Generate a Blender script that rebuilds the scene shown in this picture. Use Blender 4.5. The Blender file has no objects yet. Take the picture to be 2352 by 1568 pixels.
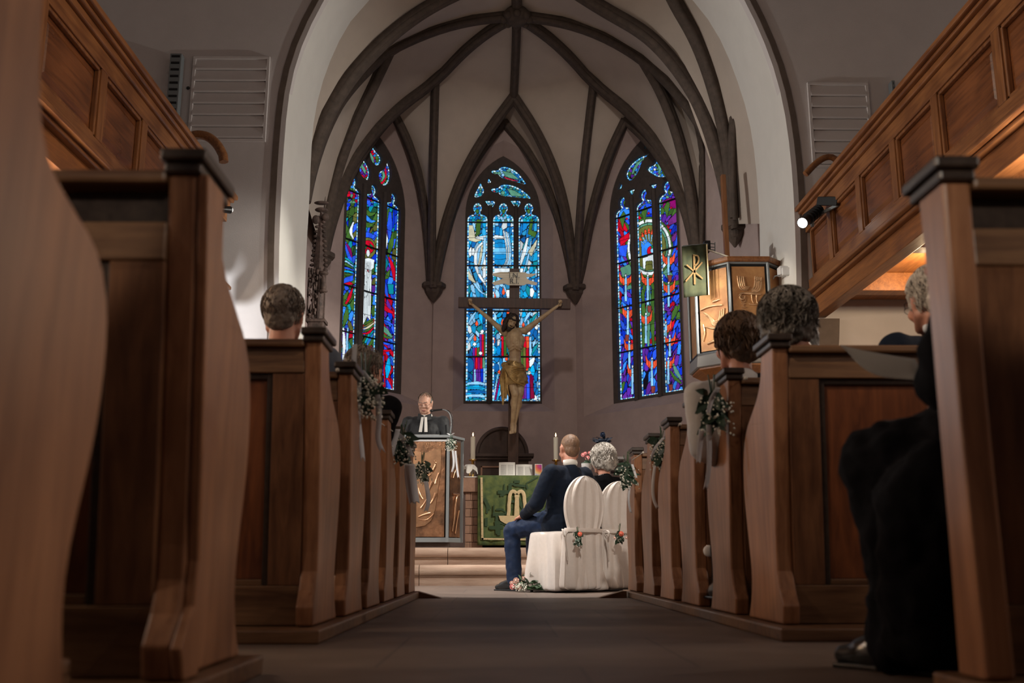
import bpy, bmesh, math, random
import numpy as np
from mathutils import Vector, Matrix, Euler
from mathutils.geometry import tessellate_polygon
rnd = random.Random(7)
S = bpy.context.scene
COL = S.collection

# ---------------------------------------------------------------- camera
F = 2287.0
PITCH = math.atan(503 / F)
PSI = math.atan(26 * math.cos(PITCH) / F)
CH = 0.25
cam_d = bpy.data.cameras.new('camera')
cam_d.sensor_width = 36.0
cam_d.lens = F / 2352 * 36.0
cam_d.clip_start = 0.02
cam_d.clip_end = 100
cam_d.dof.use_dof = True
cam_d.dof.focus_distance = 11.0
cam_d.dof.aperture_fstop = 3.2
cam = bpy.data.objects.new('camera', cam_d)
cam.location = (0, 0, CH)
cam.rotation_euler = Euler((math.pi / 2 + PITCH, 0, -PSI), 'XYZ')
COL.objects.link(cam)
S.camera = cam
# ---------------------------------------------------------------- world, view
S.view_settings.view_transform = 'Standard'
S.view_settings.look = 'None'
S.view_settings.gamma = 1
S.view_settings.exposure = 0.0
w = bpy.data.worlds.new('world')
S.world = w
w.use_nodes = True
w.node_tree.nodes['Background'].inputs[0].default_value = (0.62, 0.58, 0.62, 1)
w.node_tree.nodes['Background'].inputs[1].default_value = 0.10


def light(name, kind, loc, target, energy, color, size=0.3, angle=60, blend=0.3, sy=None):
    d = bpy.data.lights.new(name, kind)
    d.energy = energy
    d.color = color
    if kind == 'AREA':
        d.size = size
        if sy:
            d.shape = 'RECTANGLE'
            d.size_y = sy
    elif kind == 'SPOT':
        d.shadow_soft_size = size
        d.spot_size = math.radians(angle)
        d.spot_blend = blend
    else:
        d.shadow_soft_size = size
    o = bpy.data.objects.new(name, d)
    o.location = loc
    o.rotation_euler = (Vector(target) - Vector(loc)).to_track_quat('-Z', 'Y').to_euler()
    COL.objects.link(o)
    return o


# spotlights on the two gallery ends aim into the chancel; added spots fill in the nave
light('gallery_spot_right', 'SPOT', (3.12, 10.0, 3.85), (-0.9, 12.4, 1.6), 900, (1.0, 0.93, 0.82), 0.05, 60, 0.5)
light('gallery_spot_left', 'SPOT', (-2.7, 6.6, 3.85), (0.5, 10.1, 0.4), 740, (1.0, 0.94, 0.87), 0.05, 50, 0.5)
light('arch_fill_right', 'SPOT', (3.0, 9.9, 3.7), (-2.5, 11.0, 4.6), 480, (1.0, 0.95, 0.86), 0.05, 75, 0.9)  # extra spot added to brighten the left arch soffit
light('arch_fill_left', 'SPOT', (-2.7, 9.9, 3.7), (3.2, 11.2, 5.0), 430, (1.0, 0.95, 0.88), 0.05, 70, 0.9)  # added spot without fixture, lifts the right arch soffit
light('left_wall_lamp', 'POINT', (-3.45, 9.3, 2.42), (-3.0, 10.6, 2.2), 120, (0.93, 0.97, 1.0), 0.12)
light('nave_fill_left', 'SPOT', (-1.4, 1.3, 3.7), (1.75, 3.35, 0.85), 330, (1.0, 0.80, 0.60), 0.12, 26, 0.9)  # unseen spot added to light the right block's rearmost pew back
light('nave_fill_right', 'SPOT', (1.7, 1.1, 3.7), (-1.35, 3.25, 0.85), 190, (1.0, 0.82, 0.64), 0.12, 26, 0.9)  # added spot on the left block's rearmost pew back
light('rear_patch_fill_left', 'SPOT', (0.9, -3.0, 2.7), (-0.86, 1.8, 0.9), 420, (1.0, 0.86, 0.7), 0.04, 5.2, 0.5)  # added spot, throws a light patch on the near left back board
light('rear_patch_fill_right', 'SPOT', (-0.9, -3.0, 2.7), (1.0, 1.8, 0.88), 420, (1.0, 0.86, 0.7), 0.04, 5.2, 0.5)  # added spot for the light patch on the near right back board
light('near_pew_fill', 'SPOT', (2.3, 1.2, 2.6), (-0.57, 1.65, 0.85), 95, (1.0, 0.82, 0.64), 0.08, 32, 1.0)  # added to lift the aisle faces of the near left pews
# unseen point lights added under each gallery brighten the pew ends across the aisle
for yy in (1.3, 3.5, 5.9):
    light('under_gallery_fill_left', 'POINT', (-3.2, yy, 2.3), (0, 0, 0), 62, (1.0, 0.80, 0.62), 0.06)
    light('under_gallery_fill_right', 'POINT', (3.5, yy, 2.4), (0, 0, 0), 50, (1.0, 0.84, 0.72), 0.06)
light('choir_fill', 'SPOT', (0.4, 7.6, 7.6), (0.1, 15.5, 4.2), 400, (1.0, 0.88, 0.80), 0.2, 62, 0.6)  # unseen soft spot added to bring up the apse and vault
light('crossing_fill', 'SPOT', (0.2, 9.0, 7.8), (0.2, 8.9, 0.0), 3200, (1.0, 0.93, 0.84), 0.1, 27, 0.15)  # overhead spot added to brighten the floor before the steps
light('chair_fill', 'SPOT', (0.5, -1.5, 4.7), (0.75, 8.3, 0.65), 1500, (1.0, 0.9, 0.78), 0.12, 10, 0.8)  # spot added from behind to lift the covered chair backs
light('pulpit_fill', 'SPOT', (-2.7, 7.5, 4.0), (2.8, 11.0, 3.1), 640, (1.0, 0.9, 0.75), 0.06, 13, 0.5)  # added spot that brightens the pulpit front
light('pier_fill', 'SPOT', (3.0, 9.0, 3.9), (-2.75, 10.6, 3.4), 900, (1.0, 0.96, 0.86), 0.1, 19, 1.0)  # added spot whitening the wall by the left arch pier
light('gallery_fill_left', 'SPOT', (-2.6, 5.6, 5.4), (3.4, 6.2, 3.6), 420, (1.0, 0.84, 0.66), 0.2, 75, 1.0)  # added from the left side to brighten the right gallery panels
light('gallery_fill_right', 'SPOT', (3.1, 4.6, 5.4), (-2.95, 5.2, 3.6), 500, (1.0, 0.80, 0.60), 0.2, 75, 1.0)  # added from the right side to brighten the left gallery panels
light('nave_overhead_fill', 'POINT', (0.3, 3.5, 7.0), (0, 0, 0), 30, (1.0, 0.80, 0.66), 0.25)  # no fixture: unseen overhead point light that softly fills the nave


def ray(px, py):
    xc = (px - 1176) / F
    yc = (784 - py) / F
    fw = math.cos(PITCH) - math.sin(PITCH) * yc
    up = math.sin(PITCH) + math.cos(PITCH) * yc
    return Vector((xc * math.cos(PSI) + fw * math.sin(PSI), -xc * math.sin(PSI) + fw * math.cos(PSI), up))


CAMP = Vector((0, 0, CH))


def W(px, py, Y):
    r = ray(px, py)
    return CAMP + r * (Y / r.y)


def WX(px, py, X):
    r = ray(px, py)
    return CAMP + r * (X / r.x)


def proj(P):
    d = Vector(P) - CAMP
    x = d.x * math.cos(PSI) - d.y * math.sin(PSI)
    f0 = d.x * math.sin(PSI) + d.y * math.cos(PSI)
    fw = f0 * math.cos(PITCH) + d.z * math.sin(PITCH)
    up = -f0 * math.sin(PITCH) + d.z * math.cos(PITCH)
    return 1176 + F * x / fw, 784 - F * up / fw


# ---------------------------------------------------------------- materials
def new_mat(name):
    m = bpy.data.materials.new(name)
    m.use_nodes = True
    nt = m.node_tree
    b = nt.nodes['Principled BSDF']
    return m, nt, b


def tex_setup(nt, scale):
    tc = nt.nodes.new('ShaderNodeTexCoord')
    mp = nt.nodes.new('ShaderNodeMapping')
    mp.inputs['Scale'].default_value = scale
    nt.links.new(tc.outputs['Object'], mp.inputs[0])
    return mp


def mat(name, color, rough=0.6, metal=0.0, noise=0.0, nscale=8.0, bump=0.0, color2=None, stretch=(1, 1, 1), coat=0, sheen=0, detail=4, bscale=None, spec=None):
    m, nt, b = new_mat(name)
    b.inputs['Base Color'].default_value = (*color, 1)
    b.inputs['Roughness'].default_value = rough
    b.inputs['Metallic'].default_value = metal
    if spec is not None:
        b.inputs['Specular IOR Level'].default_value = spec
    if coat:
        b.inputs['Coat Weight'].default_value = coat
        b.inputs['Coat Roughness'].default_value = 0.25
    if sheen:
        b.inputs['Sheen Weight'].default_value = sheen
    if noise or color2:
        mp = tex_setup(nt, stretch)
        n = nt.nodes.new('ShaderNodeTexNoise')
        n.inputs['Scale'].default_value = nscale
        n.inputs['Detail'].default_value = detail
        n.inputs['Roughness'].default_value = 0.6
        nt.links.new(mp.outputs[0], n.inputs['Vector'])
        cr = nt.nodes.new('ShaderNodeValToRGB')
        c2 = color2 or tuple(c * (1 - noise) for c in color)
        cr.color_ramp.elements[0].position = 0.35
        cr.color_ramp.elements[1].position = 0.68
        cr.color_ramp.elements[0].color = (*c2, 1)
        cr.color_ramp.elements[1].color = (*color, 1)
        nt.links.new(n.outputs[0], cr.inputs[0])
        nt.links.new(cr.outputs[0], b.inputs['Base Color'])
        if bump:
            bp = nt.nodes.new('ShaderNodeBump')
            bp.inputs['Strength'].default_value = bump
            bp.inputs['Distance'].default_value = 0.01
            src = n
            if bscale:
                src = nt.nodes.new('ShaderNodeTexNoise')
                src.inputs['Scale'].default_value = bscale
                src.inputs['Detail'].default_value = 6
                nt.links.new(mp.outputs[0], src.inputs['Vector'])
            nt.links.new(src.outputs[0], bp.inputs['Height'])
            nt.links.new(bp.outputs[0], b.inputs['Normal'])
    return m


def wood(name, c1, c2, rough=0.38, axis='z', bump=0.25, scale=1.0):
    st = {'z': (14, 14, 1.0), 'x': (1.0, 14, 14), 'y': (14, 1.0, 14)}[axis]
    m, nt, b = new_mat(name)
    mp = tex_setup(nt, tuple(s * scale for s in st))
    n = nt.nodes.new('ShaderNodeTexNoise')
    n.inputs['Scale'].default_value = 2.4
    n.inputs['Detail'].default_value = 7
    n.inputs['Roughness'].default_value = 0.62
    n.inputs['Distortion'].default_value = 0.5
    nt.links.new(mp.outputs[0], n.inputs['Vector'])
    mp2 = tex_setup(nt, (1, 1, 1))
    n2 = nt.nodes.new('ShaderNodeTexNoise')
    n2.inputs['Scale'].default_value = 3.0
    n2.inputs['Detail'].default_value = 5
    nt.links.new(mp2.outputs[0], n2.inputs['Vector'])
    mx = nt.nodes.new('ShaderNodeMath')
    mx.operation = 'MULTIPLY_ADD'
    mx.inputs[1].default_value = 0.6
    nt.links.new(n.outputs[0], mx.inputs[0])
    ml = nt.nodes.new('ShaderNodeMath')
    ml.operation = 'MULTIPLY'
    ml.inputs[1].default_value = 0.4
    nt.links.new(n2.outputs[0], ml.inputs[0])
    nt.links.new(ml.outputs[0], mx.inputs[2])
    cr = nt.nodes.new('ShaderNodeValToRGB')
    cr.color_ramp.elements[0].position = 0.38
    cr.color_ramp.elements[1].position = 0.62
    cr.color_ramp.elements[0].color = (*c2, 1)
    cr.color_ramp.elements[1].color = (*c1, 1)
    nt.links.new(mx.outputs[0], cr.inputs[0])
    nt.links.new(cr.outputs[0], b.inputs['Base Color'])
    rr = nt.nodes.new('ShaderNodeMapRange')
    rr.inputs['To Min'].default_value = rough - 0.1
    rr.inputs['To Max'].default_value = rough + 0.14
    nt.links.new(n2.outputs[0], rr.inputs[0])
    nt.links.new(rr.outputs[0], b.inputs['Roughness'])
    bp = nt.nodes.new('ShaderNodeBump')
    bp.inputs['Strength'].default_value = bump
    bp.inputs['Distance'].default_value = 0.004
    nt.links.new(mx.outputs[0], bp.inputs['Height'])
    nt.links.new(bp.outputs[0], b.inputs['Normal'])
    return m


def emit(name, color, strength):
    m, nt, b = new_mat(name)
    b.inputs['Base Color'].default_value = (*color, 1)
    b.inputs['Emission Color'].default_value = (*color, 1)
    b.inputs['Emission Strength'].default_value = strength
    return m


M = {}
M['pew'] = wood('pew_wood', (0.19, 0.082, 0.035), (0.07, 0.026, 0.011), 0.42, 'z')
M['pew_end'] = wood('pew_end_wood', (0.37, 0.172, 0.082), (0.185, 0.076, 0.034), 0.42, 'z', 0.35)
M['pew_x'] = wood('pew_rail_wood', (0.20, 0.105, 0.05), (0.07, 0.03, 0.014), 0.42, 'x', 0.6)
M['pew_dark'] = wood('pew_cap_wood', (0.045, 0.03, 0.022), (0.02, 0.012, 0.009), 0.36, 'y')
M['pew_panel'] = wood('pew_panel_wood', (0.20, 0.062, 0.02), (0.08, 0.023, 0.009), 0.4, 'z')
M['gal'] = wood('gallery_wood', (0.30, 0.125, 0.042), (0.14, 0.05, 0.017), 0.36, 'y', 0.2)
M['galz'] = wood('gallery_stile_wood', (0.29, 0.12, 0.04), (0.14, 0.05, 0.017), 0.36, 'z', 0.2)
M['galp'] = wood('gallery_panel_wood', (0.24, 0.085, 0.028), (0.10, 0.033, 0.012), 0.3, 'y', 0.2)
M['beam'] = wood('beam_wood', (0.34, 0.13, 0.035), (0.17, 0.06, 0.017), 0.45, 'y', 0.2)
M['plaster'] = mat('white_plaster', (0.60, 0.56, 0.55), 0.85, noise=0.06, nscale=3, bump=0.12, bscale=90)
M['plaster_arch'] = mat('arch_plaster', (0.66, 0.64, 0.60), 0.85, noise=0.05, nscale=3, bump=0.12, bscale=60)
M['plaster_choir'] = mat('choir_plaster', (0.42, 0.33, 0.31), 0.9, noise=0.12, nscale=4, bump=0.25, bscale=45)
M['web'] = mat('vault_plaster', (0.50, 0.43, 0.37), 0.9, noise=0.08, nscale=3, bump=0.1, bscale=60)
M['rib'] = mat('rib_stone', (0.095, 0.07, 0.055), 0.85, noise=0.35, nscale=12, bump=0.3)
M['band'] = mat('dark_band_paint', (0.14, 0.105, 0.085), 0.85, noise=0.2, nscale=9)
M['trac'] = mat('tracery_stone', (0.075, 0.06, 0.055), 0.85, noise=0.25, nscale=14, bump=0.3)
M['lead'] = mat('iron_bar', (0.015, 0.015, 0.018), 0.6, 0.5)
M['step'] = mat('sandstone', (0.46, 0.34, 0.26), 0.7, color2=(0.29, 0.185, 0.13), nscale=3.0, bump=0.3, stretch=(0.6, 3, 5), bscale=60)
M['altar_stone'] = mat('altar_sandstone', (0.33, 0.19, 0.13), 0.8, noise=0.3, nscale=9, bump=0.3)
M['retable'] = mat('dark_sandstone', (0.07, 0.045, 0.038), 0.75, noise=0.35, nscale=8, bump=0.3)
M['steel'] = mat('painted_steel', (0.20, 0.22, 0.23), 0.5, 0.3)
M['bronze'] = mat('bronze_relief', (0.42, 0.22, 0.12), 0.36, 0.85, color2=(0.12, 0.07, 0.045), nscale=5, bump=0.4, bscale=24)
M['bronze_hi'] = mat('polished_bronze', (0.62, 0.37, 0.22), 0.28, 0.9, noise=0.3, nscale=14)
M['copper'] = mat('copper_relief', (0.60, 0.33, 0.13), 0.45, 0.35, color2=(0.36, 0.16, 0.065), nscale=4, bump=0.35, bscale=18)
M['copper_hi'] = mat('polished_copper', (0.74, 0.46, 0.25), 0.3, 0.6, noise=0.25, nscale=14)
M['pulpit_paint'] = mat('grey_pulpit_paint', (0.22, 0.21, 0.20), 0.5)
M['black'] = mat('black_metal', (0.012, 0.012, 0.013), 0.4, 0.3)
M['brass'] = mat('brass', (0.75, 0.52, 0.2), 0.25, 1.0)
M['candle'] = mat('candle_wax', (0.85, 0.82, 0.68), 0.5)
M['white'] = mat('white_paint', (0.62, 0.62, 0.62), 0.5)
M['sheetgrey'] = mat('grey_sheet', (0.075, 0.066, 0.06), 0.85)
M['paper'] = mat('paper', (0.74, 0.72, 0.68), 0.7)
M['print'] = mat('printed_lines', (0.35, 0.34, 0.33), 0.8)
M['linen'] = mat('white_linen', (0.72, 0.70, 0.66), 0.85, noise=0.05, nscale=30, bump=0.15)
M['cover'] = mat('chair_cover_satin', (0.70, 0.64, 0.60), 0.6, noise=0.06, nscale=40, bump=0.1, sheen=0.3)
M['cross'] = wood('cross_wood', (0.085, 0.04, 0.025), (0.035, 0.016, 0.01), 0.5, 'z')
M['corpus'] = mat('painted_carved_wood', (0.56, 0.43, 0.26), 0.45, color2=(0.36, 0.25, 0.14), nscale=9, bump=0.15)
M['gold'] = mat('gilded_cloth', (0.58, 0.40, 0.16), 0.38, 0.55, color2=(0.28, 0.18, 0.07), nscale=12, bump=0.4)
M['darkhair'] = mat('dark_carved_hair', (0.03, 0.018, 0.013), 0.5, noise=0.4, nscale=40, bump=0.8)
M['skin'] = mat('skin', (0.58, 0.33, 0.24), 0.5, noise=0.12, nscale=14)
M['skin2'] = mat('skin_flushed', (0.50, 0.23, 0.155), 0.5, noise=0.12, nscale=14)
M['lip'] = mat('lips', (0.36, 0.13, 0.11), 0.5)
M['robe'] = mat('black_robe_cloth', (0.016, 0.018, 0.022), 0.7, noise=0.3, nscale=25, bump=0.3, sheen=0.1)
M['blackcloth'] = mat('black_wool', (0.006, 0.006, 0.008), 0.9, noise=0.4, nscale=18, bump=0.5, spec=0.08)
M['navy'] = mat('navy_suit', (0.004, 0.009, 0.022), 0.75, noise=0.3, nscale=20, bump=0.4, sheen=0.03, spec=0.15)
M['navy_tr'] = mat('navy_trousers', (0.005, 0.020, 0.065), 0.6, noise=0.3, nscale=20, bump=0.4, sheen=0.05, spec=0.3)
M['greycloth'] = mat('blue_grey_cloth', (0.10, 0.12, 0.16), 0.8, noise=0.3, nscale=18, bump=0.3)
M['whitecloth'] = mat('white_blouse', (0.55, 0.54, 0.53), 0.8, noise=0.08, nscale=12, bump=0.3)
M['shoe'] = mat('black_leather', (0.012, 0.014, 0.016), 0.22)
M['green'] = mat('altar_cloth_green', (0.13, 0.16, 0.045), 0.85, color2=(0.05, 0.085, 0.03), nscale=9, bump=0.2)
M['green2'] = mat('dark_green_weave', (0.035, 0.07, 0.03), 0.85, noise=0.2, nscale=30)
M['cream'] = mat('cream_embroidery', (0.62, 0.48, 0.27), 0.8, noise=0.15, nscale=40)
M['banner'] = mat('banner_green', (0.05, 0.052, 0.026), 0.95, color2=(0.03, 0.036, 0.022), nscale=9, spec=0.1)
M['chirho'] = mat('banner_embroidery', (0.13, 0.08, 0.035), 0.95, spec=0.05)
M['leaf'] = mat('leaf_green', (0.035, 0.075, 0.045), 0.5, color2=(0.015, 0.035, 0.022), nscale=14)
M['leaf2'] = mat('bright_leaf', (0.06, 0.12, 0.05), 0.5, color2=(0.02, 0.05, 0.02), nscale=14)
M['breath'] = mat('babys_breath', (0.75, 0.75, 0.66), 0.8)
M['rose'] = mat('salmon_rose', (0.80, 0.22, 0.14), 0.7)
M['pink'] = mat('pink_rose', (0.78, 0.33, 0.33), 0.7)
M['blush'] = mat('blush_rose', (0.75, 0.52, 0.45), 0.7)
M['ribbon'] = mat('grey_white_ribbon', (0.62, 0.63, 0.66), 0.55)
M['string'] = mat('pale_string', (0.55, 0.52, 0.46), 0.7)
M['lamp'] = emit('lamp_glass', (1.0, 0.93, 0.8), 6.0)
M['lens'] = emit('spot_lens', (1.0, 0.97, 0.9), 9.0)
M['flame'] = emit('candle_flame', (1.0, 0.7, 0.35), 7.0)
M['stonecarve'] = mat('carved_stone', (0.15, 0.10, 0.085), 0.8, color2=(0.05, 0.035, 0.03), nscale=14, bump=0.6)


def hair_mat(name, c1, c2):
    return mat(name, c1, 0.55, color2=c2, nscale=22, bump=0.8, stretch=(1, 1, 0.5), bscale=60)


M['h_grey'] = hair_mat('grey_brown_hair', (0.27, 0.22, 0.18), (0.10, 0.08, 0.065))
M['h_silver'] = hair_mat('silver_hair', (0.50, 0.46, 0.41), (0.20, 0.175, 0.15))
M['h_white'] = hair_mat('white_hair', (0.60, 0.54, 0.47), (0.28, 0.24, 0.20))
M['h_brown'] = hair_mat('brown_hair', (0.15, 0.085, 0.045), (0.05, 0.028, 0.016))
M['h_dgrey'] = hair_mat('dark_grey_hair', (0.15, 0.13, 0.11), (0.045, 0.04, 0.035))
M['h_buzz'] = hair_mat('cropped_sandy_hair', (0.20, 0.11, 0.06), (0.11, 0.06, 0.035))

# ---------------------------------------------------------------- object helpers


def label(o, text, cat, group=None):
    o['label'] = text
    o['category'] = cat
    if group:
        o['group'] = group
    return o


def struct(o):
    o['kind'] = 'structure'
    return o


def thing(name, text, cat, loc=(0, 0, 0), rz=0.0, group=None):
    o = bpy.data.objects.new(name, None)
    o.empty_display_size = 0.1
    o.location = loc
    o.rotation_euler = (0, 0, rz)
    COL.objects.link(o)
    return label(o, text, cat, group)


def world_of(o):
    m = Matrix.Identity(4)
    while o is not None:
        m = (Matrix.Translation(o.location) @ o.rotation_euler.to_matrix().to_4x4()) @ m
        o = o.parent
    return m


class MB:
    def __init__(s):
        s.v = []
        s.f = []

    def add(s, vs, fs):
        n = len(s.v)
        s.v += [tuple(v) for v in vs]
        s.f += [tuple(i + n for i in f) for f in fs]
        return s

    def box(s, x0, x1, y0, y1, z0, z1):
        vs = [(x, y, z) for x in (x0, x1) for y in (y0, y1) for z in (z0, z1)]
        return s.add(vs, [(0, 1, 3, 2), (4, 6, 7, 5), (0, 4, 5, 1), (2, 3, 7, 6), (0, 2, 6, 4), (1, 5, 7, 3)])

    def bar(s, a, b, w, h, up=(0, 0, 1)):
        a = Vector(a); b = Vector(b)
        d = (b - a).normalized()
        u = Vector(up)
        sd = d.cross(u)
        if sd.length < 1e-4:
            sd = d.cross(Vector((0, 1, 0)))
        sd.normalize()
        u = sd.cross(d)
        vs = []
        for p in (a, b):
            for i, j in ((-1, -1), (1, -1), (1, 1), (-1, 1)):
                vs.append(p + sd * (w / 2 * i) + u * (h / 2 * j))
        return s.add(vs, [(3, 2, 1, 0), (4, 5, 6, 7), (0, 1, 5, 4), (1, 2, 6, 5), (2, 3, 7, 6), (3, 0, 4, 7)])

    def tube(s, pts, r, n=10, flat=1.0, ref=(0, 0, 1), caps=True):
        pts = [Vector(p) for p in pts]
        if not isinstance(r, (list, tuple)):
            r = [r] * len(pts)
        vs = []
        m = len(pts)
        for i, p in enumerate(pts):
            d = (pts[min(i + 1, m - 1)] - pts[max(i - 1, 0)])
            if d.length < 1e-9:
                d = Vector((0, 0, 1))
            d.normalize()
            u = Vector(ref)
            a = d.cross(u)
            if a.length < 0.05:
                a = d.cross(Vector((0.3, 1, 0)))
            a.normalize()
            c = a.cross(d)
            for k in range(n):
                t = 2 * math.pi * k / n
                vs.append(p + (a * math.cos(t) + c * math.sin(t) * flat) * r[i])
        fs = [(i * n + k, i * n + (k + 1) % n, (i + 1) * n + (k + 1) % n, (i + 1) * n + k) for i in range(m - 1) for k in range(n)]
        if caps:
            fs.append(tuple(reversed(range(n))))
            fs.append(tuple((m - 1) * n + k for k in range(n)))
        return s.add(vs, fs)

    def lathe(s, prof, c=(0, 0, 0), n=20):
        vs = []
        for r, z in prof:
            for k in range(n):
                t = 2 * math.pi * k / n
                vs.append((c[0] + max(r, 1e-4) * math.cos(t), c[1] + max(r, 1e-4) * math.sin(t), c[2] + z))
        m = len(prof)
        fs = [(i * n + k, i * n + (k + 1) % n, (i + 1) * n + (k + 1) % n, (i + 1) * n + k) for i in range(m - 1) for k in range(n)]
        fs.append(tuple(reversed(range(n))))
        fs.append(tuple((m - 1) * n + k for k in range(n)))
        return s.add(vs, fs)

    def ell(s, c, r, rot=None, n=14, m=9):
        if not isinstance(r, (list, tuple)):
            r = (r, r, r)
        R = rot if rot is not None else Matrix.Identity(3)
        c = Vector(c)
        vs = [c + R @ Vector((0, 0, -r[2]))]
        for i in range(1, m):
            a = -math.pi / 2 + math.pi * i / m
            for k in range(n):
                t = 2 * math.pi * k / n
                vs.append(c + R @ Vector((r[0] * math.cos(a) * math.cos(t), r[1] * math.cos(a) * math.sin(t), r[2] * math.sin(a))))
        vs.append(c + R @ Vector((0, 0, r[2])))
        fs = [(0, 1 + (k + 1) % n, 1 + k) for k in range(n)]
        for i in range(m - 2):
            for k in range(n):
                fs.append((1 + i * n + k, 1 + i * n + (k + 1) % n, 1 + (i + 1) * n + (k + 1) % n, 1 + (i + 1) * n + k))
        e = len(vs) - 1
        b0 = 1 + (m - 2) * n
        fs += [(e, b0 + k, b0 + (k + 1) % n) for k in range(n)]
        return s.add(vs, fs)

    def cap(s, a, b, ra, rb, n=12):
        """closed tapered capsule"""
        a = Vector(a); b = Vector(b)
        d = b - a
        L = max(d.length, 1e-5)
        d = d / L
        pts = []; rs = []
        for i in range(4):
            t = math.pi / 2 * i / 4
            pts.append(a - d * ra * math.cos(t)); rs.append(max(ra * math.sin(t), ra * 0.05))
        pts.append(a); rs.append(ra)
        pts.append(b); rs.append(rb)
        for i in range(3, -1, -1):
            t = math.pi / 2 * i / 4
            pts.append(b + d * rb * math.cos(t)); rs.append(max(rb * math.sin(t), rb * 0.05))
        a1 = d.cross(Vector((0, 0, 1)))
        if a1.length < 0.05:
            a1 = d.cross(Vector((0, 1, 0)))
        a1.normalize()
        c1 = a1.cross(d)
        vs = []
        for p, r in zip(pts, rs):
            for k in range(n):
                t = 2 * math.pi * k / n
                vs.append(p + (a1 * math.cos(t) + c1 * math.sin(t)) * r)
        m = len(pts)
        fs = [(i * n + k, i * n + (k + 1) % n, (i + 1) * n + (k + 1) % n, (i + 1) * n + k) for i in range(m - 1) for k in range(n)]
        fs.append(tuple(reversed(range(n))))
        fs.append(tuple((m - 1) * n + k for k in range(n)))
        return s.add(vs, fs)

    def prism(s, poly, fn, depth, holes=()):
        """poly: 2D points, fn(a,b,d)->3D; extrude d in [0,depth]"""
        loops = [list(poly)] + [list(h) for h in holes]
        tri = tessellate_polygon([[Vector((p[0], p[1], 0)) for p in L] for L in loops])
        flat = [p for L in loops for p in L]
        N = len(flat)
        vs = [fn(p[0], p[1], 0) for p in flat] + [fn(p[0], p[1], depth) for p in flat]
        fs = []
        for t in tri:
            a, b, c = [flat[i] for i in t]
            area = (b[0] - a[0]) * (c[1] - a[1]) - (b[1] - a[1]) * (c[0] - a[0])
            if abs(area) < 1e-12:
                continue
            t = tuple(t) if area > 0 else tuple(reversed(t))
            fs.append(tuple(t))
            fs.append(tuple(N + i for i in reversed(t)))
        o = 0
        for L in loops:
            m = len(L)
            for i in range(m):
                j = (i + 1) % m
                fs.append((o + i, o + j, N + o + j, N + o + i))
            o += m
        return s.add(vs, fs)

    def loft(s, rings, close=True, caps=False):
        n = len(rings[0])
        vs = [p for R in rings for p in R]
        fs = []
        for i in range(len(rings) - 1):
            for k in range(n if close else n - 1):
                fs.append((i * n + k, i * n + (k + 1) % n, (i + 1) * n + (k + 1) % n, (i + 1) * n + k))
        if caps:
            fs.append(tuple(reversed(range(n))))
            fs.append(tuple((len(rings) - 1) * n + k for k in range(n)))
        return s.add(vs, fs)

    def build(s, name, m, parent=None, world=False, smooth=None, bevel=0.0, vox=0.0, smi=0, subd=0, disp=None, solid=0.0, fixn=True):
        me = bpy.data.meshes.new(name)
        vs = s.v
        if parent is not None and world:
            im = world_of(parent).inverted()
            vs = [tuple(im @ Vector(v)) for v in vs]
        me.from_pydata(vs, [], s.f)
        me.update()
        if fixn and not vox:
            bm = bmesh.new()
            bm.from_mesh(me)
            bmesh.ops.recalc_face_normals(bm, faces=bm.faces)
            bm.to_mesh(me)
            bm.free()
        o = bpy.data.objects.new(name, me)
        COL.objects.link(o)
        if parent is not None:
            o.parent = parent
        me.materials.append(M[m] if isinstance(m, str) else m)
        if solid:
            md = o.modifiers.new('solid', 'SOLIDIFY'); md.thickness = solid; md.offset = 0
        if bevel:
            md = o.modifiers.new('bevel', 'BEVEL'); md.width = bevel; md.segments = 2; md.limit_method = 'ANGLE'; md.angle_limit = 0.6
            md.harden_normals = False
        if vox:
            md = o.modifiers.new('remesh', 'REMESH'); md.mode = 'VOXEL'; md.voxel_size = vox; md.use_smooth_shade = True
            if smi:
                md = o.modifiers.new('smooth', 'SMOOTH'); md.iterations = smi; md.factor = 0.5
        if subd:
            md = o.modifiers.new('subsurf', 'SUBSURF'); md.levels = subd; md.render_levels = subd
        if disp:
            t = bpy.data.textures.new('noise_' + name, 'CLOUDS')
            t.noise_scale = disp[1]
            t.noise_depth = 2
            md = o.modifiers.new('displace', 'DISPLACE'); md.texture = t; md.strength = disp[0]; md.mid_level = 0.5
            md.texture_coords = 'LOCAL'
        if smooth is None:
            smooth = bool(vox or subd)
        if smooth:
            for p in me.polygons:
                p.use_smooth = True
            if not vox:
                try:
                    me.set_sharp_from_angle(angle=smooth if isinstance(smooth, float) else 0.9)
                except Exception:
                    pass
        return o


def copy_tree(o, parent=None):
    c = o.copy()
    COL.objects.link(c)
    c.parent = parent
    for ch in list(o.children):
        copy_tree(ch, c)
    return c


def resample(pts, n):
    pts = [Vector(p) for p in pts]
    L = [0]
    for a, b in zip(pts, pts[1:]):
        L.append(L[-1] + (b - a).length)
    out = []
    j = 0
    for i in range(n):
        t = L[-1] * i / (n - 1)
        while j < len(L) - 2 and L[j + 1] < t:
            j += 1
        d = L[j + 1] - L[j]
        k = 0 if d < 1e-9 else (t - L[j]) / d
        out.append(pts[j].lerp(pts[j + 1], min(1, max(0, k))))
    return out


def smooth_path(pts, n, it=2):
    """Chaikin-like smoothing then resample"""
    P = [Vector(p) for p in pts]
    for _ in range(it):
        Q = [P[0]]
        for a, b in zip(P, P[1:]):
            Q.append(a.lerp(b, 0.25)); Q.append(a.lerp(b, 0.75))
        Q.append(P[-1])
        P = Q
    return resample(P, n)

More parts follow.
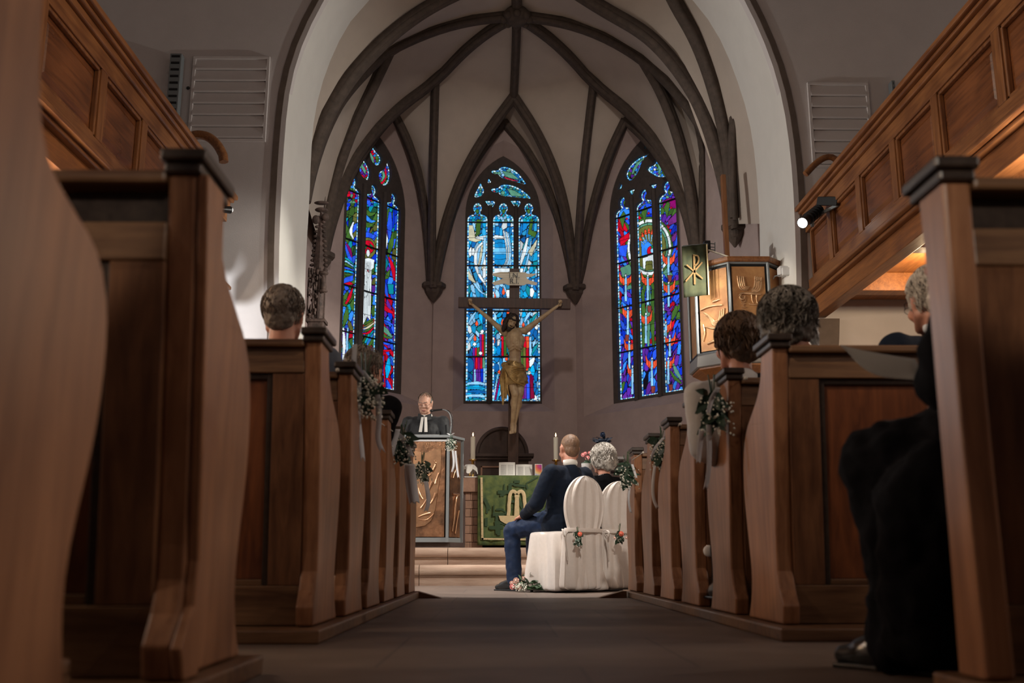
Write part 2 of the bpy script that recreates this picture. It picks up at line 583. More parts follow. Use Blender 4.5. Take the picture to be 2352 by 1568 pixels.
# ================================================================= FLOOR
def floor_mat():
    m, nt, b = new_mat('stone_slabs')
    tc = nt.nodes.new('ShaderNodeTexCoord')
    mp = nt.nodes.new('ShaderNodeMapping')
    mp.inputs['Location'].default_value = (0.30, 0.35, 0)
    nt.links.new(tc.outputs['Object'], mp.inputs[0])
    br = nt.nodes.new('ShaderNodeTexBrick')
    br.inputs['Scale'].default_value = 1.0
    br.inputs['Brick Width'].default_value = 0.78
    br.inputs['Row Height'].default_value = 0.95
    br.inputs['Mortar Size'].default_value = 0.006
    br.inputs['Mortar Smooth'].default_value = 0.3
    br.inputs['Color1'].default_value = (0.165, 0.122, 0.10, 1)
    br.inputs['Color2'].default_value = (0.125, 0.092, 0.077, 1)
    br.inputs['Mortar'].default_value = (0.10, 0.075, 0.065, 1)
    br.offset = 0.37
    nt.links.new(mp.outputs[0], br.inputs['Vector'])
    n = nt.nodes.new('ShaderNodeTexNoise')
    n.inputs['Scale'].default_value = 4
    n.inputs['Detail'].default_value = 8
    nt.links.new(tc.outputs['Object'], n.inputs['Vector'])
    mx = nt.nodes.new('ShaderNodeMix')
    mx.data_type = 'RGBA'
    mx.blend_type = 'MULTIPLY'
    mx.inputs[0].default_value = 0.55
    cr = nt.nodes.new('ShaderNodeValToRGB')
    cr.color_ramp.elements[0].position = 0.3
    cr.color_ramp.elements[0].color = (0.5, 0.48, 0.46, 1)
    cr.color_ramp.elements[1].position = 0.7
    nt.links.new(n.outputs[0], cr.inputs[0])
    nt.links.new(br.outputs[0], mx.inputs[6])
    nt.links.new(cr.outputs[0], mx.inputs[7])
    nt.links.new(mx.outputs[2], b.inputs['Base Color'])
    b.inputs['Roughness'].default_value = 0.55
    bp = nt.nodes.new('ShaderNodeBump')
    bp.inputs['Strength'].default_value = 0.15
    bp.inputs['Distance'].default_value = 0.01
    nt.links.new(n.outputs[0], bp.inputs['Height'])
    nt.links.new(bp.outputs[0], b.inputs['Normal'])
    return m


mb = MB().box(-7, 7, -1.5, 19, -0.1, 0)
struct(mb.build('floor', floor_mat()))

# chancel steps with rounded nosing
def step_prof(y0, z0, z1, y1):
    r = 0.055
    P = [(y0 + 0.03, z0), (y0 + 0.03, z1 - 2 * r - 0.012), (y0 + 0.012, z1 - 2 * r - 0.004)]
    for i in range(9):
        a = math.pi * 1.5 - math.pi * i / 8
        P.append((y0 + r * 0.8 + r * 0.8 * math.cos(a), z1 - r + r * math.sin(a)))
    P += [(y1, z1), (y1, z0)]
    return P


SY1, SY2, SZ1, SZ2 = 10.4, 10.78, 0.207, 0.385
xs = [-2.55, -1.62, -0.83, 0.18, 1.32, 2.2, 3.2]
mb = MB()
for a, b_ in zip(xs, xs[1:]):
    mb.prism(step_prof(SY1, 0, SZ1, SY2 + 0.1), lambda p, q, d, a=a: (a + 0.003 + d, p, q), b_ - a - 0.006)
o = struct(mb.build('step_lower', 'step', smooth=0.7))
xs2 = [-2.55, -1.1, -0.56, 0.62, 1.9, 3.2]
mb = MB()
for a, b_ in zip(xs2, xs2[1:]):
    mb.prism(step_prof(SY2, 0, SZ2, 11.3), lambda p, q, d, a=a: (a + 0.003 + d, p, q), b_ - a - 0.006)
o = struct(mb.build('step_upper', 'step', smooth=0.7))
struct(MB().box(-4, 4.5, 11.3, 18, 0.0, SZ2 - 0.002).build('floor_chancel', 'step'))

# ================================================================= CHANCEL ARCH
YF, YB = 10.6, 11.9
LF = [(640, 1352), (640, 700), (641, 560), (645, 459), (652, 330), (664, 204), (692, 102), (743, 0), (806, -100), (890, -190), (1010, -280), (1110, -330), (1215, -365)]
RF = [(1830, 1352), (1830, 700), (1828, 560), (1820, 388), (1802, 245), (1770, 128), (1712, 0), (1650, -100), (1560, -190), (1440, -280), (1330, -330), (1215, -365)]
LB = [(703, 1345), (699, 714), (704, 560), (711, 459), (714, 357), (722, 255), (752, 150), (800, 51), (850, 0), (900, -60), (990, -130), (1080, -175), (1170, -205)]
RB = [(1748, 1345), (1746, 700), (1746, 587), (1743, 459), (1730, 316), (1705, 214), (1654, 82), (1593, 0), (1530, -60), (1430, -130), (1330, -175), (1250, -200), (1170, -205)]


def arch_outline(L, R, Y, n=34):
    a = smooth_path([W(x, y, Y) for x, y in L], n)
    b = smooth_path([W(x, y, Y) for x, y in R], n)
    for q in (a, b):
        q[0].z = 0.0
    return a + list(reversed(b))[1:]


AF = arch_outline(LF, RF, YF)
AB = arch_outline(LB, RB, YB)
wall_poly = [(-6.5, 0)] + [(p.x, p.z) for p in AF] + [(6.5, 0), (6.5, 10.5), (-6.5, 10.5)]
mb = MB().prism(wall_poly, lambda a, b, d: (a, YF + d, b), 0.12)
struct(mb.build('wall_front', 'plaster'))
# splayed reveal (soffit) of the arch, with a small chamfer at its inner edge
rings = []
for i in range(len(AF)):
    f, b_ = AF[i] + Vector((0, 0.002, 0)), AB[i]
    c = Vector((AB[len(AB) // 2].x, b_.y, b_.z if b_.z < 4.5 else 4.5))
    inn = (b_ - c).normalized()
    rings.append([f, f.lerp(b_, 0.5), f.lerp(b_, 0.9), b_ , b_ + inn * 0.9 + Vector((0, 0.0, 0))])
mb = MB().loft(rings, close=False)
struct(mb.build('wall_arch', 'plaster_arch', smooth=0.6))
# dark painted band round the arch
o_, i_ = [], []
for k, p in enumerate(AF):
    q0 = AF[max(0, k - 1)]; q1 = AF[min(len(AF) - 1, k + 1)]
    t = (q1 - q0).normalized()
    nrm = Vector((-t.z, 0, t.x))
    i_.append(p + nrm * 0.055)
    o_.append(p + nrm * 0.125)
mb = MB()
rings = [[a + Vector((0, 0.0, 0)), a - Vector((0, 0.012, 0)), b_ - Vector((0, 0.012, 0)), b_] for a, b_ in zip(i_, o_)]
mb.loft(rings, close=True)
struct(mb.build('trim_1', 'band'))

# side walls of the nave
struct(MB().box(-6.6, -6.4, -1.5, 10.7, 0, 10.5).build('wall_left', 'plaster'))
struct(MB().box(6.4, 6.6, -1.5, 10.7, 0, 10.5).build('wall_right', 'plaster'))
struct(MB().box(-6.6, 6.6, -6.2, 10.7, 10.4, 10.6).build('ceiling', 'plaster'))
struct(MB().box(-6.6, 6.6, -6.4, -6.2, 0, 10.6).build('wall_rear', 'plaster'))


# ================================================================= CHOIR WALLS
class Plane:
    def __init__(s, A, B):
        s.A = Vector((A[0], A[1])); B = Vector((B[0], B[1]))
        s.L = (B - s.A).length
        s.t = (B - s.A) / s.L
        s.n = Vector((-s.t.y, s.t.x))  # points away from the camera if A left of B
        if s.n.y < 0:
            s.n = -s.n

    def P(s, a, z, d=0.0):
        q = s.A + s.t * a + s.n * d
        return Vector((q.x, q.y, z))

    def px(s, x, y, d=0.0):
        r = ray(x, y)
        A = s.A + s.n * d
        k = (s.n.x * A.x + s.n.y * A.y) / (s.n.x * r.x + s.n.y * r.y)
        q = CAMP + r * k
        a = (Vector((q.x, q.y)) - s.A).dot(s.t)
        return a, q.z


cL2 = W(995, 655, 16.1); cR2 = W(1322, 660, 16.1)
cL1 = W(737, 585, 14.0); cR1 = W(1603, 590, 14.1)
cL0 = W(690, 480, 12.5); cR0 = W(1688, 520, 12.9)
PC = Plane((cL2.x, 16.2), (cR2.x, 16.2))
dl = 0.1
PL = Plane((cL1.x - 0.08, cL1.y + 0.06), (cL2.x, 16.2))
PR = Plane((cR2.x, 16.2), (cR1.x + 0.08, cR1.y + 0.06))


def cr(ox, oy, sc=2.412):
    return lambda x, y: (ox + x / sc, oy + y / sc)


cC, cLw, cRw = cr(1030, 330), cr(750, 300), cr(1380, 300)


def pointed(s0, s1, zb, zs, za, n=12, sm=None):
    """outline of a pointed-arch opening, from bottom-left clockwise"""
    sm = (s0 + s1) / 2 if sm is None else sm
    hw = (s1 - s0) / 2
    H = za - zs
    R = (H * H + hw * hw) / (2 * hw)
    P = [(s0, zb)]
    for i in range(5):
        P.append((s0, zb + (zs - zb) * (i + 1) / 6))
    a1 = math.asin(min(1, H / R))
    for i in range(n + 1):
        a = a1 * i / n
        P.append((s0 + R - R * math.cos(a), zs + R * math.sin(a)))
    for i in range(n - 1, -1, -1):
        a = a1 * i / n
        P.append((s1 - R + R * math.cos(a), zs + R * math.sin(a)))
    for i in range(5, -1, -1):
        P.append((s1, zb + (zs - zb) * i / 6))
    return P


def lancet(s0, s1, zb, zs, zt):
    """lancet light with shoulder and small round head"""
    sm = (s0 + s1) / 2; hw = (s1 - s0) / 2
    P = [(s0, zb), (s0, zs)]
    zn = zs + (zt - zs) * 0.33
    for i in range(1, 6):
        a = math.pi / 2 * i / 5
        P.append((s0 + hw * 0.62 * (1 - math.cos(a)), zs + (zn - zs) * math.sin(a)))
    rb = hw * 0.44
    zc = (zn + zt) / 2 + 0.01
    for i in range(0, 13):
        a = math.radians(232 - 284 * i / 12)
        P.append((sm + rb * math.cos(a), zc + (zt - zn) * 0.5 * math.sin(a) * (1.12 if math.sin(a) > 0 else 1)))
    for i in range(5, 0, -1):
        a = math.pi / 2 * i / 5
        P.append((s1 - hw * 0.62 * (1 - math.cos(a)), zs + (zn - zs) * math.sin(a)))
    P += [(s1, zs), (s1, zb)]
    return P


# ================================================================= STAINED GLASS
class Glass:
    """colours a fine vertex grid: fields of small glass pieces with lead between, plus drawn figures"""

    def __init__(s, px, py, seed):
        s.x, s.y = px, py
        s.rs = np.random.RandomState(seed)
        s.col = np.zeros((len(px), 3), np.float32)
        s.lead = np.zeros(len(px), np.float32)
        s.piece = np.zeros(len(px), np.float32)

    def cells(s, step, palette, stretch=(1, 1), flow=None, mask=None):
        x, y = s.x, s.y
        if flow is not None:
            x, y = flow(x, y)
        x = x / stretch[0]; y = y / stretch[1]
        gx = np.floor(x / step).astype(int); gy = np.floor(y / step).astype(int)
        jx = s.rs.rand(64, 64); jy = s.rs.rand(64, 64); pc = s.rs.rand(64, 64); br = s.rs.rand(64, 64)
        d1 = np.full(len(x), 1e9); d2 = np.full(len(x), 1e9); idc = np.zeros(len(x)); idb = np.zeros(len(x))
        for i in (-1, 0, 1):
            for j in (-1, 0, 1):
                cx = gx + i; cy = gy + j
                a = cx % 64; b = cy % 64
                dx = (cx + jx[a, b]) * step - x; dy = (cy + jy[a, b]) * step - y
                d = np.hypot(dx, dy)
                nb = d < d1
                d2 = np.where(nb, d1, np.minimum(d2, d))
                idc = np.where(nb, pc[a, b], idc); idb = np.where(nb, br[a, b], idb)
                d1 = np.where(nb, d, d1)
        pal = np.array(palette, np.float32)
        k = np.minimum((idc * len(pal)).astype(int), len(pal) - 1)
        c = pal[k] * (0.62 + 0.62 * idb[:, None])
        lead = ((d2 - d1) < 2.3).astype(np.float32)
        m = np.ones(len(x), bool) if mask is None else mask
        s.col[m] = c[m]
        s.lead[m] = np.maximum(lead[m], s.lead[m] * 0)
        s.piece[m] = idb[m]

    def _fill(s, inside, dist, color, lw):
        g = 0.8 + 0.4 * s.piece[inside]
        s.col[inside] = np.array(color, np.float32) * g[:, None]
        s.lead[inside] *= 0.0
        if lw > 0:
            s.lead[dist < lw] = 1

    def poly(s, pts, color, lw=1.3, split=0):
        P = np.array(pts, float)
        x, y = s.x, s.y
        ins = np.zeros(len(x), bool); dist = np.full(len(x), 1e9)
        n = len(P)
        for i in range(n):
            x0, y0 = P[i]; x1, y1 = P[(i + 1) % n]
            cond = (y0 > y) != (y1 > y)
            if y1 != y0:
                ins ^= cond & (x < (x1 - x0) * (y - y0) / (y1 - y0) + x0)
            dx, dy = x1 - x0, y1 - y0
            L2 = dx * dx + dy * dy + 1e-9
            t = np.clip(((x - x0) * dx + (y - y0) * dy) / L2, 0, 1)
            dist = np.minimum(dist, np.hypot(x - x0 - t * dx, y - y0 - t * dy))
        s._fill(ins, dist, color, lw)

    def ell(s, cx, cy, rx, ry, color, lw=1.3, ring=0, a0=None):
        x, y = s.x - cx, s.y - cy
        q = np.hypot(x / rx, y / ry)
        dist = np.abs(q - 1) * min(rx, ry)
        if ring:
            ins = (q < 1) & (q > 1 - ring)
            dist = np.minimum(dist, np.abs(q - (1 - ring)) * min(rx, ry))
        else:
            ins = q < 1
        s._fill(ins, dist, color, lw)

    def stroke(s, pts, w, color, lw=1.2):
        """tapered band along a path; w list of half widths"""
        P = smooth_path([(a, b, 0) for a, b in pts], 24)
        ws = np.interp(np.linspace(0, 1, 24), np.linspace(0, 1, len(w)), w)
        L, R = [], []
        for i, p in enumerate(P):
            t = (P[min(i + 1, 23)] - P[max(i - 1, 0)]).normalized()
            L.append((p.x - t.y * ws[i], p.y + t.x * ws[i])); R.append((p.x + t.y * ws[i], p.y - t.x * ws[i]))
        s.poly(L + R[::-1], color, lw)

    def line(s, pts, lw=1.3):
        P = smooth_path([(a, b, 0) for a, b in pts], 20)
        for a, b in zip(P, P[1:]):
            dx, dy = b.x - a.x, b.y - a.y
            t = np.clip(((s.x - a.x) * dx + (s.y - a.y) * dy) / (dx * dx + dy * dy + 1e-9), 0, 1)
            s.lead[np.hypot(s.x - a.x - t * dx, s.y - a.y - t * dy) < lw] = 1


B1, B2, B3 = (0.0, 0.03, 0.62), (0.02, 0.10, 0.85), (0.03, 0.25, 0.95)
CY, TE, LB_, WH = (0.0, 0.42, 0.85), (0.0, 0.30, 0.38), (0.28, 0.62, 0.95), (0.80, 0.88, 0.92)
RD, OR, PU, MG = (0.62, 0.0, 0.02), (0.95, 0.10, 0.03), (0.12, 0.02, 0.34), (0.25, 0.0, 0.14)
GR, GD, GL, CRM = (0.05, 0.14, 0.02), (0.01, 0.07, 0.03), (0.10, 0.30, 0.20), (0.62, 0.60, 0.42)
OLV, NV = (0.14, 0.15, 0.03), (0.0, 0.02, 0.16)
B0 = (0.0, 0.12, 0.42)


def paint_center(g):
    g.cells(22, [CY, CY, LB_, TE, B0, (0.0, 0.22, 0.62), (0.02, 0.35, 0.7), LB_, (0.0, 0.16, 0.5), WH], (1.0, 2.0),
            flow=lambda x, y: (x + 14 * np.sin(y / 90.0), y + 0.55 * np.abs(x - 300)))
    up = g.y < 430
    g.cells(16, [CY, LB_, TE, B0, CY, GL], (1, 1), mask=up)
    # large draped arcs and the round centre
    for k, c in ((0, WH), (1, CRM), (2, LB_), (3, WH)):
        g.stroke([(225 - 12 * k, 505 + 14 * k), (190 - 14 * k, 590), (205 - 18 * k, 700), (260 - 14 * k, 770 + 10 * k)], [6, 9, 8, 4], c)
    g.poly([(110, 450), (135, 450), (150, 520), (185, 535), (150, 545), (112, 535)], CRM)
    g.poly([(155, 420), (182, 418), (175, 500), (150, 515)], GR)
    g.stroke([(150, 520), (200, 522), (260, 515), (330, 522)], [5, 14, 10, 6], WH)
    g.stroke([(205, 515), (200, 600), (170, 720)], [10, 8, 4], LB_)
    g.stroke([(187, 560), (180, 620), (165, 680)], [5, 7, 3], CRM)
    g.ell(285, 600, 70, 72, (0.0, 0.24, 0.6), ring=0)
    g.poly([(240, 575), (330, 575), (325, 610), (240, 612)], (0.15, 0.55, 0.95))
    g.line([(228, 560), (290, 545), (345, 565)]); g.line([(232, 630), (285, 645), (340, 628)])
    for k in range(4):
        g.stroke([(305 + 8 * k, 480 + 4 * k), (322 + 7 * k, 560), (330 + 4 * k, 640), (300 + 6 * k, 690)], [4, 5, 6, 4], WH if k % 2 == 0 else LB_)
    g.stroke([(440, 520), (420, 600), (395, 680)], [5, 11, 6], WH)
    g.stroke([(458, 540), (440, 640), (415, 720)], [4, 6, 4], LB_)
    g.poly([(455, 415), (470, 420), (462, 480), (490, 490), (480, 520), (440, 500)], GR)
    g.poly([(440, 600), (492, 525), (488, 560), (460, 625)], CRM)
    g.poly([(190, 690), (215, 690), (213, 740), (188, 745)], WH)
    g.poly([(240, 690), (340, 688), (340, 710), (245, 720)], WH); g.poly([(388, 690), (415, 690), (412, 725), (388, 722)], WH)
    g.stroke([(115, 690), (135, 760), (175, 820), (215, 840)], [5, 8, 6, 3], LB_)
    g.stroke([(108, 700), (118, 740), (150, 770)], [4, 14, 3], CRM)
    # small flames
    for (x, y, h) in ((255, 840, 34), (305, 815, 44), (330, 930, 26), (300, 985, 44), (157, 992, 34), (147, 1075, 40), (252, 1085, 40), (415, 1000, 30), (435, 1235, 44), (322, 1180, 46), (452, 905, 22), (120, 905, 16), (280, 1260, 30)):
        g.poly([(x, y - h / 2), (x + 9, y + h * 0.15), (x + 5, y + h / 2), (x - 6, y + h / 2), (x - 9, y + h * 0.1)], OR)
    # groups of standing figures: coloured upright robes with pale heads
    def robes(xs_, y0, y1, cols, hs=()):
        for x0, x1, c in zip(xs_, xs_[1:], cols):
            g.poly([(x0, y0 + 6 * ((x0 * 7) % 3)), (x1, y0 + 5), (x1 + 3, y1), (x0 + 1, y1 + 6)], c)
        for hx, hy in hs:
            g.ell(hx, hy, 10, 10, WH)
    robes([172, 184, 196, 208], 1050, 1200, [PU, RD, GR], [(187, 1040)])
    robes([134, 146, 158, 172], 1120, 1320, [PU, RD, GR], [(145, 1110), (178, 1160)])
    robes([150, 162, 174, 188, 202], 1175, 1270, [RD, MG, RD, GL])
    robes([140, 152, 164, 178, 192, 206], 1240, 1320, [LB_, PU, PU, B1, LB_])
    robes([292, 306, 320], 1060, 1180, [RD, GR], [(290, 1050)])
    robes([405, 416, 430, 446, 460], 1060, 1190, [GR, RD, OR, LB_], [(445, 1050)])
    robes([400, 414, 428, 444], 1125, 1240, [GR, OLV, RD])
    robes([402, 418, 432, 450, 470], 1280, 1410, [MG, PU, B2, MG], [(447, 1268), (428, 1272)])
    g.poly([(450, 1275), (462, 1275), (478, 1410), (455, 1412)], (0.2, 0.0, 0.03))
    for k in range(4):
        g.stroke([(240 + 10 * k, 1420), (252 + 12 * k, 1330), (262 + 14 * k, 1270)], [6, 5, 3], [B0, LB_, MG, CY][k])
    for k in range(5):
        g.stroke([(100, 1330 + 22 * k), (160, 1322 + 24 * k), (212, 1335 + 22 * k)], [6, 9, 6], [LB_, CY, B0, LB_, TE][k])
    g.ell(118, 1225, 24, 40, (0.0, 0.12, 0.4)); g.ell(262, 1240, 20, 26, (0.0, 0.1, 0.35))
    for (x, y, a, c) in ((440, 950, 40, LB_), (475, 960, 30, TE), (130, 960, 40, LB_), (120, 1080, 34, LB_), (270, 1030, 34, TE), (480, 1130, 40, TE)):
        g.stroke([(x - a * 0.5, y + a), (x, y), (x + a * 0.6, y - a * 0.8)], [3, 9, 3], c)
    # tracery lights
    g.poly([(300, 150), (350, 160), (395, 200), (340, 190), (305, 175)], GL)
    g.poly([(300, 178), (340, 192), (400, 210), (330, 205)], (0.4, 0.01, 0.03))
    g.ell(302, 173, 9, 9, LB_); g.ell(252, 166, 8, 8, GR); g.ell(252, 266, 7, 7, RD); g.ell(302, 272, 11, 11, GL)
    g.poly([(320, 245), (370, 260), (420, 292), (350, 290)], GL)
    for x in (160, 306, 444):
        g.ell(x, 374, 9, 12, GR); g.ell(x, 350, 3.5, 3.5, RD); g.ell(x - 10, 393, 3.5, 3.5, RD); g.ell(x + 9, 396, 3.5, 3.5, RD)
    for x, y in ((178, 265), (235, 340), (377, 340)):
        g.ell(x, y, 6, 6, GL)


def paint_left(g):
    g.cells(24, [B1, B2, B3, GR, GR, OLV, RD, TE, PU, B2, GR], (1.0, 2.1), flow=lambda x, y: (x + 0.25 * (y % 300) * np.sign(x - 230) * 0.6, y))
    g.cells(20, [GR, OLV, GR, GD, B2, B1, TE], (1.2, 2.6), mask=(g.y > 420) & (g.y < 800) & (g.x < 330), flow=lambda x, y: (x + y * 0.35, y))
    g.cells(16, [B2, B3, GL, PU, RD, GR], (1, 1), mask=g.y < 400)
    g.cells(20, [B2, B1, RD, RD, B3, PU, B2], (0.9, 3.0), mask=(g.y > 850) & (g.x > 280), flow=lambda x, y: (x - y * 0.4, y))
    g.cells(18, [RD, GR, B2, TE, GR, B3], (0.8, 3.0), mask=(g.y > 1040) & (g.y < 1300) & (g.x > 165) & (g.x < 285), flow=lambda x, y: (x + y * 0.5, y))
    # green sweeping leaves
    for a in ([(95, 480), (110, 560), (150, 610)], [(150, 500), (120, 590), (100, 640)], [(190, 420), (240, 470), (270, 455)], [(190, 500), (230, 530), (272, 500)], [(345, 430), (325, 540), (300, 600)], [(370, 560), (355, 640), (340, 700)]):
        g.stroke(a, [4, 15, 5], GR)
    g.stroke([(205, 455), (240, 505), (270, 500)], [4, 12, 4], B3)
    g.stroke([(150, 505), (130, 560), (150, 600)], [4, 9, 4], WH); g.stroke([(310, 520), (335, 600), (320, 680)], [4, 10, 4], WH)
    g.stroke([(90, 590), (125, 680), (150, 780)], [6, 14, 5], B2); g.stroke([(110, 625), (130, 660), (140, 700)], [4, 9, 4], MG)
    # haloed figure in white
    g.ell(228, 650, 46, 58, OLV); g.ell(228, 645, 36, 38, RD); g.poly([(200, 625), (225, 632), (220, 655), (198, 645)], (0.0, 0.22, 0.06)); g.poly([(240, 625), (258, 640), (255, 660), (240, 650)], (0.0, 0.22, 0.06))
    g.ell(230, 678, 10, 22, WH)
    g.poly([(190, 570), (230, 560), (272, 580), (262, 600), (225, 590), (192, 600)], B2)
    g.poly([(195, 712), (225, 705), (232, 705), (266, 715), (262, 760), (250, 770), (248, 900), (244, 1060), (225, 1030), (200, 1080), (204, 900), (205, 770), (192, 755)], WH)
    for k in range(4):
        g.line([(210 + 10 * k, 730), (212 + 9 * k, 880), (210 + 8 * k, 1050)], 1.2)
    g.poly([(228, 765), (236, 785), (226, 778)], RD)
    for k in range(5):
        g.stroke([(205 - 2 * k, 1075 + 12 * k), (230, 1060 + 16 * k), (262, 1040 + 12 * k)], [3, 7, 3], [GR, OLV, CRM, GR, RD][k])
    # lower left: green pod and white figures
    g.stroke([(115, 975), (108, 1040), (92, 1085)], [4, 16, 4], GR); g.stroke([(82, 990), (76, 1060), (88, 1120)], [3, 7, 3], GL)
    g.stroke([(92, 1090), (100, 1180), (92, 1270)], [5, 10, 6], WH); g.stroke([(118, 1090), (112, 1180), (118, 1270)], [4, 7, 5], LB_)
    g.poly([(66, 1160), (84, 1160), (84, 1215), (64, 1250)], GL)
    for k in range(6):
        g.stroke([(80, 700 + 20 * k), (110, 705 + 18 * k), (150, 740 + 12 * k)], [3, 6, 3], [TE, LB_, GR, B2, CY, GR][k])
    g.poly([(80, 830), (110, 810), (150, 800), (148, 830), (100, 850)], B2); g.poly([(85, 850), (130, 835), (150, 850), (110, 862)], RD)
    g.stroke([(75, 900), (95, 935), (120, 890)], [4, 14, 4], GR); g.stroke([(145, 870), (125, 930), (105, 960)], [3, 10, 5], RD)
    # right lancet
    g.stroke([(330, 420), (318, 480), (325, 540)], [5, 9, 4], B3); g.stroke([(352, 450), (350, 530), (348, 600)], [7, 16, 6], B2); g.stroke([(372, 440), (372, 500), (368, 540)], [4, 8, 4], B1)
    g.stroke([(345, 700), (370, 760), (375, 830)], [5, 12, 5], RD); g.stroke([(305, 800), (325, 870), (340, 930)], [5, 12, 5], B2); g.stroke([(350, 770), (330, 820), (300, 800)], [3, 13, 4], GR)
    g.poly([(338, 850), (372, 850), (372, 905), (345, 905)], TE)
    g.stroke([(298, 950), (330, 990), (372, 1010)], [5, 13, 6], RD); g.stroke([(298, 1040), (335, 1055), (370, 1080)], [4, 8, 4], B2)
    g.stroke([(292, 1065), (330, 1110), (365, 1145)], [5, 14, 5], GL); g.stroke([(290, 1100), (320, 1140), (360, 1150)], [3, 9, 4], GR)
    g.stroke([(296, 1130), (300, 1175), (292, 1210)], [3, 8, 4], PU); g.stroke([(305, 1170), (335, 1180), (366, 1172)], [4, 11, 5], B2); g.stroke([(298, 1215), (330, 1220), (362, 1215)], [4, 7, 4], RD)
    g.stroke([(345, 1260), (340, 1320), (335, 1370)], [6, 17, 5], CY); g.stroke([(292, 1260), (298, 1320), (288, 1360)], [5, 9, 4], TE)
    g.stroke([(322, 1240), (318, 1320), (325, 1420)], [3, 5, 3], RD); g.stroke([(335, 1380), (350, 1430), (358, 1460)], [4, 12, 6], B2)
    for x, y in ((128, 285), (239, 333), (349, 365)):
        g.ell(x, y, 9, 13, GR); g.ell(x, y - 16, 4, 4, RD); g.ell(x, y + 16, 4, 4, RD)
    g.poly([(245, 120), (262, 150), (262, 180), (240, 170), (232, 140)], GL); g.stroke([(175, 240), (200, 250), (215, 275)], [4, 6, 4], RD); g.stroke([(275, 290), (300, 300), (330, 260), (325, 200)], [4, 7, 6, 3], RD)
    g.stroke([(190, 180), (205, 210), (215, 240)], [3, 9, 3], GL); g.stroke([(310, 220), (320, 250), (305, 280)], [3, 9, 4], GL)


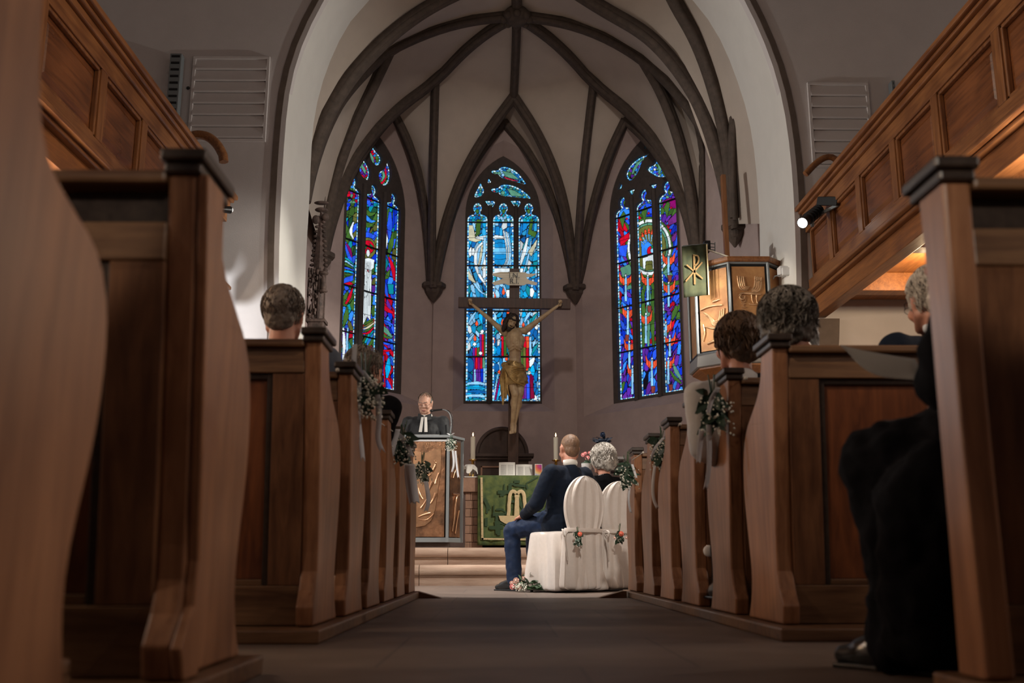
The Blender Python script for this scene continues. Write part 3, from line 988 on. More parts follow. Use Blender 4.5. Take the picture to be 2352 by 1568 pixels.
def paint_right(g):
    g.cells(23, [B1, B2, B2, B3, PU, B1, GR, B2, RD, (0.1, 0.02, 0.4)], (0.9, 2.0), flow=lambda x, y: (x + 0.4 * np.sign(x - 260) * (y % 400), y))
    g.cells(17, [B2, B3, GL, PU, GR], (1, 1), mask=g.y < 420)
    g.cells(20, [B1, B2, PU, PU, (0.1, 0.02, 0.4), B3], (0.9, 3.0), mask=g.y > 1180, flow=lambda x, y: (x + 0.2 * y, y))
    # green rays below the disc
    for k in range(9):
        x1 = 100 + 42 * k
        g.stroke([(262, 760), ((262 + x1) / 2, 860), (x1, 960 - abs(k - 4) * 30)], [3, 9, 12], [GR, GL, GD, GR, GL, GR, GD, GL, GR][k])
    for k in range(3):
        g.stroke([(232 + 28 * k, 880), (240 + 22 * k, 1040), (236 + 28 * k, 1200)], [7, 13, 6], [GR, GL, GR][k])
    g.poly([(105, 760), (180, 730), (190, 790), (120, 810)], GL); g.poly([(345, 730), (400, 800), (380, 830), (345, 790)], GL)
    # concentric rings
    g.ell(268, 645, 132, 168, GR); g.ell(268, 645, 122, 156, WH, ring=0.12); g.ell(268, 645, 105, 135, GL, ring=0.10); g.ell(268, 645, 94, 122, OLV)
    for a in range(0, 360, 24):
        t = math.radians(a)
        g.line([(268 + 94 * math.cos(t), 645 + 122 * math.sin(t)), (268 + 124 * math.cos(t), 645 + 158 * math.sin(t))], 1.3)
    g.poly([(222, 620), (250, 600), (300, 650), (300, 700), (228, 700)], B3)
    for k in range(7):
        t = math.radians(-150 + 20 * k)
        x0, y0 = 268 + 30 * math.cos(t), 650 + 36 * math.sin(t)
        x1, y1 = 266 + 52 * math.cos(t), 650 + 80 * math.sin(t)
        g.stroke([(x0, y0), (x1, y1)], [2, 4], LB_)
        x2, y2 = 266 + 58 * math.cos(t), 650 + 96 * math.sin(t)
        g.poly([(x1 - 9, y1), (x2 - 3, y2 - 14), (x2 + 5, y2 - 10), (x1 + 9, y1)], OR)
    g.ell(282, 668, 26, 30, RD); g.poly([(275, 640), (310, 625), (312, 650), (285, 655)], (0.0, 0.25, 0.08)); g.ell(286, 664, 12, 13, LB_)
    g.poly([(232, 705), (290, 685), (305, 700), (298, 765), (288, 765), (285, 720), (250, 722), (248, 765), (234, 765)], WH)
    g.poly([(248, 745), (282, 738), (290, 770), (246, 775)], OLV)
    # torches: pale blue candles with red drapes
    def torch(x, y, h, w):
        g.poly([(x - 38 * w, y - 30), (x - 24 * w, y + 5), (x, y + 18), (x + 24 * w, y + 5), (x + 38 * w, y - 34), (x + 34 * w, y + 30), (x + 14 * w, y + 52), (x - 14 * w, y + 52), (x - 34 * w, y + 28)], OR)
        g.line([(x - 20 * w, y + 10), (x - 16 * w, y + 46)], 1.2); g.line([(x + 20 * w, y + 8), (x + 18 * w, y + 44)], 1.2)
        g.poly([(x - 6, y), (x + 6, y), (x + 7, y + h), (x - 7, y + h)], LB_)
        g.ell(x, y - 3, 5, 9, WH)
    for a in ((138, 805, 140, 1.0), (260, 805, 160, 1.0), (375, 690, 120, 1.0), (376, 845, 130, 1.0), (150, 985, 150, .9), (250, 1018, 160, .95), (360, 1065, 110, .9), (382, 1140, 110, .9), (158, 1172, 150, .8), (283, 1265, 150, .95), (374, 1265, 140, .95), (175, 1310, 150, .8)):
        torch(*a)
    for x, y in ((382, 815), (270, 985), (145, 1145), (290, 1430), (388, 1420)):
        g.poly([(x - 12, y - 15), (x + 12, y - 15), (x + 9, y + 22), (x - 9, y + 22)], (0.22, 0.04, 0.03))
    g.stroke([(395, 1050), (415, 990), (420, 970)], [5, 14, 8], GR); g.stroke([(400, 1290), (420, 1340), (448, 1380)], [5, 12, 5], GL); g.stroke([(385, 1330), (410, 1370), (448, 1400)], [4, 10, 5], GR)
    g.stroke([(130, 1390), (115, 1430), (105, 1460)], [5, 12, 8], GR); g.stroke([(350, 985), (380, 1000), (400, 970)], [4, 7, 4], PU)
    # robed heads at the top
    for x, y, c in ((136, 395, B3), (257, 365, B2), (382, 335, MG)):
        g.poly([(x - 40, y + 95), (x - 34, y + 55), (x, y + 35), (x + 36, y + 50), (x + 42, y + 95)], c)
        g.ell(x, y, 20, 30, B2); g.ell(x, y + 6, 11, 18, GR); g.ell(x + 8, y + 92, 6, 6, RD)
        g.poly([(x - 34, y + 90), (x - 10, y + 50), (x + 2, y + 70), (x - 14, y + 150)], GR)
    g.poly([(370, 500), (430, 440), (432, 500), (375, 530)], (0.16, 0.02, 0.2)); g.poly([(390, 590), (420, 560), (420, 600), (395, 620)], (0.16, 0.02, 0.2))
    g.stroke([(430, 555), (420, 640), (395, 690)], [5, 12, 5], B2); g.stroke([(440, 560), (432, 620), (420, 660)], [3, 6, 3], RD)
    g.poly([(102, 600), (160, 560), (158, 600), (110, 640)], RD); g.poly([(100, 640), (150, 630), (140, 700), (100, 690)], B2)
    g.stroke([(235, 175), (215, 210), (195, 250)], [4, 6, 3], B3); g.stroke([(250, 150), (270, 142), (285, 138)], [5, 6, 3], RD); g.stroke([(230, 160), (190, 200), (175, 240)], [3, 9, 5], GL)
    g.stroke([(318, 185), (330, 215), (320, 240)], [4, 9, 4], GL); g.stroke([(345, 245), (365, 240), (375, 250)], [3, 6, 3], GR); g.ell(298, 214, 7, 7, WH)
    for x, y in ((127, 315), (190, 345), (314, 312)):
        g.ell(x, y, 5, 5, RD)


def glass_mat(name, strength):
    m, nt, b = new_mat(name)
    at = nt.nodes.new('ShaderNodeAttribute')
    at.attribute_name = 'Col'
    b.inputs['Base Color'].default_value = (0.02, 0.02, 0.03, 1)
    b.inputs['Roughness'].default_value = 0.5
    b.inputs['Specular IOR Level'].default_value = 0.1
    nt.links.new(at.outputs['Color'], b.inputs['Emission Color'])
    b.inputs['Emission Strength'].default_value = strength
    return m


GM = glass_mat('stained_glass', 1.0)


def window(idx, PLN, to_px, lancets, heads, polys, outline, recess, paint, seed, bars, thin, depth=0.32, border=(0.25, 0.75, 1.0)):
    """recess: (xl,xr,ybottom,yspring,yapex) crop px at the wall face; outline the same at the glass plane"""
    def S_(x, y, d):
        return PLN.px(*to_px(x, y), d)
    d = depth
    xl, xr, yb, ys, ya, xm = outline
    s0 = S_(xl, ys, d)[0]; s1 = S_(xr, ys, d)[0]
    sm = S_(xm, ya, d)[0]
    zb = S_(xm, yb, d)[1]; zs = S_(xm, ys, d)[1]; za = S_(xm, ya, d)[1]
    if abs((s0 + s1) / 2 - sm) > 0.02:
        sm = (s0 + s1) / 2
    out = pointed(s0, s1, zb, zs, za)
    rl, rr, rb, ra = recess  # margins in metres, at the wall face
    rec = pointed(s0 - rl, s1 + rr, zb - rb, zs, za + ra)
    root = bpy.data.objects.new('window_%d' % idx, None)
    c = PLN.P(sm, zb - rb, 0)
    root.location = c
    COL.objects.link(root)
    struct(root)
    # splayed reveal
    mb = MB().loft([[PLN.P(a, z, 0) for a, z in rec], [PLN.P(a, z, d - 0.1) for a, z in out], [PLN.P(a, z, d + 0.06) for a, z in out]], close=True)
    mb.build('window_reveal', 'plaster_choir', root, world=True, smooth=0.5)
    # openings
    holes = []
    lz = []
    for (a, b_) in lancets:
        l0 = S_(a[0], a[1], d)[0]; l1 = S_(b_[0], b_[1], d)[0]
        lz.append((l0, l1))
    zsh = S_(heads[0][0], heads[0][1], d)[1]
    zt = S_(heads[1][0], heads[1][1], d)[1]
    zlb = zb + 0.05
    for (l0, l1) in lz:
        holes.append(lancet(l0, l1, zlb, zsh, zt))
    for P in polys:
        pp = [S_(x, y, d) for x, y in P]
        q = smooth_path([(a, b_, 0) for a, b_ in pp] + [(pp[0][0], pp[0][1], 0)], 2 * len(pp) + 5, 1)[:-1]
        holes.append([(v.x, v.y) for v in q])
    outb = pointed(s0 - 0.03, s1 + 0.03, zb - 0.02, zs, za + 0.04)
    mb = MB().prism(outb, lambda a, z, e: PLN.P(a, z, d - 0.09 + e), 0.1, holes)
    mb.build('tracery', 'trac', root, world=True)
    # mullion roll mouldings
    for i in range(2):
        m0 = (lz[i][1] + lz[i + 1][0]) / 2
        wd = (lz[i + 1][0] - lz[i][1])
        mb = MB().tube([PLN.P(m0, zlb - 0.05, d - 0.1), PLN.P(m0, zsh, d - 0.1), PLN.P(m0, zt - 0.05, d - 0.1)], wd * 0.36, 8)
        mb.build('mullion', 'trac', root, world=True, smooth=True)
    # glass pane, a fine grid that carries the leaded picture
    nx = 165; nz = 540
    A = np.linspace(s0, s1, nx); Z = np.linspace(zb, za, nz)
    X, Y = np.meshgrid(A, Z)
    V = np.zeros((nx * nz, 3))
    dd = d - 0.03
    V[:, 0] = PLN.A.x + PLN.t.x * X.ravel() + PLN.n.x * dd
    V[:, 1] = PLN.A.y + PLN.t.y * X.ravel() + PLN.n.y * dd
    V[:, 2] = Y.ravel()
    # picture coordinates of every vertex
    D = V - np.array(CAMP)
    x = D[:, 0] * math.cos(PSI) - D[:, 1] * math.sin(PSI)
    f0 = D[:, 0] * math.sin(PSI) + D[:, 1] * math.cos(PSI)
    fw = f0 * math.cos(PITCH) + D[:, 2] * math.sin(PITCH)
    up = -f0 * math.sin(PITCH) + D[:, 2] * math.cos(PITCH)
    ox, oy = to_px(0, 0)
    gx = (1176 + F * x / fw - ox) * 2.412
    gy = (784 - F * up / fw - oy) * 2.412
    g = Glass(gx, gy, seed)
    paint(g)
    # saddle bars, beaded border, fine ferramenta
    zz = V[:, 2]
    for yb_ in bars:
        zbv = S_(xm, yb_, dd)[1]
        g.lead[np.abs(zz - zbv) < 0.011] = 1
    for yb_ in thin:
        zbv = S_(xm, yb_, dd)[1]
        g.lead[np.abs(zz - zbv) < 0.004] = 1
    sx = X.ravel()
    for hi, H in enumerate(holes):
        HP = np.array(H)
        n = len(HP)
        lo, hi_ = HP.min(0), HP.max(0)
        near = (sx > lo[0] - .05) & (sx < hi_[0] + .05) & (zz > lo[1] - .05) & (zz < hi_[1] + .05)
        ix = np.where(near)[0]
        best = np.full(len(ix), 1e9); along = np.zeros(len(ix)); acc = 0
        for i in range(n):
            p, q = HP[i], HP[(i + 1) % n]
            e = q - p; L = math.hypot(*e) + 1e-9
            t = np.clip(((sx[ix] - p[0]) * e[0] + (zz[ix] - p[1]) * e[1]) / L / L, 0, 1)
            ds = np.hypot(sx[ix] - p[0] - t * e[0], zz[ix] - p[1] - t * e[1])
            bt = ds < best
            along = np.where(bt, acc + t * L, along)
            best = np.where(bt, ds, best)
            acc += L
        bead = (best < 0.028)
        k = np.floor(along / 0.05).astype(int)
        ph = along / 0.05 - k
        cb = np.array([border, (0.7, 0.9, 1.0), (0.05, 0.3, 0.75)], np.float32)[(k * 7 + (k // 3)) % 3]
        s_ = ix[bead]
        g.col[s_] = cb[bead]
        g.lead[s_] = (ph[bead] < 0.22) | (best[bead] > 0.022)
    col = g.col * (1 - g.lead[:, None] * 0.985)
    nzv = np.random.RandomState(seed).rand(len(col)) * 0.2 + 0.9
    col = col * nzv[:, None]
    me = bpy.data.meshes.new('glass')
    loc = np.array(root.location)
    me.vertices.add(nx * nz)
    me.vertices.foreach_set('co', (V - loc).ravel())
    i, j = np.meshgrid(np.arange(nx - 1), np.arange(nz - 1))
    a = (j * nx + i).ravel()
    fc = np.stack([a, a + 1, a + nx + 1, a + nx], 1)
    # keep only cells inside the outline
    op = np.array(out)
    cx = sx[fc].mean(1); cz = zz[fc].mean(1)
    ins = np.zeros(len(cx), bool)
    for i in range(len(op)):
        x0, y0 = op[i]; x1, y1 = op[(i + 1) % len(op)]
        if y1 == y0:
            continue
        cnd = (y0 > cz) != (y1 > cz)
        ins ^= cnd & (cx < (x1 - x0) * (cz - y0) / (y1 - y0) + x0)
    fc = fc[ins]
    me.loops.add(len(fc) * 4)
    me.loops.foreach_set('vertex_index', fc.ravel())
    me.polygons.add(len(fc))
    me.polygons.foreach_set('loop_start', np.arange(len(fc)) * 4)
    me.update(calc_edges=True)
    ca = me.color_attributes.new('Col', 'FLOAT_COLOR', 'POINT')
    rgba = np.ones((len(col), 4), np.float32)
    rgba[:, :3] = col
    ca.data.foreach_set('color', rgba.ravel())
    me.materials.append(GM)
    o = bpy.data.objects.new('glass', me)
    COL.objects.link(o)
    o.parent = root
    # iron saddle bars standing just proud of the glass
    for yb_ in bars:
        zbv = S_(xm, yb_, dd)[1]
        for (l0, l1) in lz:
            MB().bar(PLN.P(l0, zbv, dd - 0.02), PLN.P(l1, zbv, dd - 0.02), 0.018, 0.02).build('saddle_bar', 'lead', root, world=True)
    return rec


recC = window(1, PC, cC, [((106, 430), (216, 430)), ((248, 430), (360, 430)), ((389, 430), (501, 430))],
              ((300, 425), (300, 340)),
              [[(235, 163), (250, 148), (270, 158), (290, 133), (330, 133), (380, 160), (415, 203), (438, 240), (395, 228), (340, 212), (290, 200), (272, 172), (252, 182)],
               [(233, 263), (250, 248), (272, 256), (285, 235), (320, 228), (380, 243), (430, 277), (466, 315), (420, 312), (350, 304), (290, 300), (276, 275), (252, 282)],
               [(178, 222), (209, 288), (128, 322)], [(222, 196), (242, 221), (215, 233)], [(200, 322), (270, 321), (236, 374)], [(341, 322), (412, 319), (377, 375)]],
              (95, 510, 1445, 400, 80, 303), (0.17, 0.2, 0.16, 0.2), paint_center, 3, (437, 677, 928, 1180), (520, 600, 770, 850, 1010, 1093, 1265, 1350))
recL = window(2, PL, cLw, [((91, 400), (170, 400)), ((199, 430), (283, 430)), ((312, 450), (390, 450))],
              ((239, 385), (239, 308)),
              [[(245, 92), (262, 118), (292, 150), (287, 185), (262, 204), (238, 190), (221, 160), (219, 122)],
               [(183, 152), (211, 185), (231, 235), (217, 288), (188, 272), (162, 245), (161, 203)],
               [(320, 165), (340, 212), (341, 270), (322, 307), (285, 312), (266, 270), (269, 233), (301, 225)]],
              (70, 415, 1440, 420, 30, 265), (0.2, 0.55, 0.18, 0.25), paint_left, 5, (390, 655, 905, 1155), (520, 780, 1030, 1280))
recR = window(3, PR, cRw, [((92, 450), (180, 450)), ((207, 430), (303, 430)), ((332, 400), (435, 400))],
              ((257, 420), (257, 335)),
              [[(290, 135), (255, 142), (230, 148), (175, 190), (150, 235), (150, 265), (180, 290), (210, 265), (235, 215), (255, 165)],
               [(322, 163), (345, 200), (375, 240), (386, 266), (330, 263), (300, 246), (267, 225), (272, 204), (305, 197)],
               [(127, 290), (144, 321), (105, 341)], [(168, 337), (216, 321), (188, 374)], [(287, 307), (341, 293), (313, 342)], [(264, 92), (275, 107), (256, 109)]],
              (68, 452, 1490, 420, 55, 262), (0.45, 0.2, 0.18, 0.25), paint_right, 9, (430, 690, 945, 1200), (560, 820, 1075, 1330))


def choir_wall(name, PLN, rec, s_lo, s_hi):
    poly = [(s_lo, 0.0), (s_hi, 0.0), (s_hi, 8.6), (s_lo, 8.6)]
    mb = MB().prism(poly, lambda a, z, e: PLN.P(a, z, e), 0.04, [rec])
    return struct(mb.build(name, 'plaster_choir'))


choir_wall('wall_back', PC, recC, 0.0, PC.L)
choir_wall('wall_apse_left', PL, recL, 0, PL.L)
choir_wall('wall_apse_right', PR, recR, 0, PR.L)
mb = MB().prism([(0, 0), (2.1, 0), (2.1, 8.6), (0, 8.6)], lambda a, z, e: (cL1.x - 0.08 - a * 0.18 - e, cL1.y + 0.06 - a, z), 0.04)
struct(mb.build('wall_choir_left', 'plaster_choir'))
mb = MB().prism([(0, 0), (2.2, 0), (2.2, 8.6), (0, 8.6)], lambda a, z, e: (cR1.x + 0.08 + a * 0.24 + e, cR1.y + 0.06 - a, z), 0.04)
struct(mb.build('wall_choir_right', 'plaster_choir'))
struct(MB().box(-6, 7, 11.9, 18, 8.85, 8.95).build('ceiling_choir', 'plaster_choir'))


# ================================================================= VAULT
def pl(pts, Y0, Y1):
    """picture polyline with depth running from Y0 to Y1"""
    L = [0]
    for a, b_ in zip(pts, pts[1:]):
        L.append(L[-1] + math.hypot(b_[0] - a[0], b_[1] - a[1]))
    return [W(p[0], p[1], Y0 + (Y1 - Y0) * l / L[-1]) for p, l in zip(pts, L)]


def onp(pts, PLN, d=-0.03):
    out = []
    for x, y in pts:
        a, z = PLN.px(x, y, d)
        out.append(PLN.P(a, z, d))
    return out


BOSS = (1187, 35)
c_boss_J0 = pl([BOSS, (1185, 120), (1180, 222)], 13.8, 15.6)
c_J0_CL2 = pl([(1180, 222), (1122, 300), (1068, 390), (1030, 490), (1008, 580), (998, 655)], 15.6, 16.05)
c_J0_CR2 = pl([(1180, 222), (1232, 300), (1275, 395), (1300, 490), (1314, 580), (1320, 660)], 15.6, 16.05)
c_boss_J1L = pl([BOSS, (1120, 72), (1062, 120), (1000, 187)], 13.8, 15.1)
c_boss_J1R = pl([BOSS, (1255, 80), (1310, 130), (1363, 192)], 13.8, 15.1)
c_J1L_CL2 = pl([(1000, 187), (997, 300), (993, 450), (992, 560), (992, 655)], 15.1, 16.05)
c_J1R_CR2 = pl([(1363, 192), (1350, 300), (1337, 420), (1329, 540), (1325, 660)], 15.1, 16.05)
c_J1L_CL1 = pl([(1000, 187), (930, 235), (870, 290), (815, 360), (778, 440), (755, 520), (743, 585)], 15.1, 14.05)
c_J1R_CR1 = pl([(1363, 192), (1440, 250), (1500, 315), (1545, 390), (1575, 470), (1592, 540), (1600, 600)], 15.1, 14.15)
c_boss_J2L = pl([BOSS, (1080, 45), (990, 70), (897, 112)], 13.8, 13.9)
c_boss_J2R = pl([BOSS, (1300, 50), (1395, 85), (1475, 134)], 13.8, 13.9)
c_J2L_CL1 = pl([(897, 112), (860, 190), (815, 280), (777, 380), (752, 480), (738, 585)], 13.9, 14.0)
c_J2R_CR1 = pl([(1475, 134), (1520, 210), (1555, 300), (1580, 400), (1595, 500), (1603, 590)], 13.9, 14.1)
c_J2L_CL0 = pl([(897, 112), (850, 150), (790, 215), (748, 290), (720, 370), (700, 460)], 13.9, 12.6)
c_J2R_CR0 = pl([(1475, 134), (1535, 185), (1600, 265), (1645, 350), (1672, 430), (1686, 520)], 13.9, 12.95)
c_TL = pl([(1187, -75), (1080, -30), (1010, 2), (940, 45), (870, 103), (800, 180), (745, 270), (715, 360), (695, 460)], 12.75, 12.5)
c_TR = pl([(1187, -75), (1290, -40), (1387, 22), (1481, 74), (1548, 142), (1615, 245), (1660, 390), (1678, 480), (1686, 520)], 12.75, 12.85)
c_ridge = pl([BOSS, (1187, -75)], 13.8, 12.75)
c_R13 = pl([(1500, -110), (1548, 0), (1602, 89), (1642, 200), (1669, 312), (1682, 446), (1688, 520)], 12.2, 12.9)
c_FC_l = [c_J0_CL2[0]] + onp([(1158, 280), (1112, 335), (1068, 405), (1036, 490), (1010, 590), (998, 655)], PC)
c_FC_r = [c_J0_CR2[0]] + onp([(1158, 280), (1205, 335), (1250, 410), (1285, 500), (1308, 590), (1320, 660)], PC)
c_FL = [c_J1L_CL2[0]] + onp([(905, 262), (935, 320), (960, 390), (975, 460), (985, 550), (991, 655)], PL)
c_FR = [c_J1R_CR2[0]] + onp([(1437, 275), (1405, 340), (1380, 410), (1355, 500), (1338, 600), (1326, 660)], PR)
c_F4 = pl([(1475, 134), (1560, 200), (1612, 300), (1614, 420), (1608, 590)], 13.9, 14.05)
c_F4b = pl([(1475, 134), (1560, 200), (1625, 290), (1670, 400), (1690, 520)], 13.9, 12.95)


def patch(name, A, B, n=40, m=6, off=0.05):
    a = resample(A, n); b_ = resample(B, n)
    bk = Vector((0, 0.04, off))
    rings = [[p.lerp(q, k / m) + bk for k in range(m + 1)] for p, q in zip(a, b_)]
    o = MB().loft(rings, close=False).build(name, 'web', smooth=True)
    return struct(o)


k_ = 1
for A, B in ((c_boss_J0 + c_J0_CL2[1:], c_boss_J1L + c_J1L_CL2[1:]),
             (c_boss_J0 + c_J0_CR2[1:], c_boss_J1R + c_J1R_CR2[1:]),
             (c_boss_J1L + c_J1L_CL1[1:], c_boss_J2L + c_J2L_CL1[1:]),
             (c_boss_J1R + c_J1R_CR1[1:], c_boss_J2R + c_J2R_CR1[1:]),
             (c_boss_J2L + c_J2L_CL0[1:], c_TL), (c_boss_J2R + c_J2R_CR0[1:], c_TR),
             (c_J2L_CL1, c_J2L_CL0), (c_J2R_CR1, c_F4), (c_J2R_CR0, c_F4b),
             (c_J0_CL2, c_FC_l), (c_J0_CR2, c_FC_r), (c_J1L_CL2, c_FL), (c_J1R_CR2, c_FR),
             (c_J1L_CL1, [c_FL[0]] + onp([(905, 262), (870, 300), (820, 370), (785, 445), (760, 520), (745, 585)], PL)),
             (c_J1R_CR1, [c_FR[0]] + onp([(1437, 275), (1495, 330), (1540, 400), (1572, 475), (1590, 545), (1600, 600)], PR)),
             (c_TL, pl([(1187, -230), (1000, -150), (880, -50), (800, 20), (730, 130), (690, 250), (680, 460)], 12.0, 11.95)),
             (c_TR[:5] + [c_TR[-1]], [c_TR[0]] + c_R13), (c_R13, pl([(1480, -200), (1600, -40), (1670, 90), (1725, 250), (1745, 400), (1752, 520)], 11.95, 11.95))):
    patch('ceiling_vault_%d' % k_, A, B)
    k_ += 1
patch('ceiling_vault_%d' % k_, c_ridge, [W(1187, 35, 13.8), W(1187, -75, 12.75)])


tn = [2]


def rib(path, r=0.075, name=None, n=32):
    P = smooth_path(path, n, 2)
    mb = MB()
    # moulded rib: deep narrow core with two rolls
    mb.tube(P, r, 8, flat=1.15)
    mb.tube([p + Vector((0, -0.05, -0.05)) for p in P], r * 0.55, 8)
    o = mb.build('trim_%d' % tn[0], 'rib', smooth=True)
    tn[0] += 1
    return struct(o)


rib(c_boss_J0, 0.07); rib(c_J0_CL2, 0.085); rib(c_J0_CR2, 0.085)
rib(c_boss_J1L + c_J1L_CL1[1:], 0.085); rib(c_boss_J1R + c_J1R_CR1[1:], 0.085)
rib(c_J1L_CL2, 0.07); rib(c_J1R_CR2, 0.07)
rib(c_boss_J2L + c_J2L_CL0[1:], 0.085); rib(c_boss_J2R + c_J2R_CR0[1:], 0.085)
rib(c_J2L_CL1, 0.085); rib(c_J2R_CR1, 0.085)
rib(c_TL, 0.10, n=40); rib(c_TR, 0.10, n=40); rib(c_R13, 0.10)
rib(c_FC_l[1:], 0.075); rib(c_FC_r[1:], 0.075); rib(c_FL[1:], 0.075); rib(c_FR[1:], 0.075)
rib(onp([(905, 262), (870, 300), (820, 370), (785, 445), (760, 520), (745, 585)], PL), 0.07)
rib(onp([(1437, 275), (1495, 330), (1540, 400), (1572, 475), (1590, 545), (1600, 600)], PR), 0.07)
rib(c_F4[1:] , 0.05)
rib(pl([(1716, 50), (1697, 170), (1686, 260), (1680, 380), (1686, 500)], 12.3, 12.7), 0.06)
rib(pl([(742, 300), (738, 420), (738, 585)], 13.6, 13.95), 0.06)
rib(c_ridge, 0.08, n=6)
# boss
mb = MB().lathe([(0.02, -0.13), (0.12, -0.12), (0.2, -0.06), (0.22, 0.02), (0.16, 0.1)], tuple(W(1187, 38, 13.75)), 16)
for k in range(8):
    a = k * math.pi / 4
    c = W(1187, 38, 13.75)
    mb.ell((c.x + .19 * math.cos(a), c.y + .19 * math.sin(a), c.z - 0.05), 0.06)
struct(mb.build('trim_%d' % tn[0], 'rib', smooth=True)); tn[0] += 1
# carved consoles under the rib bundles
for c, s in ((cL2, 1.0), (cR2, 1.0), (cL1, 0.95), (cR1, 0.95), (cR0, 0.85)):
    mb = MB()
    mb.lathe([(0.20 * s, 0.02), (0.21 * s, 0.0), (0.21 * s, -0.05), (0.16 * s, -0.08), (0.15 * s, -0.13), (0.10 * s, -0.2), (0.05 * s, -0.26), (0.015, -0.3)], (c.x, c.y + 0.05, c.z + 0.02), 8)
    mb.ell((c.x, c.y - 0.02, c.z - 0.1), (0.09, 0.07, 0.07))
    struct(mb.build('trim_%d' % tn[0], 'rib')); tn[0] += 1

# ================================================================= GALLERIES
def gallery(side, X, yend, panels, ztop, zbot, ytop0, text):
    """side=+1 right, -1 left; parapet face in the plane x=X"""
    g = thing('gallery', text, 'gallery', (X, yend, zbot - 0.2))
    sg = side
    Y0 = -1.0

    def bx(x0, x1, y0, y1, z0, z1):
        a, b_ = sorted((X + sg * x0, X + sg * x1))
        return (a, b_, y0, y1, z0, z1)
    # backing board of the parapet
    MB().box(*bx(0.05, 0.09, Y0, yend, zbot, ztop - 0.04)).build('parapet_board', 'galp', g, world=True)
    # handrail: stepped moulding
    mb = MB()
    mb.box(*bx(-0.10, 0.16, Y0, yend + 0.03, ztop - 0.05, ztop))
    mb.box(*bx(-0.065, 0.13, Y0, yend + 0.015, ztop - 0.085, ztop - 0.05))
    mb.box(*bx(-0.03, 0.10, Y0, yend, ztop - 0.15, ztop - 0.085))
    mb.build('handrail', 'gal', g, world=True, bevel=0.012)
    mb = MB().box(*bx(0.0, 0.06, Y0, yend, ztop - 0.30, ztop - 0.15))
    mb.build('top_rail', 'gal', g, world=True, bevel=0.006)
    MB().box(*bx(0.0, 0.06, Y0, yend, zbot, zbot + 0.13)).build('bottom_rail', 'gal', g, world=True, bevel=0.006)
    mb = MB()
    mb.box(*bx(-0.05, 0.08, Y0, yend + 0.01, zbot - 0.035, zbot))
    mb.box(*bx(-0.09, 0.08, Y0, yend + 0.02, zbot - 0.075, zbot - 0.035))
    mb.box(*bx(-0.04, 0.08, Y0, yend, zbot - 0.11, zbot - 0.075))
    mb.build('cornice', 'gal', g, world=True, bevel=0.01)
    MB().box(*bx(0.02, 0.16, Y0, yend, zbot - 0.30, zbot - 0.11)).build('edge_beam', 'beam', g, world=True, bevel=0.006)
    ys_ = panels
    for i, (a, b_, wide) in enumerate(ys_):
        # stile after every panel; wide ones carry a projecting pilaster
        MB().box(*bx(0.0, 0.06, a - 0.001, a + (0.11 if not wide else 0.26), zbot + 0.13, ztop - 0.30)).build('stile', 'galz', g, world=True, bevel=0.005)
        if wide:
            MB().box(*bx(-0.03, 0.0, a + 0.04, a + 0.22, zbot, ztop - 0.15)).build('pilaster', 'galz', g, world=True, bevel=0.006)
        y0 = a + (0.11 if not wide else 0.26)
        y1 = b_
        mb = MB()
        for t0, t1, d0, d1 in ((0.0, 0.03, 0.012, 0.05),):
            mb.box(*bx(d0, d1, y0, y1, ztop - 0.30 - t1, ztop - 0.30)); mb.box(*bx(d0, d1, y0, y1, zbot + 0.13, zbot + 0.13 + t1))
            mb.box(*bx(d0, d1, y0, y0 + t1, zbot + 0.13, ztop - 0.30)); mb.box(*bx(d0, d1, y1 - t1, y1, zbot + 0.13, ztop - 0.30))
        f = mb.build('panel_moulding', 'galz', g, world=True, bevel=0.008)
        z0, z1 = zbot + 0.2, ztop - 0.37
        vs = []
        mb = MB()
        o_ = [(y0 + 0.05, z0), (y1 - 0.05, z0), (y1 - 0.05, z1), (y0 + 0.05, z1)]
        i_ = [(y0 + 0.09, z0 + 0.04), (y1 - 0.09, z0 + 0.04), (y1 - 0.09, z1 - 0.04), (y0 + 0.09, z1 - 0.04)]
        mb.loft([[(X + sg * 0.052, a_, c_) for a_, c_ in o_], [(X + sg * 0.03, a_, c_) for a_, c_ in i_]], caps=True)
        mb.build('panel', 'galp', g, world=True)
    return g


pr = []
e = 10.47
for wd, wide in ((0.72, 0), (0.86, 0), (0.86, 0), (0.86, 0), (1.0, 0), (1.0, 1), (1.1, 0), (1.1, 1), (1.1, 0), (1.1, 1), (1.1, 0)):
    pr.append((e - wd, e, wide))
    e -= wd
GXR, GXL = 3.40, -2.95
gr = gallery(1, GXR, 10.58, pr, 4.13, 3.15, 0, 'right wooden gallery with carved panels, black spotlight fixed to its end')
gl = gallery(-1, GXL, 10.2, [(a - .38, b_ - .38, c) for a, b_, c in pr], 4.10, 3.12, 0, 'left wooden gallery with warm panels above the near pews')

# floors and joists of the galleries
for side, X, g in ((1, GXR, gr), (-1, GXL, gl)):
    ye = 10.58 if side > 0 else 10.2
    a, b_ = sorted((X + side * 0.16, 6.4 * side))
    MB().box(a, b_, -1, ye, 3.06, 3.12).build('floor_boards', 'beam', g, world=True)
    for y in (9.6, 8.2, 6.8, 5.4, 4.0, 2.6):
        MB().box(a, b_, y - 0.09, y + 0.09, 2.87, 3.06).build('joist', 'beam', g, world=True, bevel=0.008)
# second tier board seen behind the left parapet (bench front on the gallery)
def scroll(name, X, y, z, side, text):
    P = []
    for i in range(15):
        t = i / 14
        P.append((X, y - 0.22 + 0.62 * t, z + 0.19 * math.sin(math.pi * (0.12 + 0.88 * t)) ** 0.9 - 0.04 * t))
    o = MB().tube(P, 0.045, 8).build(name, 'gal', smooth=True)
    return label(o, text, 'bench end')


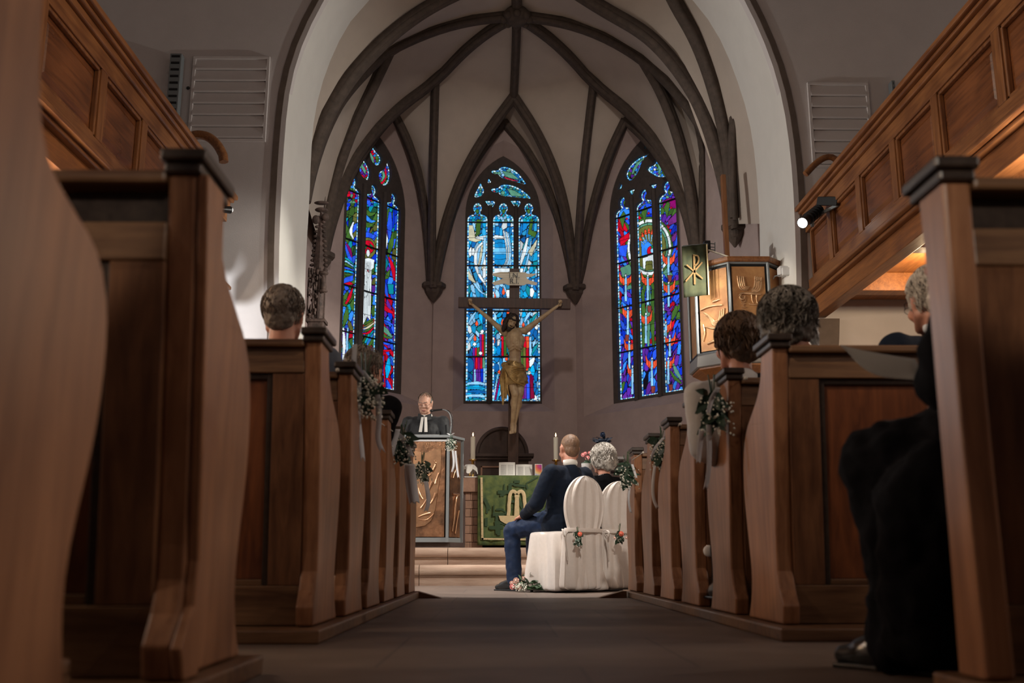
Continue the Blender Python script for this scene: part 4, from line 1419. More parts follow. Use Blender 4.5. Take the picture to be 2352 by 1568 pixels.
def arcpts(px_pts, Y):
    return [W(x, y, Y) for x, y in px_pts]


o = MB().tube([W(433, 345, 9.9)] + smooth_path(arcpts([(432, 318), (450, 308), (478, 312), (500, 332), (512, 356)], 9.9), 14) + [W(514, 372, 9.9)], 0.05, 8).build('bench_arm', 'gal', gl, world=True, smooth=True)
o = MB().tube([W(1932, 410, 10.2)] + smooth_path(arcpts([(1930, 388), (1925, 368), (1903, 357), (1876, 372), (1850, 400)], 10.2), 14), 0.036, 8).build('bench_arm', 'gal', gr, world=True, smooth=True)


# braces and wall post beneath the right gallery
t = thing('timber_brace', 'diagonal timber brace and beam beneath the right gallery', 'brace', (3.9, 8.4, 1.5))
MB().bar((5.9, 8.2, 1.7), (4.5, 8.2, 2.74), 0.2, 0.22).build('strut', 'beam', t, world=True, bevel=0.01)
MB().bar((4.3, 8.2, 2.74), (6.38, 8.2, 2.74), 0.2, 0.2).build('beam', 'beam', t, world=True, bevel=0.01)
MB().bar((6.26, 8.2, 0.0), (6.26, 8.2, 2.64), 0.2, 0.2).build('wall_post', 'beam', t, world=True, bevel=0.01)
# wooden board seat tier under the gallery
t = thing('sloped_board', 'orange lit sloped boards of the stair beneath the right gallery', 'stair', (4.9, 9.5, 1.3))
MB().box(4.35, 6.3, 9.0, 9.9, 2.36, 2.42).build('tread_board', 'beam', t, world=True)
MB().bar((4.5, 9.4, 1.62), (5.6, 9.4, 2.45), 0.06, 0.35).build('stringer', 'beam', t, world=True)
MB().bar((5.9, 9.4, 2.0), (4.6, 9.4, 1.55), 0.5, 0.06).build('soffit_board', 'beam', t, world=True)
MB().box(5.9, 6.3, 9.2, 9.6, 0.0, 2.4).build('newel_post', 'beam', t, world=True)
struct(MB().prism([(3.42, 0), (3.62, 0), (3.62, 2.3), (3.66, 2.6), (3.68, 2.82), (3.46, 2.82), (3.43, 2.6)], lambda a, z, d: (a, YF - 0.12 + d, z), 0.11).build('trim_wall_pier', 'band'))
# pendant lamp under the right gallery
P = W(2150, 612, 8.9)
t = thing('pendant_lamp', 'glowing white cylinder lamp hanging beneath the right gallery', 'lamp', (P.x, P.y, P.z - 0.08))
MB().lathe([(0.034, -0.085), (0.036, -0.08), (0.032, 0.08), (0.03, 0.085)], tuple(P), 16).build('glass_shade', 'lamp', t, world=True, smooth=True)
MB().tube([P + Vector((0, 0, 0.085)), (P.x, P.y, 3.06)], 0.006, 6).build('cord', 'black', t, world=True)
light('pendant_light_right', 'POINT', (P.x - 0.02, P.y, P.z - 0.12), (0, 0, 0), 45, (1.0, 0.72, 0.42), 0.05)
P = Vector((-3.9, 3.6, 2.45))
t = thing('pendant_lamp', 'glowing lamp under the left gallery near the first pew', 'lamp', (P.x, P.y, P.z - 0.08))
MB().lathe([(0.034, -0.085), (0.036, -0.08), (0.032, 0.08), (0.03, 0.085)], tuple(P), 16).build('glass_shade', 'lamp', t, world=True, smooth=True)
MB().tube([P + Vector((0, 0, 0.085)), (P.x, P.y, 3.06)], 0.006, 6).build('cord', 'black', t, world=True)
light('pendant_light_left', 'POINT', (P.x, P.y, P.z - 0.14), (0, 0, 0), 60, (1.0, 0.62, 0.32), 0.05)
# round wooden column close by on the right
cc = WX(2352, 400, 1.0)
label(MB().tube([(1.62, 2.95, 0), (1.62, 2.95, 2.2), (1.60, 2.95, 3.9)], [0.1, 0.1, 0.08], 20).build('gallery_column', 'beam', smooth=True), 'rounded orange-brown wooden post at the right edge behind the nearest pew', 'post') if False else None

# louvred vents
def vent(x0, x1, y0, y1, text, grp=None):
    A = W(x0, y0, YF - 0.01); B = W(x1, y1, YF - 0.01)
    t = thing('wall_vent', text, 'vent', (A.x, YF, B.z))
    w_ = B.x - A.x; h_ = A.z - B.z
    fr = 0.035
    mb = MB()
    mb.box(A.x, B.x, YF - 0.03, YF, A.z - fr, A.z); mb.box(A.x, B.x, YF - 0.03, YF, B.z, B.z + fr)
    mb.box(A.x, A.x + fr, YF - 0.03, YF, B.z + fr, A.z - fr); mb.box(B.x - fr, B.x, YF - 0.03, YF, B.z + fr, A.z - fr)
    mb.build('frame', 'plaster', t, world=True, bevel=0.004)
    n = 7
    for i in range(n):
        z0 = B.z + fr + (h_ - 2 * fr) * i / n; z1 = B.z + fr + (h_ - 2 * fr) * (i + 1) / n
        mb = MB().prism([(0, z0 + 0.01), (0.035, z0 + 0.004), (0.038, z0 + 0.02), (0.012, z1), (0, z1)], lambda a, z, d: (A.x + fr + d, YF - a, z), w_ - 2 * fr)
        mb.build('slat', 'plaster', t, world=True)


vent(445, 610, 130, 326, 'white louvred wall vent left of the chancel arch')
vent(1853, 2009, 190, 386, 'white louvred wall vent right of the chancel arch')


def column_speaker(x0, x1, y0, y1, text):
    A = W(x0, y0, YF - 0.12); B = W(x1, y1, YF - 0.12)
    t = thing('column_speaker', text, 'speaker', ((A.x + B.x) / 2, YF, B.z))
    MB().box(A.x, B.x, YF - 0.12, YF - 0.02, B.z, A.z).build('housing', 'steel', t, world=True, bevel=0.008)
    mb = MB()
    n = 11
    for i in range(n):
        z = B.z + 0.04 + (A.z - B.z - 0.08) * i / (n - 1)
        mb.box(A.x + 0.02, B.x - 0.02, YF - 0.128, YF - 0.119, z - 0.012, z + 0.012)
    mb.build('grille', 'black', t, world=True)
    MB().box(A.x + 0.02, B.x - 0.02, YF - 0.03, YF, B.z + 0.1, B.z + 0.16).build('bracket', 'steel', t, world=True)


column_speaker(391, 405, 122, 290, 'tall narrow speaker on the wall left of the left vent')
column_speaker(2047, 2066, 184, 300, 'narrow speaker behind the right gallery rail by the vent')
o = MB().ell(W(432, 202, YF - 0.01), (0.02, 0.015, 0.02)).build('wall_hook', 'black', smooth=True)
label(o, 'small dark round fixing on the wall beside the left vent', 'fixing')

# spotlight on the right gallery
def spot(hd, tail, r, text):
    hd = Vector(hd); tail = Vector(tail)
    d = (hd - tail).normalized()
    t = thing('spotlight', text, 'spotlight', tuple(tail))
    MB().tube([tail, tail + d * 0.05, hd - d * 0.10, hd - d * 0.02, hd], [r * 0.55, r * 0.75, r * 0.8, r, r], 18).build('housing', 'black', t, world=True, smooth=0.6)
    MB().tube([hd, hd + d * 0.012], [r * 0.86, r * 0.7], 18).build('lens', 'lens', t, world=True, smooth=0.6)
    return t, d


hd = W(1843, 512, 9.55); tl = W(1884, 480, 9.85)
t, d = spot(hd, tl, 0.06, 'black spotlight with lit lens clamped to the right gallery end')
ba = W(1880, 462, 9.8); bb = W(1926, 462, 9.55)
MB().bar(ba, bb, 0.05, 0.09).build('bracket', 'black', t, world=True, bevel=0.006)
MB().bar(W(1868, 500, 9.9), W(1925, 470, 9.6), 0.02, 0.03).build('arm', 'steel', t, world=True)
mb = MB()
for i in range(5):
    p = tl.lerp(hd, 0.12 + 0.14 * i)
    mb.tube([p, p + (hd - tl).normalized() * 0.014], 0.064, 18)
mb.build('cooling_fins', 'black', t, world=True)
MB().bar(W(1866, 520, 10.0), W(1866, 505, 10.0), 0.03, 0.03).build('clamp', 'steel', t, world=True)
hd = W(529, 482, 10.1); tl = W(506, 480, 10.0)
t, d = spot(hd, tl, 0.04, 'left spotlight peeping out behind the dark pew end')

# ================================================================= PULPIT
pc = W(1717, 592, 11.0)
PCX, PCY = pc.x, 11.0 + 0.55
ztop_, zpb, zsk, ztp = W(1717, 596, 11).z, W(1717, 800, 11).z, W(1717, 815, 11).z, W(1717, 848, 11.1).z
pul = thing('pulpit', 'octagonal pulpit with copper relief panels beside the right arch pier', 'pulpit', (PCX, PCY, 0.0))


def octo(r, z, ph=22.5):
    return [(PCX + r * math.cos(math.radians(ph + 45 * k)), PCY + r * math.sin(math.radians(ph + 45 * k)), z) for k in range(8)]


MB().loft([octo(0.56, zpb), octo(0.56, ztop_ - 0.02)], caps=True).build('core', 'black', pul, world=True)
MB().loft([octo(0.625, ztop_ - 0.03), octo(0.64, ztop_ - 0.01), octo(0.64, ztop_ + 0.03)], caps=True).build('rim', 'gal', pul, world=True, bevel=0.006)
MB().loft([octo(0.60, ztop_ - 0.05), octo(0.60, ztop_ - 0.03)], caps=True).build('upper_frame', 'steel', pul, world=True)
MB().loft([octo(0.61, zpb - 0.02), octo(0.61, zpb)], caps=True).build('lower_frame', 'black', pul, world=True)
MB().loft([octo(0.60, zsk - 0.09), octo(0.62, zsk - 0.08), octo(0.605, zpb - 0.02)], caps=True).build('skirting', 'pulpit_paint', pul, world=True)
MB().loft([octo(0.12, ztp - 0.22), octo(0.30, ztp - 0.12), octo(0.585, zsk - 0.11), octo(0.585, zsk - 0.09)], caps=True).build('underside', 'beam', pul, world=True)
MB().tube([(PCX, PCY, SZ2 - 0.18), (PCX, PCY, ztp - 0.1)], 0.11, 12).build('support_post', 'pulpit_paint', pul, world=True, smooth=0.6)
corners = octo(0.575, 0)
for k in range(8):
    x, y, _ = octo(0.595, 0)[k]
    MB().tube([(x, y, zpb), (x, y, ztop_ - 0.04)], 0.018, 8).build('corner_post', 'steel', pul, world=True)


def pface(k):
    """frame of pulpit face k (between corner k and k+1): origin centre bottom, right, out"""
    a = Vector(octo(0.575, zpb)[k]); b_ = Vector(octo(0.575, zpb)[(k + 1) % 8])
    c = (a + b_) / 2
    r = (b_ - a).normalized()
    out = Vector((c.x - PCX, c.y - PCY, 0)).normalized()
    return c, r, out, (b_ - a).length


def relief(parent, fn, strokes, m, s=1.0, name='relief'):
    """raised strokes; fn(u,v,d)->3D"""
    mb = MB()
    for pts, wd in strokes:
        P = smooth_path([(a, b_, 0) for a, b_ in pts], 14)
        n = len(P)
        ws = wd if isinstance(wd, (list, tuple)) else [wd, wd]
        ws = np.interp(np.linspace(0, 1, n), np.linspace(0, 1, len(ws)), ws)
        mb.tube([fn(p.x, p.y, 0.004) for p in P], list(ws), 8)
    return mb.build(name, m, parent, world=True, smooth=True)


def text_obj(body, fn_o, right, up, size, m, parent, name='lettering', ext=0.004, align='CENTER', shear=0):
    c = bpy.data.curves.new(name, 'FONT')
    c.body = body
    c.size = size
    c.extrude = ext
    c.align_x = align
    c.align_y = 'CENTER'
    c.resolution_u = 3
    tmp = bpy.data.objects.new(name + '_c', c)
    COL.objects.link(tmp)
    bpy.context.view_layer.update()
    dg = bpy.context.evaluated_depsgraph_get()
    me = bpy.data.meshes.new_from_object(tmp.evaluated_get(dg))
    bpy.data.objects.remove(tmp)
    bpy.data.curves.remove(c)
    R = Vector(right).normalized(); U = Vector(up).normalized(); N = R.cross(U)
    mx = Matrix((R, U, N)).transposed().to_4x4()
    mx.translation = Vector(fn_o)
    if parent is not None:
        mx = world_of(parent).inverted() @ mx
    me.transform(mx)
    me.materials.clear()
    me.materials.append(M[m])
    o = bpy.data.objects.new(name, me)
    COL.objects.link(o)
    if parent is not None:
        o.parent = parent
    return o


H_ = ztop_ - 0.06 - zpb
for k in (3, 4, 5, 6, 7):
    c, r, out, L = pface(k)
    if r.x < 0:
        r = -r
    hw = L / 2 - 0.03
    if k == 3:
        q = [c - r * hw + out * 0.012, c + r * hw + out * 0.012]

    def fn(u, v, d, c=c, r=r, out=out):
        return c + r * u + out * (0.018 + d) + Vector((0, 0, v))
    mt = 'copper'
    p = MB().prism([(-hw, 0.02), (hw, 0.02), (hw, H_ - 0.02), (-hw, H_ - 0.02)], lambda a, b_, d, fn=fn: fn(a, b_, -0.01 - d), 0.012).build('panel', mt, pul, world=True)
    if k == 5:  # eagle, turned head, with the name beneath
        # picture panel spans 1672..1762 by 600..800 ; u = (x-1717)/45*hw ; v = H-(y-600)/200*H
        E_ = lambda x, y: ((x - 1717) / 45 * (hw + .01), H_ - (y - 598) / 202 * H_)
        st = []
        for j in range(4):
            st.append(([E_(1688 + 5 * j, 626 + j * 0.5), E_(1690 + 5 * j, 645), E_(1694 + 4 * j, 660 - 2 * j), E_(1712 + 2 * j, 661 - 3 * j)], [0.007, 0.014, 0.006]))
        for j in range(4):
            st.append(([E_(1749 - 5 * j, 630 - j), E_(1748 - 5 * j, 650 - j), E_(1742 - 5 * j, 664 - 2 * j), E_(1722, 664 - 2 * j)], [0.010, 0.014, 0.008]))
        st.append(([E_(1703, 668), E_(1725, 669), E_(1746, 670)], [0.012, 0.02, 0.012]))
        st.append(([E_(1706, 668), E_(1695, 668), E_(1690, 676), E_(1694, 684), E_(1704, 682), E_(1705, 674)], [0.012, 0.013, 0.012, 0.006]))
        st.append(([E_(1722, 672), E_(1722, 684), E_(1726, 692)], [0.010, 0.006, 0.006]))
        st.append(([E_(1735, 672), E_(1734, 684), E_(1736, 692)], [0.010, 0.006, 0.006]))
        st.append(([E_(1714, 694), E_(1730, 696), E_(1744, 692)], [0.006, 0.008, 0.006]))
        relief(p, fn, st, 'copper_hi')
        o0 = fn(*E_(1699, 716), 0.0)
        text_obj('JOHANNES', o0, (0, 0, -1), r, 0.085, 'copper_hi', p, ext=0.006)
    if k == 4:  # winged creature relief
        E_ = lambda x, y: ((x - 1634) / 33 * (hw + .01), H_ - (y - 606) / 196 * H_)
        st = []
        for j in range(4):
            st.append(([E_(1612 + 3 * j, 708 + 4 * j), E_(1622 + 2 * j, 712 + 3 * j), E_(1628 + 2 * j, 730), E_(1634, 744 - 3 * j), E_(1650 - j, 742 - 4 * j)], [0.008, 0.013, 0.008]))
        for j in range(3):
            st.append(([E_(1658 - 4 * j, 706 + 2 * j), E_(1656 - 4 * j, 724), E_(1650 - 3 * j, 742)], [0.009, 0.012, 0.008]))
        st += [([E_(1610, 735), E_(1614, 755), E_(1608, 775)], [0.011, 0.013, 0.010]), ([E_(1614, 740), E_(1634, 750), E_(1652, 748)], [0.01, 0.016, 0.01]),
               ([E_(1606, 700), E_(1625, 694), E_(1655, 698)], [0.01, 0.014, 0.01]), ([E_(1650, 752), E_(1654, 765), E_(1648, 775)], [0.010, 0.010, 0.008]), ([E_(1634, 686), E_(1650, 684)], [0.012, 0.010]), ([E_(1618, 782), E_(1636, 776), E_(1656, 786)], [0.012, 0.02, 0.012])]
        relief(p, fn, st, 'copper_hi')
        text_obj('M', fn(*E_(1640, 682), 0), r, (0, 0, 1), 0.07, 'bronze', p, ext=0.005) if False else None
# reading desk bracket with the parament hanging from it
dk = thing('book_rest', 'wire and timber book rest projecting from the pulpit rim', 'book rest', tuple(W(1650, 590, 11.3)))
A_ = W(1627, 574, 11.15); B_ = W(1680, 592, 11.1)
MB().bar(A_, B_, 0.03, 0.012).build('arm', 'candle', dk, world=True)
for yy in (560, 568, 574):
    MB().tube([W(1622, yy - 2, 11.2), W(1642, yy, 11.2)], 0.006, 6).build('rod', 'steel', dk, world=True)
MB().box(*sorted((W(1618, 575, 11.2).x, W(1632, 575, 11.2).x)), 11.18, 11.3, W(1620, 576, 11.2).z, W(1620, 553, 11.2).z).build('clamp', 'black', dk, world=True, bevel=0.005)
MB().tube([W(1642, 556, 11.2), W(1642, 578, 11.2)], 0.006, 6).build('rod', 'steel', dk, world=True)
MB().bar(W(1568, 566, 11.12), W(1626, 561, 11.12), 0.02, 0.02).build('crossbar', 'steel', dk, world=True)
bn = thing('pulpit_banner', 'dark green banner with gold chi rho cross hanging by the pulpit', 'banner', tuple(W(1597, 680, 11.1)))
C_ = [W(1566, 566, 11.1), W(1622, 560, 11.1), W(1627, 677, 11.1), W(1571, 683, 11.1)]
rings = []
for i in range(13):
    v = i / 12
    L_ = C_[0].lerp(C_[3], v); R_ = C_[1].lerp(C_[2], v)
    rings.append([L_.lerp(R_, j / 10) + Vector((0, 0.008 * math.sin(j * 1.3 + v), 0)) for j in range(11)])
MB().loft(rings, close=False).build('cloth', 'banner', bn, world=True, smooth=True, solid=0.008)
bw = lambda x, y: W(x, y, 11.08)
mb = MB()
mb.bar(bw(1594, 584), bw(1596, 653), 0.006, 0.022, (1, 0, 0)); mb.bar(bw(1577, 608), bw(1614, 640), 0.006, 0.018, (1, 0, 0)); mb.bar(bw(1575, 646), bw(1613, 602), 0.006, 0.018, (1, 0, 0))
mb.tube(smooth_path([bw(1594, 587), bw(1602, 586), bw(1606, 594), bw(1602, 606), bw(1596, 610)], 12), 0.010, 6)
mb.build('chi_rho', 'chirho', bn, world=True)
MB().tube([bw(1623.5, 561), bw(1628, 677)], 0.008, 6).build('edge_trim', 'cream', bn, world=True)
# white junction box on the arch pier
P = W(1803, 622, 10.9)
t = thing('junction_box', 'small white floodlight box on the arch pier beside the pulpit', 'floodlight', tuple(P))
MB().box(P.x - 0.07, P.x + 0.06, 10.86, 10.98, P.z - 0.05, P.z + 0.05).build('housing', 'white', t, world=True, bevel=0.008)
MB().box(P.x - 0.05, P.x + 0.08, 10.82, 10.86, P.z - 0.07, P.z + 0.02).build('cover', 'white', t, world=True, bevel=0.006)
MB().tube([W(1790, 632, 10.9), W(1780, 634, 11.0), W(1776, 640, 11.05)], 0.008, 6).build('cable', 'steel', t, world=True)
# timber door post behind the pulpit
a = W(1662, 400, 12.2); b_ = W(1662, 590, 12.2)
label(MB().box(a.x - 0.03, a.x + 0.03, 12.2, 12.28, 0.385, a.z).build('door_post', 'galz', bevel=0.006), 'narrow orange-brown wooden post rising behind the pulpit', 'post')

# ================================================================= CARVED PINNACLE (left)
pn = W(727, 740, 12.3)
X0 = pn.x
t = thing('carved_pinnacle', 'slender carved gothic pinnacle beside the left arch pier', 'carving', (X0, 12.3, SZ2))
z0 = W(727, 735, 12.3).z; z1 = W(727, 462, 12.3).z
MB().box(X0 - 0.10, X0 + 0.10, 12.22, 12.42, SZ2, z0).build('pedestal', 'stonecarve', t, world=True, bevel=0.01)
zs_ = lambda y: W(727, y, 12.3).z
mb = MB().tube([(X0, 12.3, zs_(735)), (X0, 12.3, zs_(600)), (X0, 12.3, zs_(540)), (X0, 12.3, zs_(480))], [0.085, 0.075, 0.05, 0.012], 6)
mb.box(X0 - .12, X0 + .12, 12.2, 12.44, zs_(742), zs_(735))
for k in range(4):
    mb.box(X0 - .115 + .07 * k, X0 - .095 + .07 * k, 12.19, 12.21, zs_(735), zs_(620))
mb.build('shaft', 'stonecarve', t, world=True)
mb = MB()
for i in range(12):
    y = 500 + i * 11
    s_ = 0.35 + 0.65 * i / 11
    for sd in (-1, 1):
        mb.ell((X0 + sd * 0.095 * s_, 12.28, zs_(y)), (0.028, 0.028, 0.018))
        mb.tube([(X0 + sd * 0.04 * s_, 12.28, zs_(y) - 0.01), (X0 + sd * 0.10 * s_, 12.27, zs_(y) + 0.012)], [0.012, 0.016], 6)
mb.ell((X0, 12.3, zs_(482)), (0.085, 0.06, 0.03)); mb.ell((X0, 12.3, zs_(466)), (0.10, 0.05, 0.024)); mb.ell((X0 + .06, 12.27, zs_(500)), (0.05, 0.04, 0.05)); mb.ell((X0 - .06, 12.27, zs_(506)), (0.05, 0.04, 0.06))
mb.build('crocket', 'stonecarve', t, world=True, smooth=True)
mb = MB()
r2 = random.Random(4)
for i in range(80):
    y = r2.uniform(625, 735)
    mb.ell((X0 + r2.uniform(-0.10, 0.02), 12.2 + r2.uniform(-0.02, 0.03), zs_(y)), (r2.uniform(.01, .024), .02, r2.uniform(.015, .05)), n=8, m=6)
mb.build('tracery_carving', 'stonecarve', t, world=True, smooth=True)
fg = thing('stone_figure', 'small carved figure under a canopy on the choir wall by the left console', 'figure', tuple(W(742, 668, 12.2)))
fw_ = lambda x, y: W(x, y, 12.2)
mb = MB().cap(fw_(743, 660), fw_(743, 640), 0.04, 0.03).cap(fw_(743, 640), fw_(742, 632), 0.02, 0.022)
mb.build('figure', 'stonecarve', fg, world=True, smooth=True)
MB().ell(fw_(744, 627), (0.06, 0.05, 0.03)).build('canopy', 'stonecarve', fg, world=True, smooth=True)
MB().ell(fw_(743, 668), (0.055, 0.05, 0.025)).build('plinth', 'stonecarve', fg, world=True, smooth=True)

# ================================================================= ALTAR
AY = 13.9
ax0, ax1 = W(1063, 1100, AY).x, W(1330, 1100, AY).x
az = W(1150, 1096, AY).z
al = thing('altar', 'sandstone block altar carrying candles and an open bible', 'altar', ((ax0 + ax1) / 2, AY + 0.4, SZ2))
bx0, bx1 = W(1068, 1200, AY).x, W(1108, 1200, AY).x
mb = MB().box(ax0, ax1, AY, AY + 0.7, az - 0.20, az)
mb.build('altar_slab', 'altar_stone', al, world=True, bevel=0.01)
rows = 7
for sx0 in (bx0, ax1 - (bx1 - bx0)):
    for i in range(rows):
        zz0 = SZ2 + (az - 0.20 - SZ2) * i / rows; zz1 = SZ2 + (az - 0.20 - SZ2) * (i + 1) / rows
        off = (0.5 if i % 2 else 0.3) * (bx1 - bx0)
        MB().box(sx0, sx0 + off - 0.004, AY + 0.05, AY + 0.5, zz0 + 0.003, zz1 - 0.003).box(sx0 + off, sx0 + bx1 - bx0, AY + 0.05, AY + 0.5, zz0 + 0.003, zz1 - 0.003).build('block_course', 'altar_stone', al, world=True, bevel=0.003)
MB().box(bx1, ax1 - (bx1 - bx0), AY + 0.5, AY + 0.75, SZ2, az - 0.2).build('core', 'retable', al, world=True)
MB().box(ax0 + 0.02, W(1112, 1093, AY).x, AY - 0.01, AY + 0.6, az, az + 0.012).build('white_runner', 'linen', al, world=True)
# green frontal
fc = thing('altar_cloth', 'green patchwork altar cloth with cream fountain emblem and border', 'altar cloth', ((ax0 + ax1) / 2, AY - 0.03, SZ2))
fx0, fx1 = W(1097, 1170, AY).x, W(1345, 1170, AY).x
fz0, fz1 = W(1170, 1252, AY).z, W(1170, 1094, AY).z
rings = []
for i in range(19):
    v = i / 18
    rings.append([(fx0 + (fx1 - fx0) * j / 40, AY - 0.035 - 0.012 * math.sin(j * 0.9) * v - 0.006 * math.sin(j * 2.1 + 1), fz1 + (fz0 - fz1) * v) for j in range(41)])
rings.insert(0, [(p[0], AY + 0.35, fz1 + 0.012) for p in rings[0]])
rings.insert(1, [(p[0], AY - 0.02, fz1 + 0.012) for p in rings[1]])
MB().loft(rings, close=False).build('cloth', 'green', fc, world=True, smooth=True, solid=0.006)
fz = lambda x, y: W(x, y, AY - 0.065)
mb = MB()
r2 = random.Random(11)
for i in range(60):
    cx = r2.uniform(fx0 + .12, fx1 - .1); cz = r2.uniform(fz0 + .16, fz1 - .05)
    a = r2.choice([0, math.pi / 2, r2.uniform(0, 3.1)]); L = r2.uniform(.03, .10); h_ = r2.uniform(.008, .025)
    ca, sa = math.cos(a), math.sin(a)
    pts = [(-L, -h_), (L, -h_), (L, h_), (-L, h_)]
    mb.add([(cx + u * ca - v * sa, AY - 0.056 - i * 1e-5, cz + u * sa + v * ca) for u, v in pts], [(0, 1, 2, 3)])
mb.build('patchwork', 'green2', fc, world=True, solid=0.002)['kind'] = 'stuff'
mb = MB()
mb.bar(fz(1106, 1096), fz(1108, 1239), 0.004, 0.03, (1, 0, 0)); mb.bar(fz(1106, 1237), fz(1340, 1240), 0.004, 0.024)
mb.build('border', 'cream', fc, world=True)
mb = MB()
for i in range(9):
    mb.ell(fz(1107, 1110 + 15 * i), (0.006, 0.004, 0.006), n=6, m=5)
for i in range(8):
    mb.ell(fz(1120 + 17 * i, 1238), (0.006, 0.004, 0.006), n=6, m=5)
mb.build('border_studs', 'beam', fc, world=True)
flat = lambda poly, d=0.006: MB().prism([(x, -y) for x, y in poly], lambda a, b_, e: fz(a, -b_) - Vector((0, e, 0)), d)
em = flat([(1145, 1184), (1236, 1184), (1232, 1194), (1222, 1200), (1205, 1204), (1178, 1205), (1160, 1202), (1149, 1195)])
em.prism([(x, -y) for x, y in [(1170, 1205), (1188, 1205), (1190, 1212), (1194, 1219), (1162, 1219), (1168, 1212)]], lambda a, b_, e: fz(a, -b_) - Vector((0, e, 0)), 0.006)
em.prism([(x, -y) for x, y in [(1183, 1142), (1192, 1142), (1193, 1184), (1181, 1184)]], lambda a, b_, e: fz(a, -b_) - Vector((0, e, 0)), 0.006)
em.prism([(x, -y) for x, y in [(1182, 1136), (1193, 1136), (1193, 1142), (1182, 1142)]], lambda a, b_, e: fz(a, -b_) - Vector((0, e, 0)), 0.009)
em.build('fountain_emblem', 'cream', fc, world=True)
mb = MB()
for sg in (-1, 1):
    P = [(1187.5 + sg * 1, 1133), (1187.5 + sg * 7, 1127), (1187.5 + sg * 13, 1128), (1187.5 + sg * 17, 1138), (1187.5 + sg * 17, 1150), (1187.5 + sg * 19, 1160), (1187.5 + sg * 18, 1170), (1187.5 + sg * 20, 1184)]
    P = [(p[0], p[1]) for p in P]
    Q = smooth_path([fz(*p) - Vector((0, 0.004, 0)) for p in P], 20)
    mb.tube(Q, 0.024, 6, flat=0.25, ref=(0, 1, 0))
mb.build('water_jets', 'cream', fc, world=True, smooth=True)

# candlesticks
def candle(x, ytop, ydish, ybase, text):
    Y = AY + 0.42
    c = W(x, ydish, Y)
    zb_ = az + 0.012
    t = thing('altar_candle', text, 'candle', (c.x, Y, zb_), 0, 'tall candles on the altar')
    zt_ = W(x, ytop, Y).z
    zd = c.z
    h_ = zd - zb_
    prof = [(0.07, 0), (0.075, 0.012), (0.03, 0.03), (0.018, 0.06)]
    n = 9
    for i in range(n):
        z = 0.07 + (h_ - 0.11) * i / (n - 1)
        prof += [(0.019, z), (0.024, z + 0.012), (0.017, z + 0.022)]
    prof += [(0.02, h_ - 0.02), (0.055, h_ - 0.008), (0.062, h_), (0.06, h_ + 0.006)]
    MB().lathe(prof, (0, 0, 0), 16).build('candlestick', 'brass', t, smooth=0.8)
    MB().lathe([(0.034, h_ + 0.005), (0.034, zt_ - zb_ - 0.01), (0.028, zt_ - zb_)], (0, 0, 0), 16).build('candle', 'candle', t, smooth=0.8)
    MB().lathe([(0.003, 0), (0.010, 0.015), (0.008, 0.03), (0.001, 0.055)], (0, 0, zt_ - zb_ + 0.01), 10).build('flame', 'flame', t, smooth=True)
    MB().tube([(0, 0, zt_ - zb_), (0, 0, zt_ - zb_ + 0.015)], 0.002, 5).build('wick', 'black', t)
    light('candle_light', 'POINT', (c.x, Y, zt_ + 0.04), (0, 0, 0), 1.2, (1, 0.6, 0.25), 0.02)


candle(1086, 1003, 1056, 1092, 'lit cream candle on brass stick at the left end of the altar')
candle(1277, 1004, 1057, 1092, 'lit cream candle on brass stick behind the seated man')

# open bible on a stand
Y = AY + 0.22
b0 = W(1184, 1092, Y)
bk_ = thing('open_bible', 'large open bible standing on the altar', 'book', (b0.x, Y, az + 0.012))
L0, L1 = W(1146, 1092, Y).x - b0.x, W(1226, 1092, Y).x - b0.x
hh = 0.17
for nm, xa, xb, hgt in (('left_page', L0, -0.005, 0.205), ('right_page', 0.005, L1 - 0.02, 0.175)):
    rings = []
    for i in range(9):
        u = i / 8
        x = xa + (xb - xa) * u
        v = u if xa < 0 else 1 - u
        yo = -0.03 - 0.035 * math.sin(v * math.pi * 0.9)
        rings.append([(x, yo, 0.015), (x, yo + 0.07, 0.015 + hgt), (x, yo + 0.10, 0.01 + hgt), (x, yo + 0.05, 0.0)])
    pg = MB().loft(rings, close=True, caps=True).build(nm, 'paper', bk_, smooth=0.6)
    mb = MB()
    for c2 in range(2):
        for ln in range(13):
            u0 = 0.12 + c2 * 0.42; u1 = u0 + 0.34
            f = 0.14 + 0.055 * ln
            P = []
            for u in (u0, (u0 + u1) / 2, u1):
                x = xa + (xb - xa) * u; v = u if xa < 0 else 1 - u
                yo = -0.03 - 0.035 * math.sin(v * math.pi * 0.9)
                P.append(Vector((x, yo + 0.07 * f - 0.0022, 0.015 + hgt * f)))
            for p, q in zip(P, P[1:]):
                mb.bar(p, q, 0.001, 0.0035)
    mb.build('text_lines', 'print', pg)
MB().box(L0 - 0.01, L1, 0.02, 0.05, 0.0, 0.012).build('stand_foot', 'black', bk_)
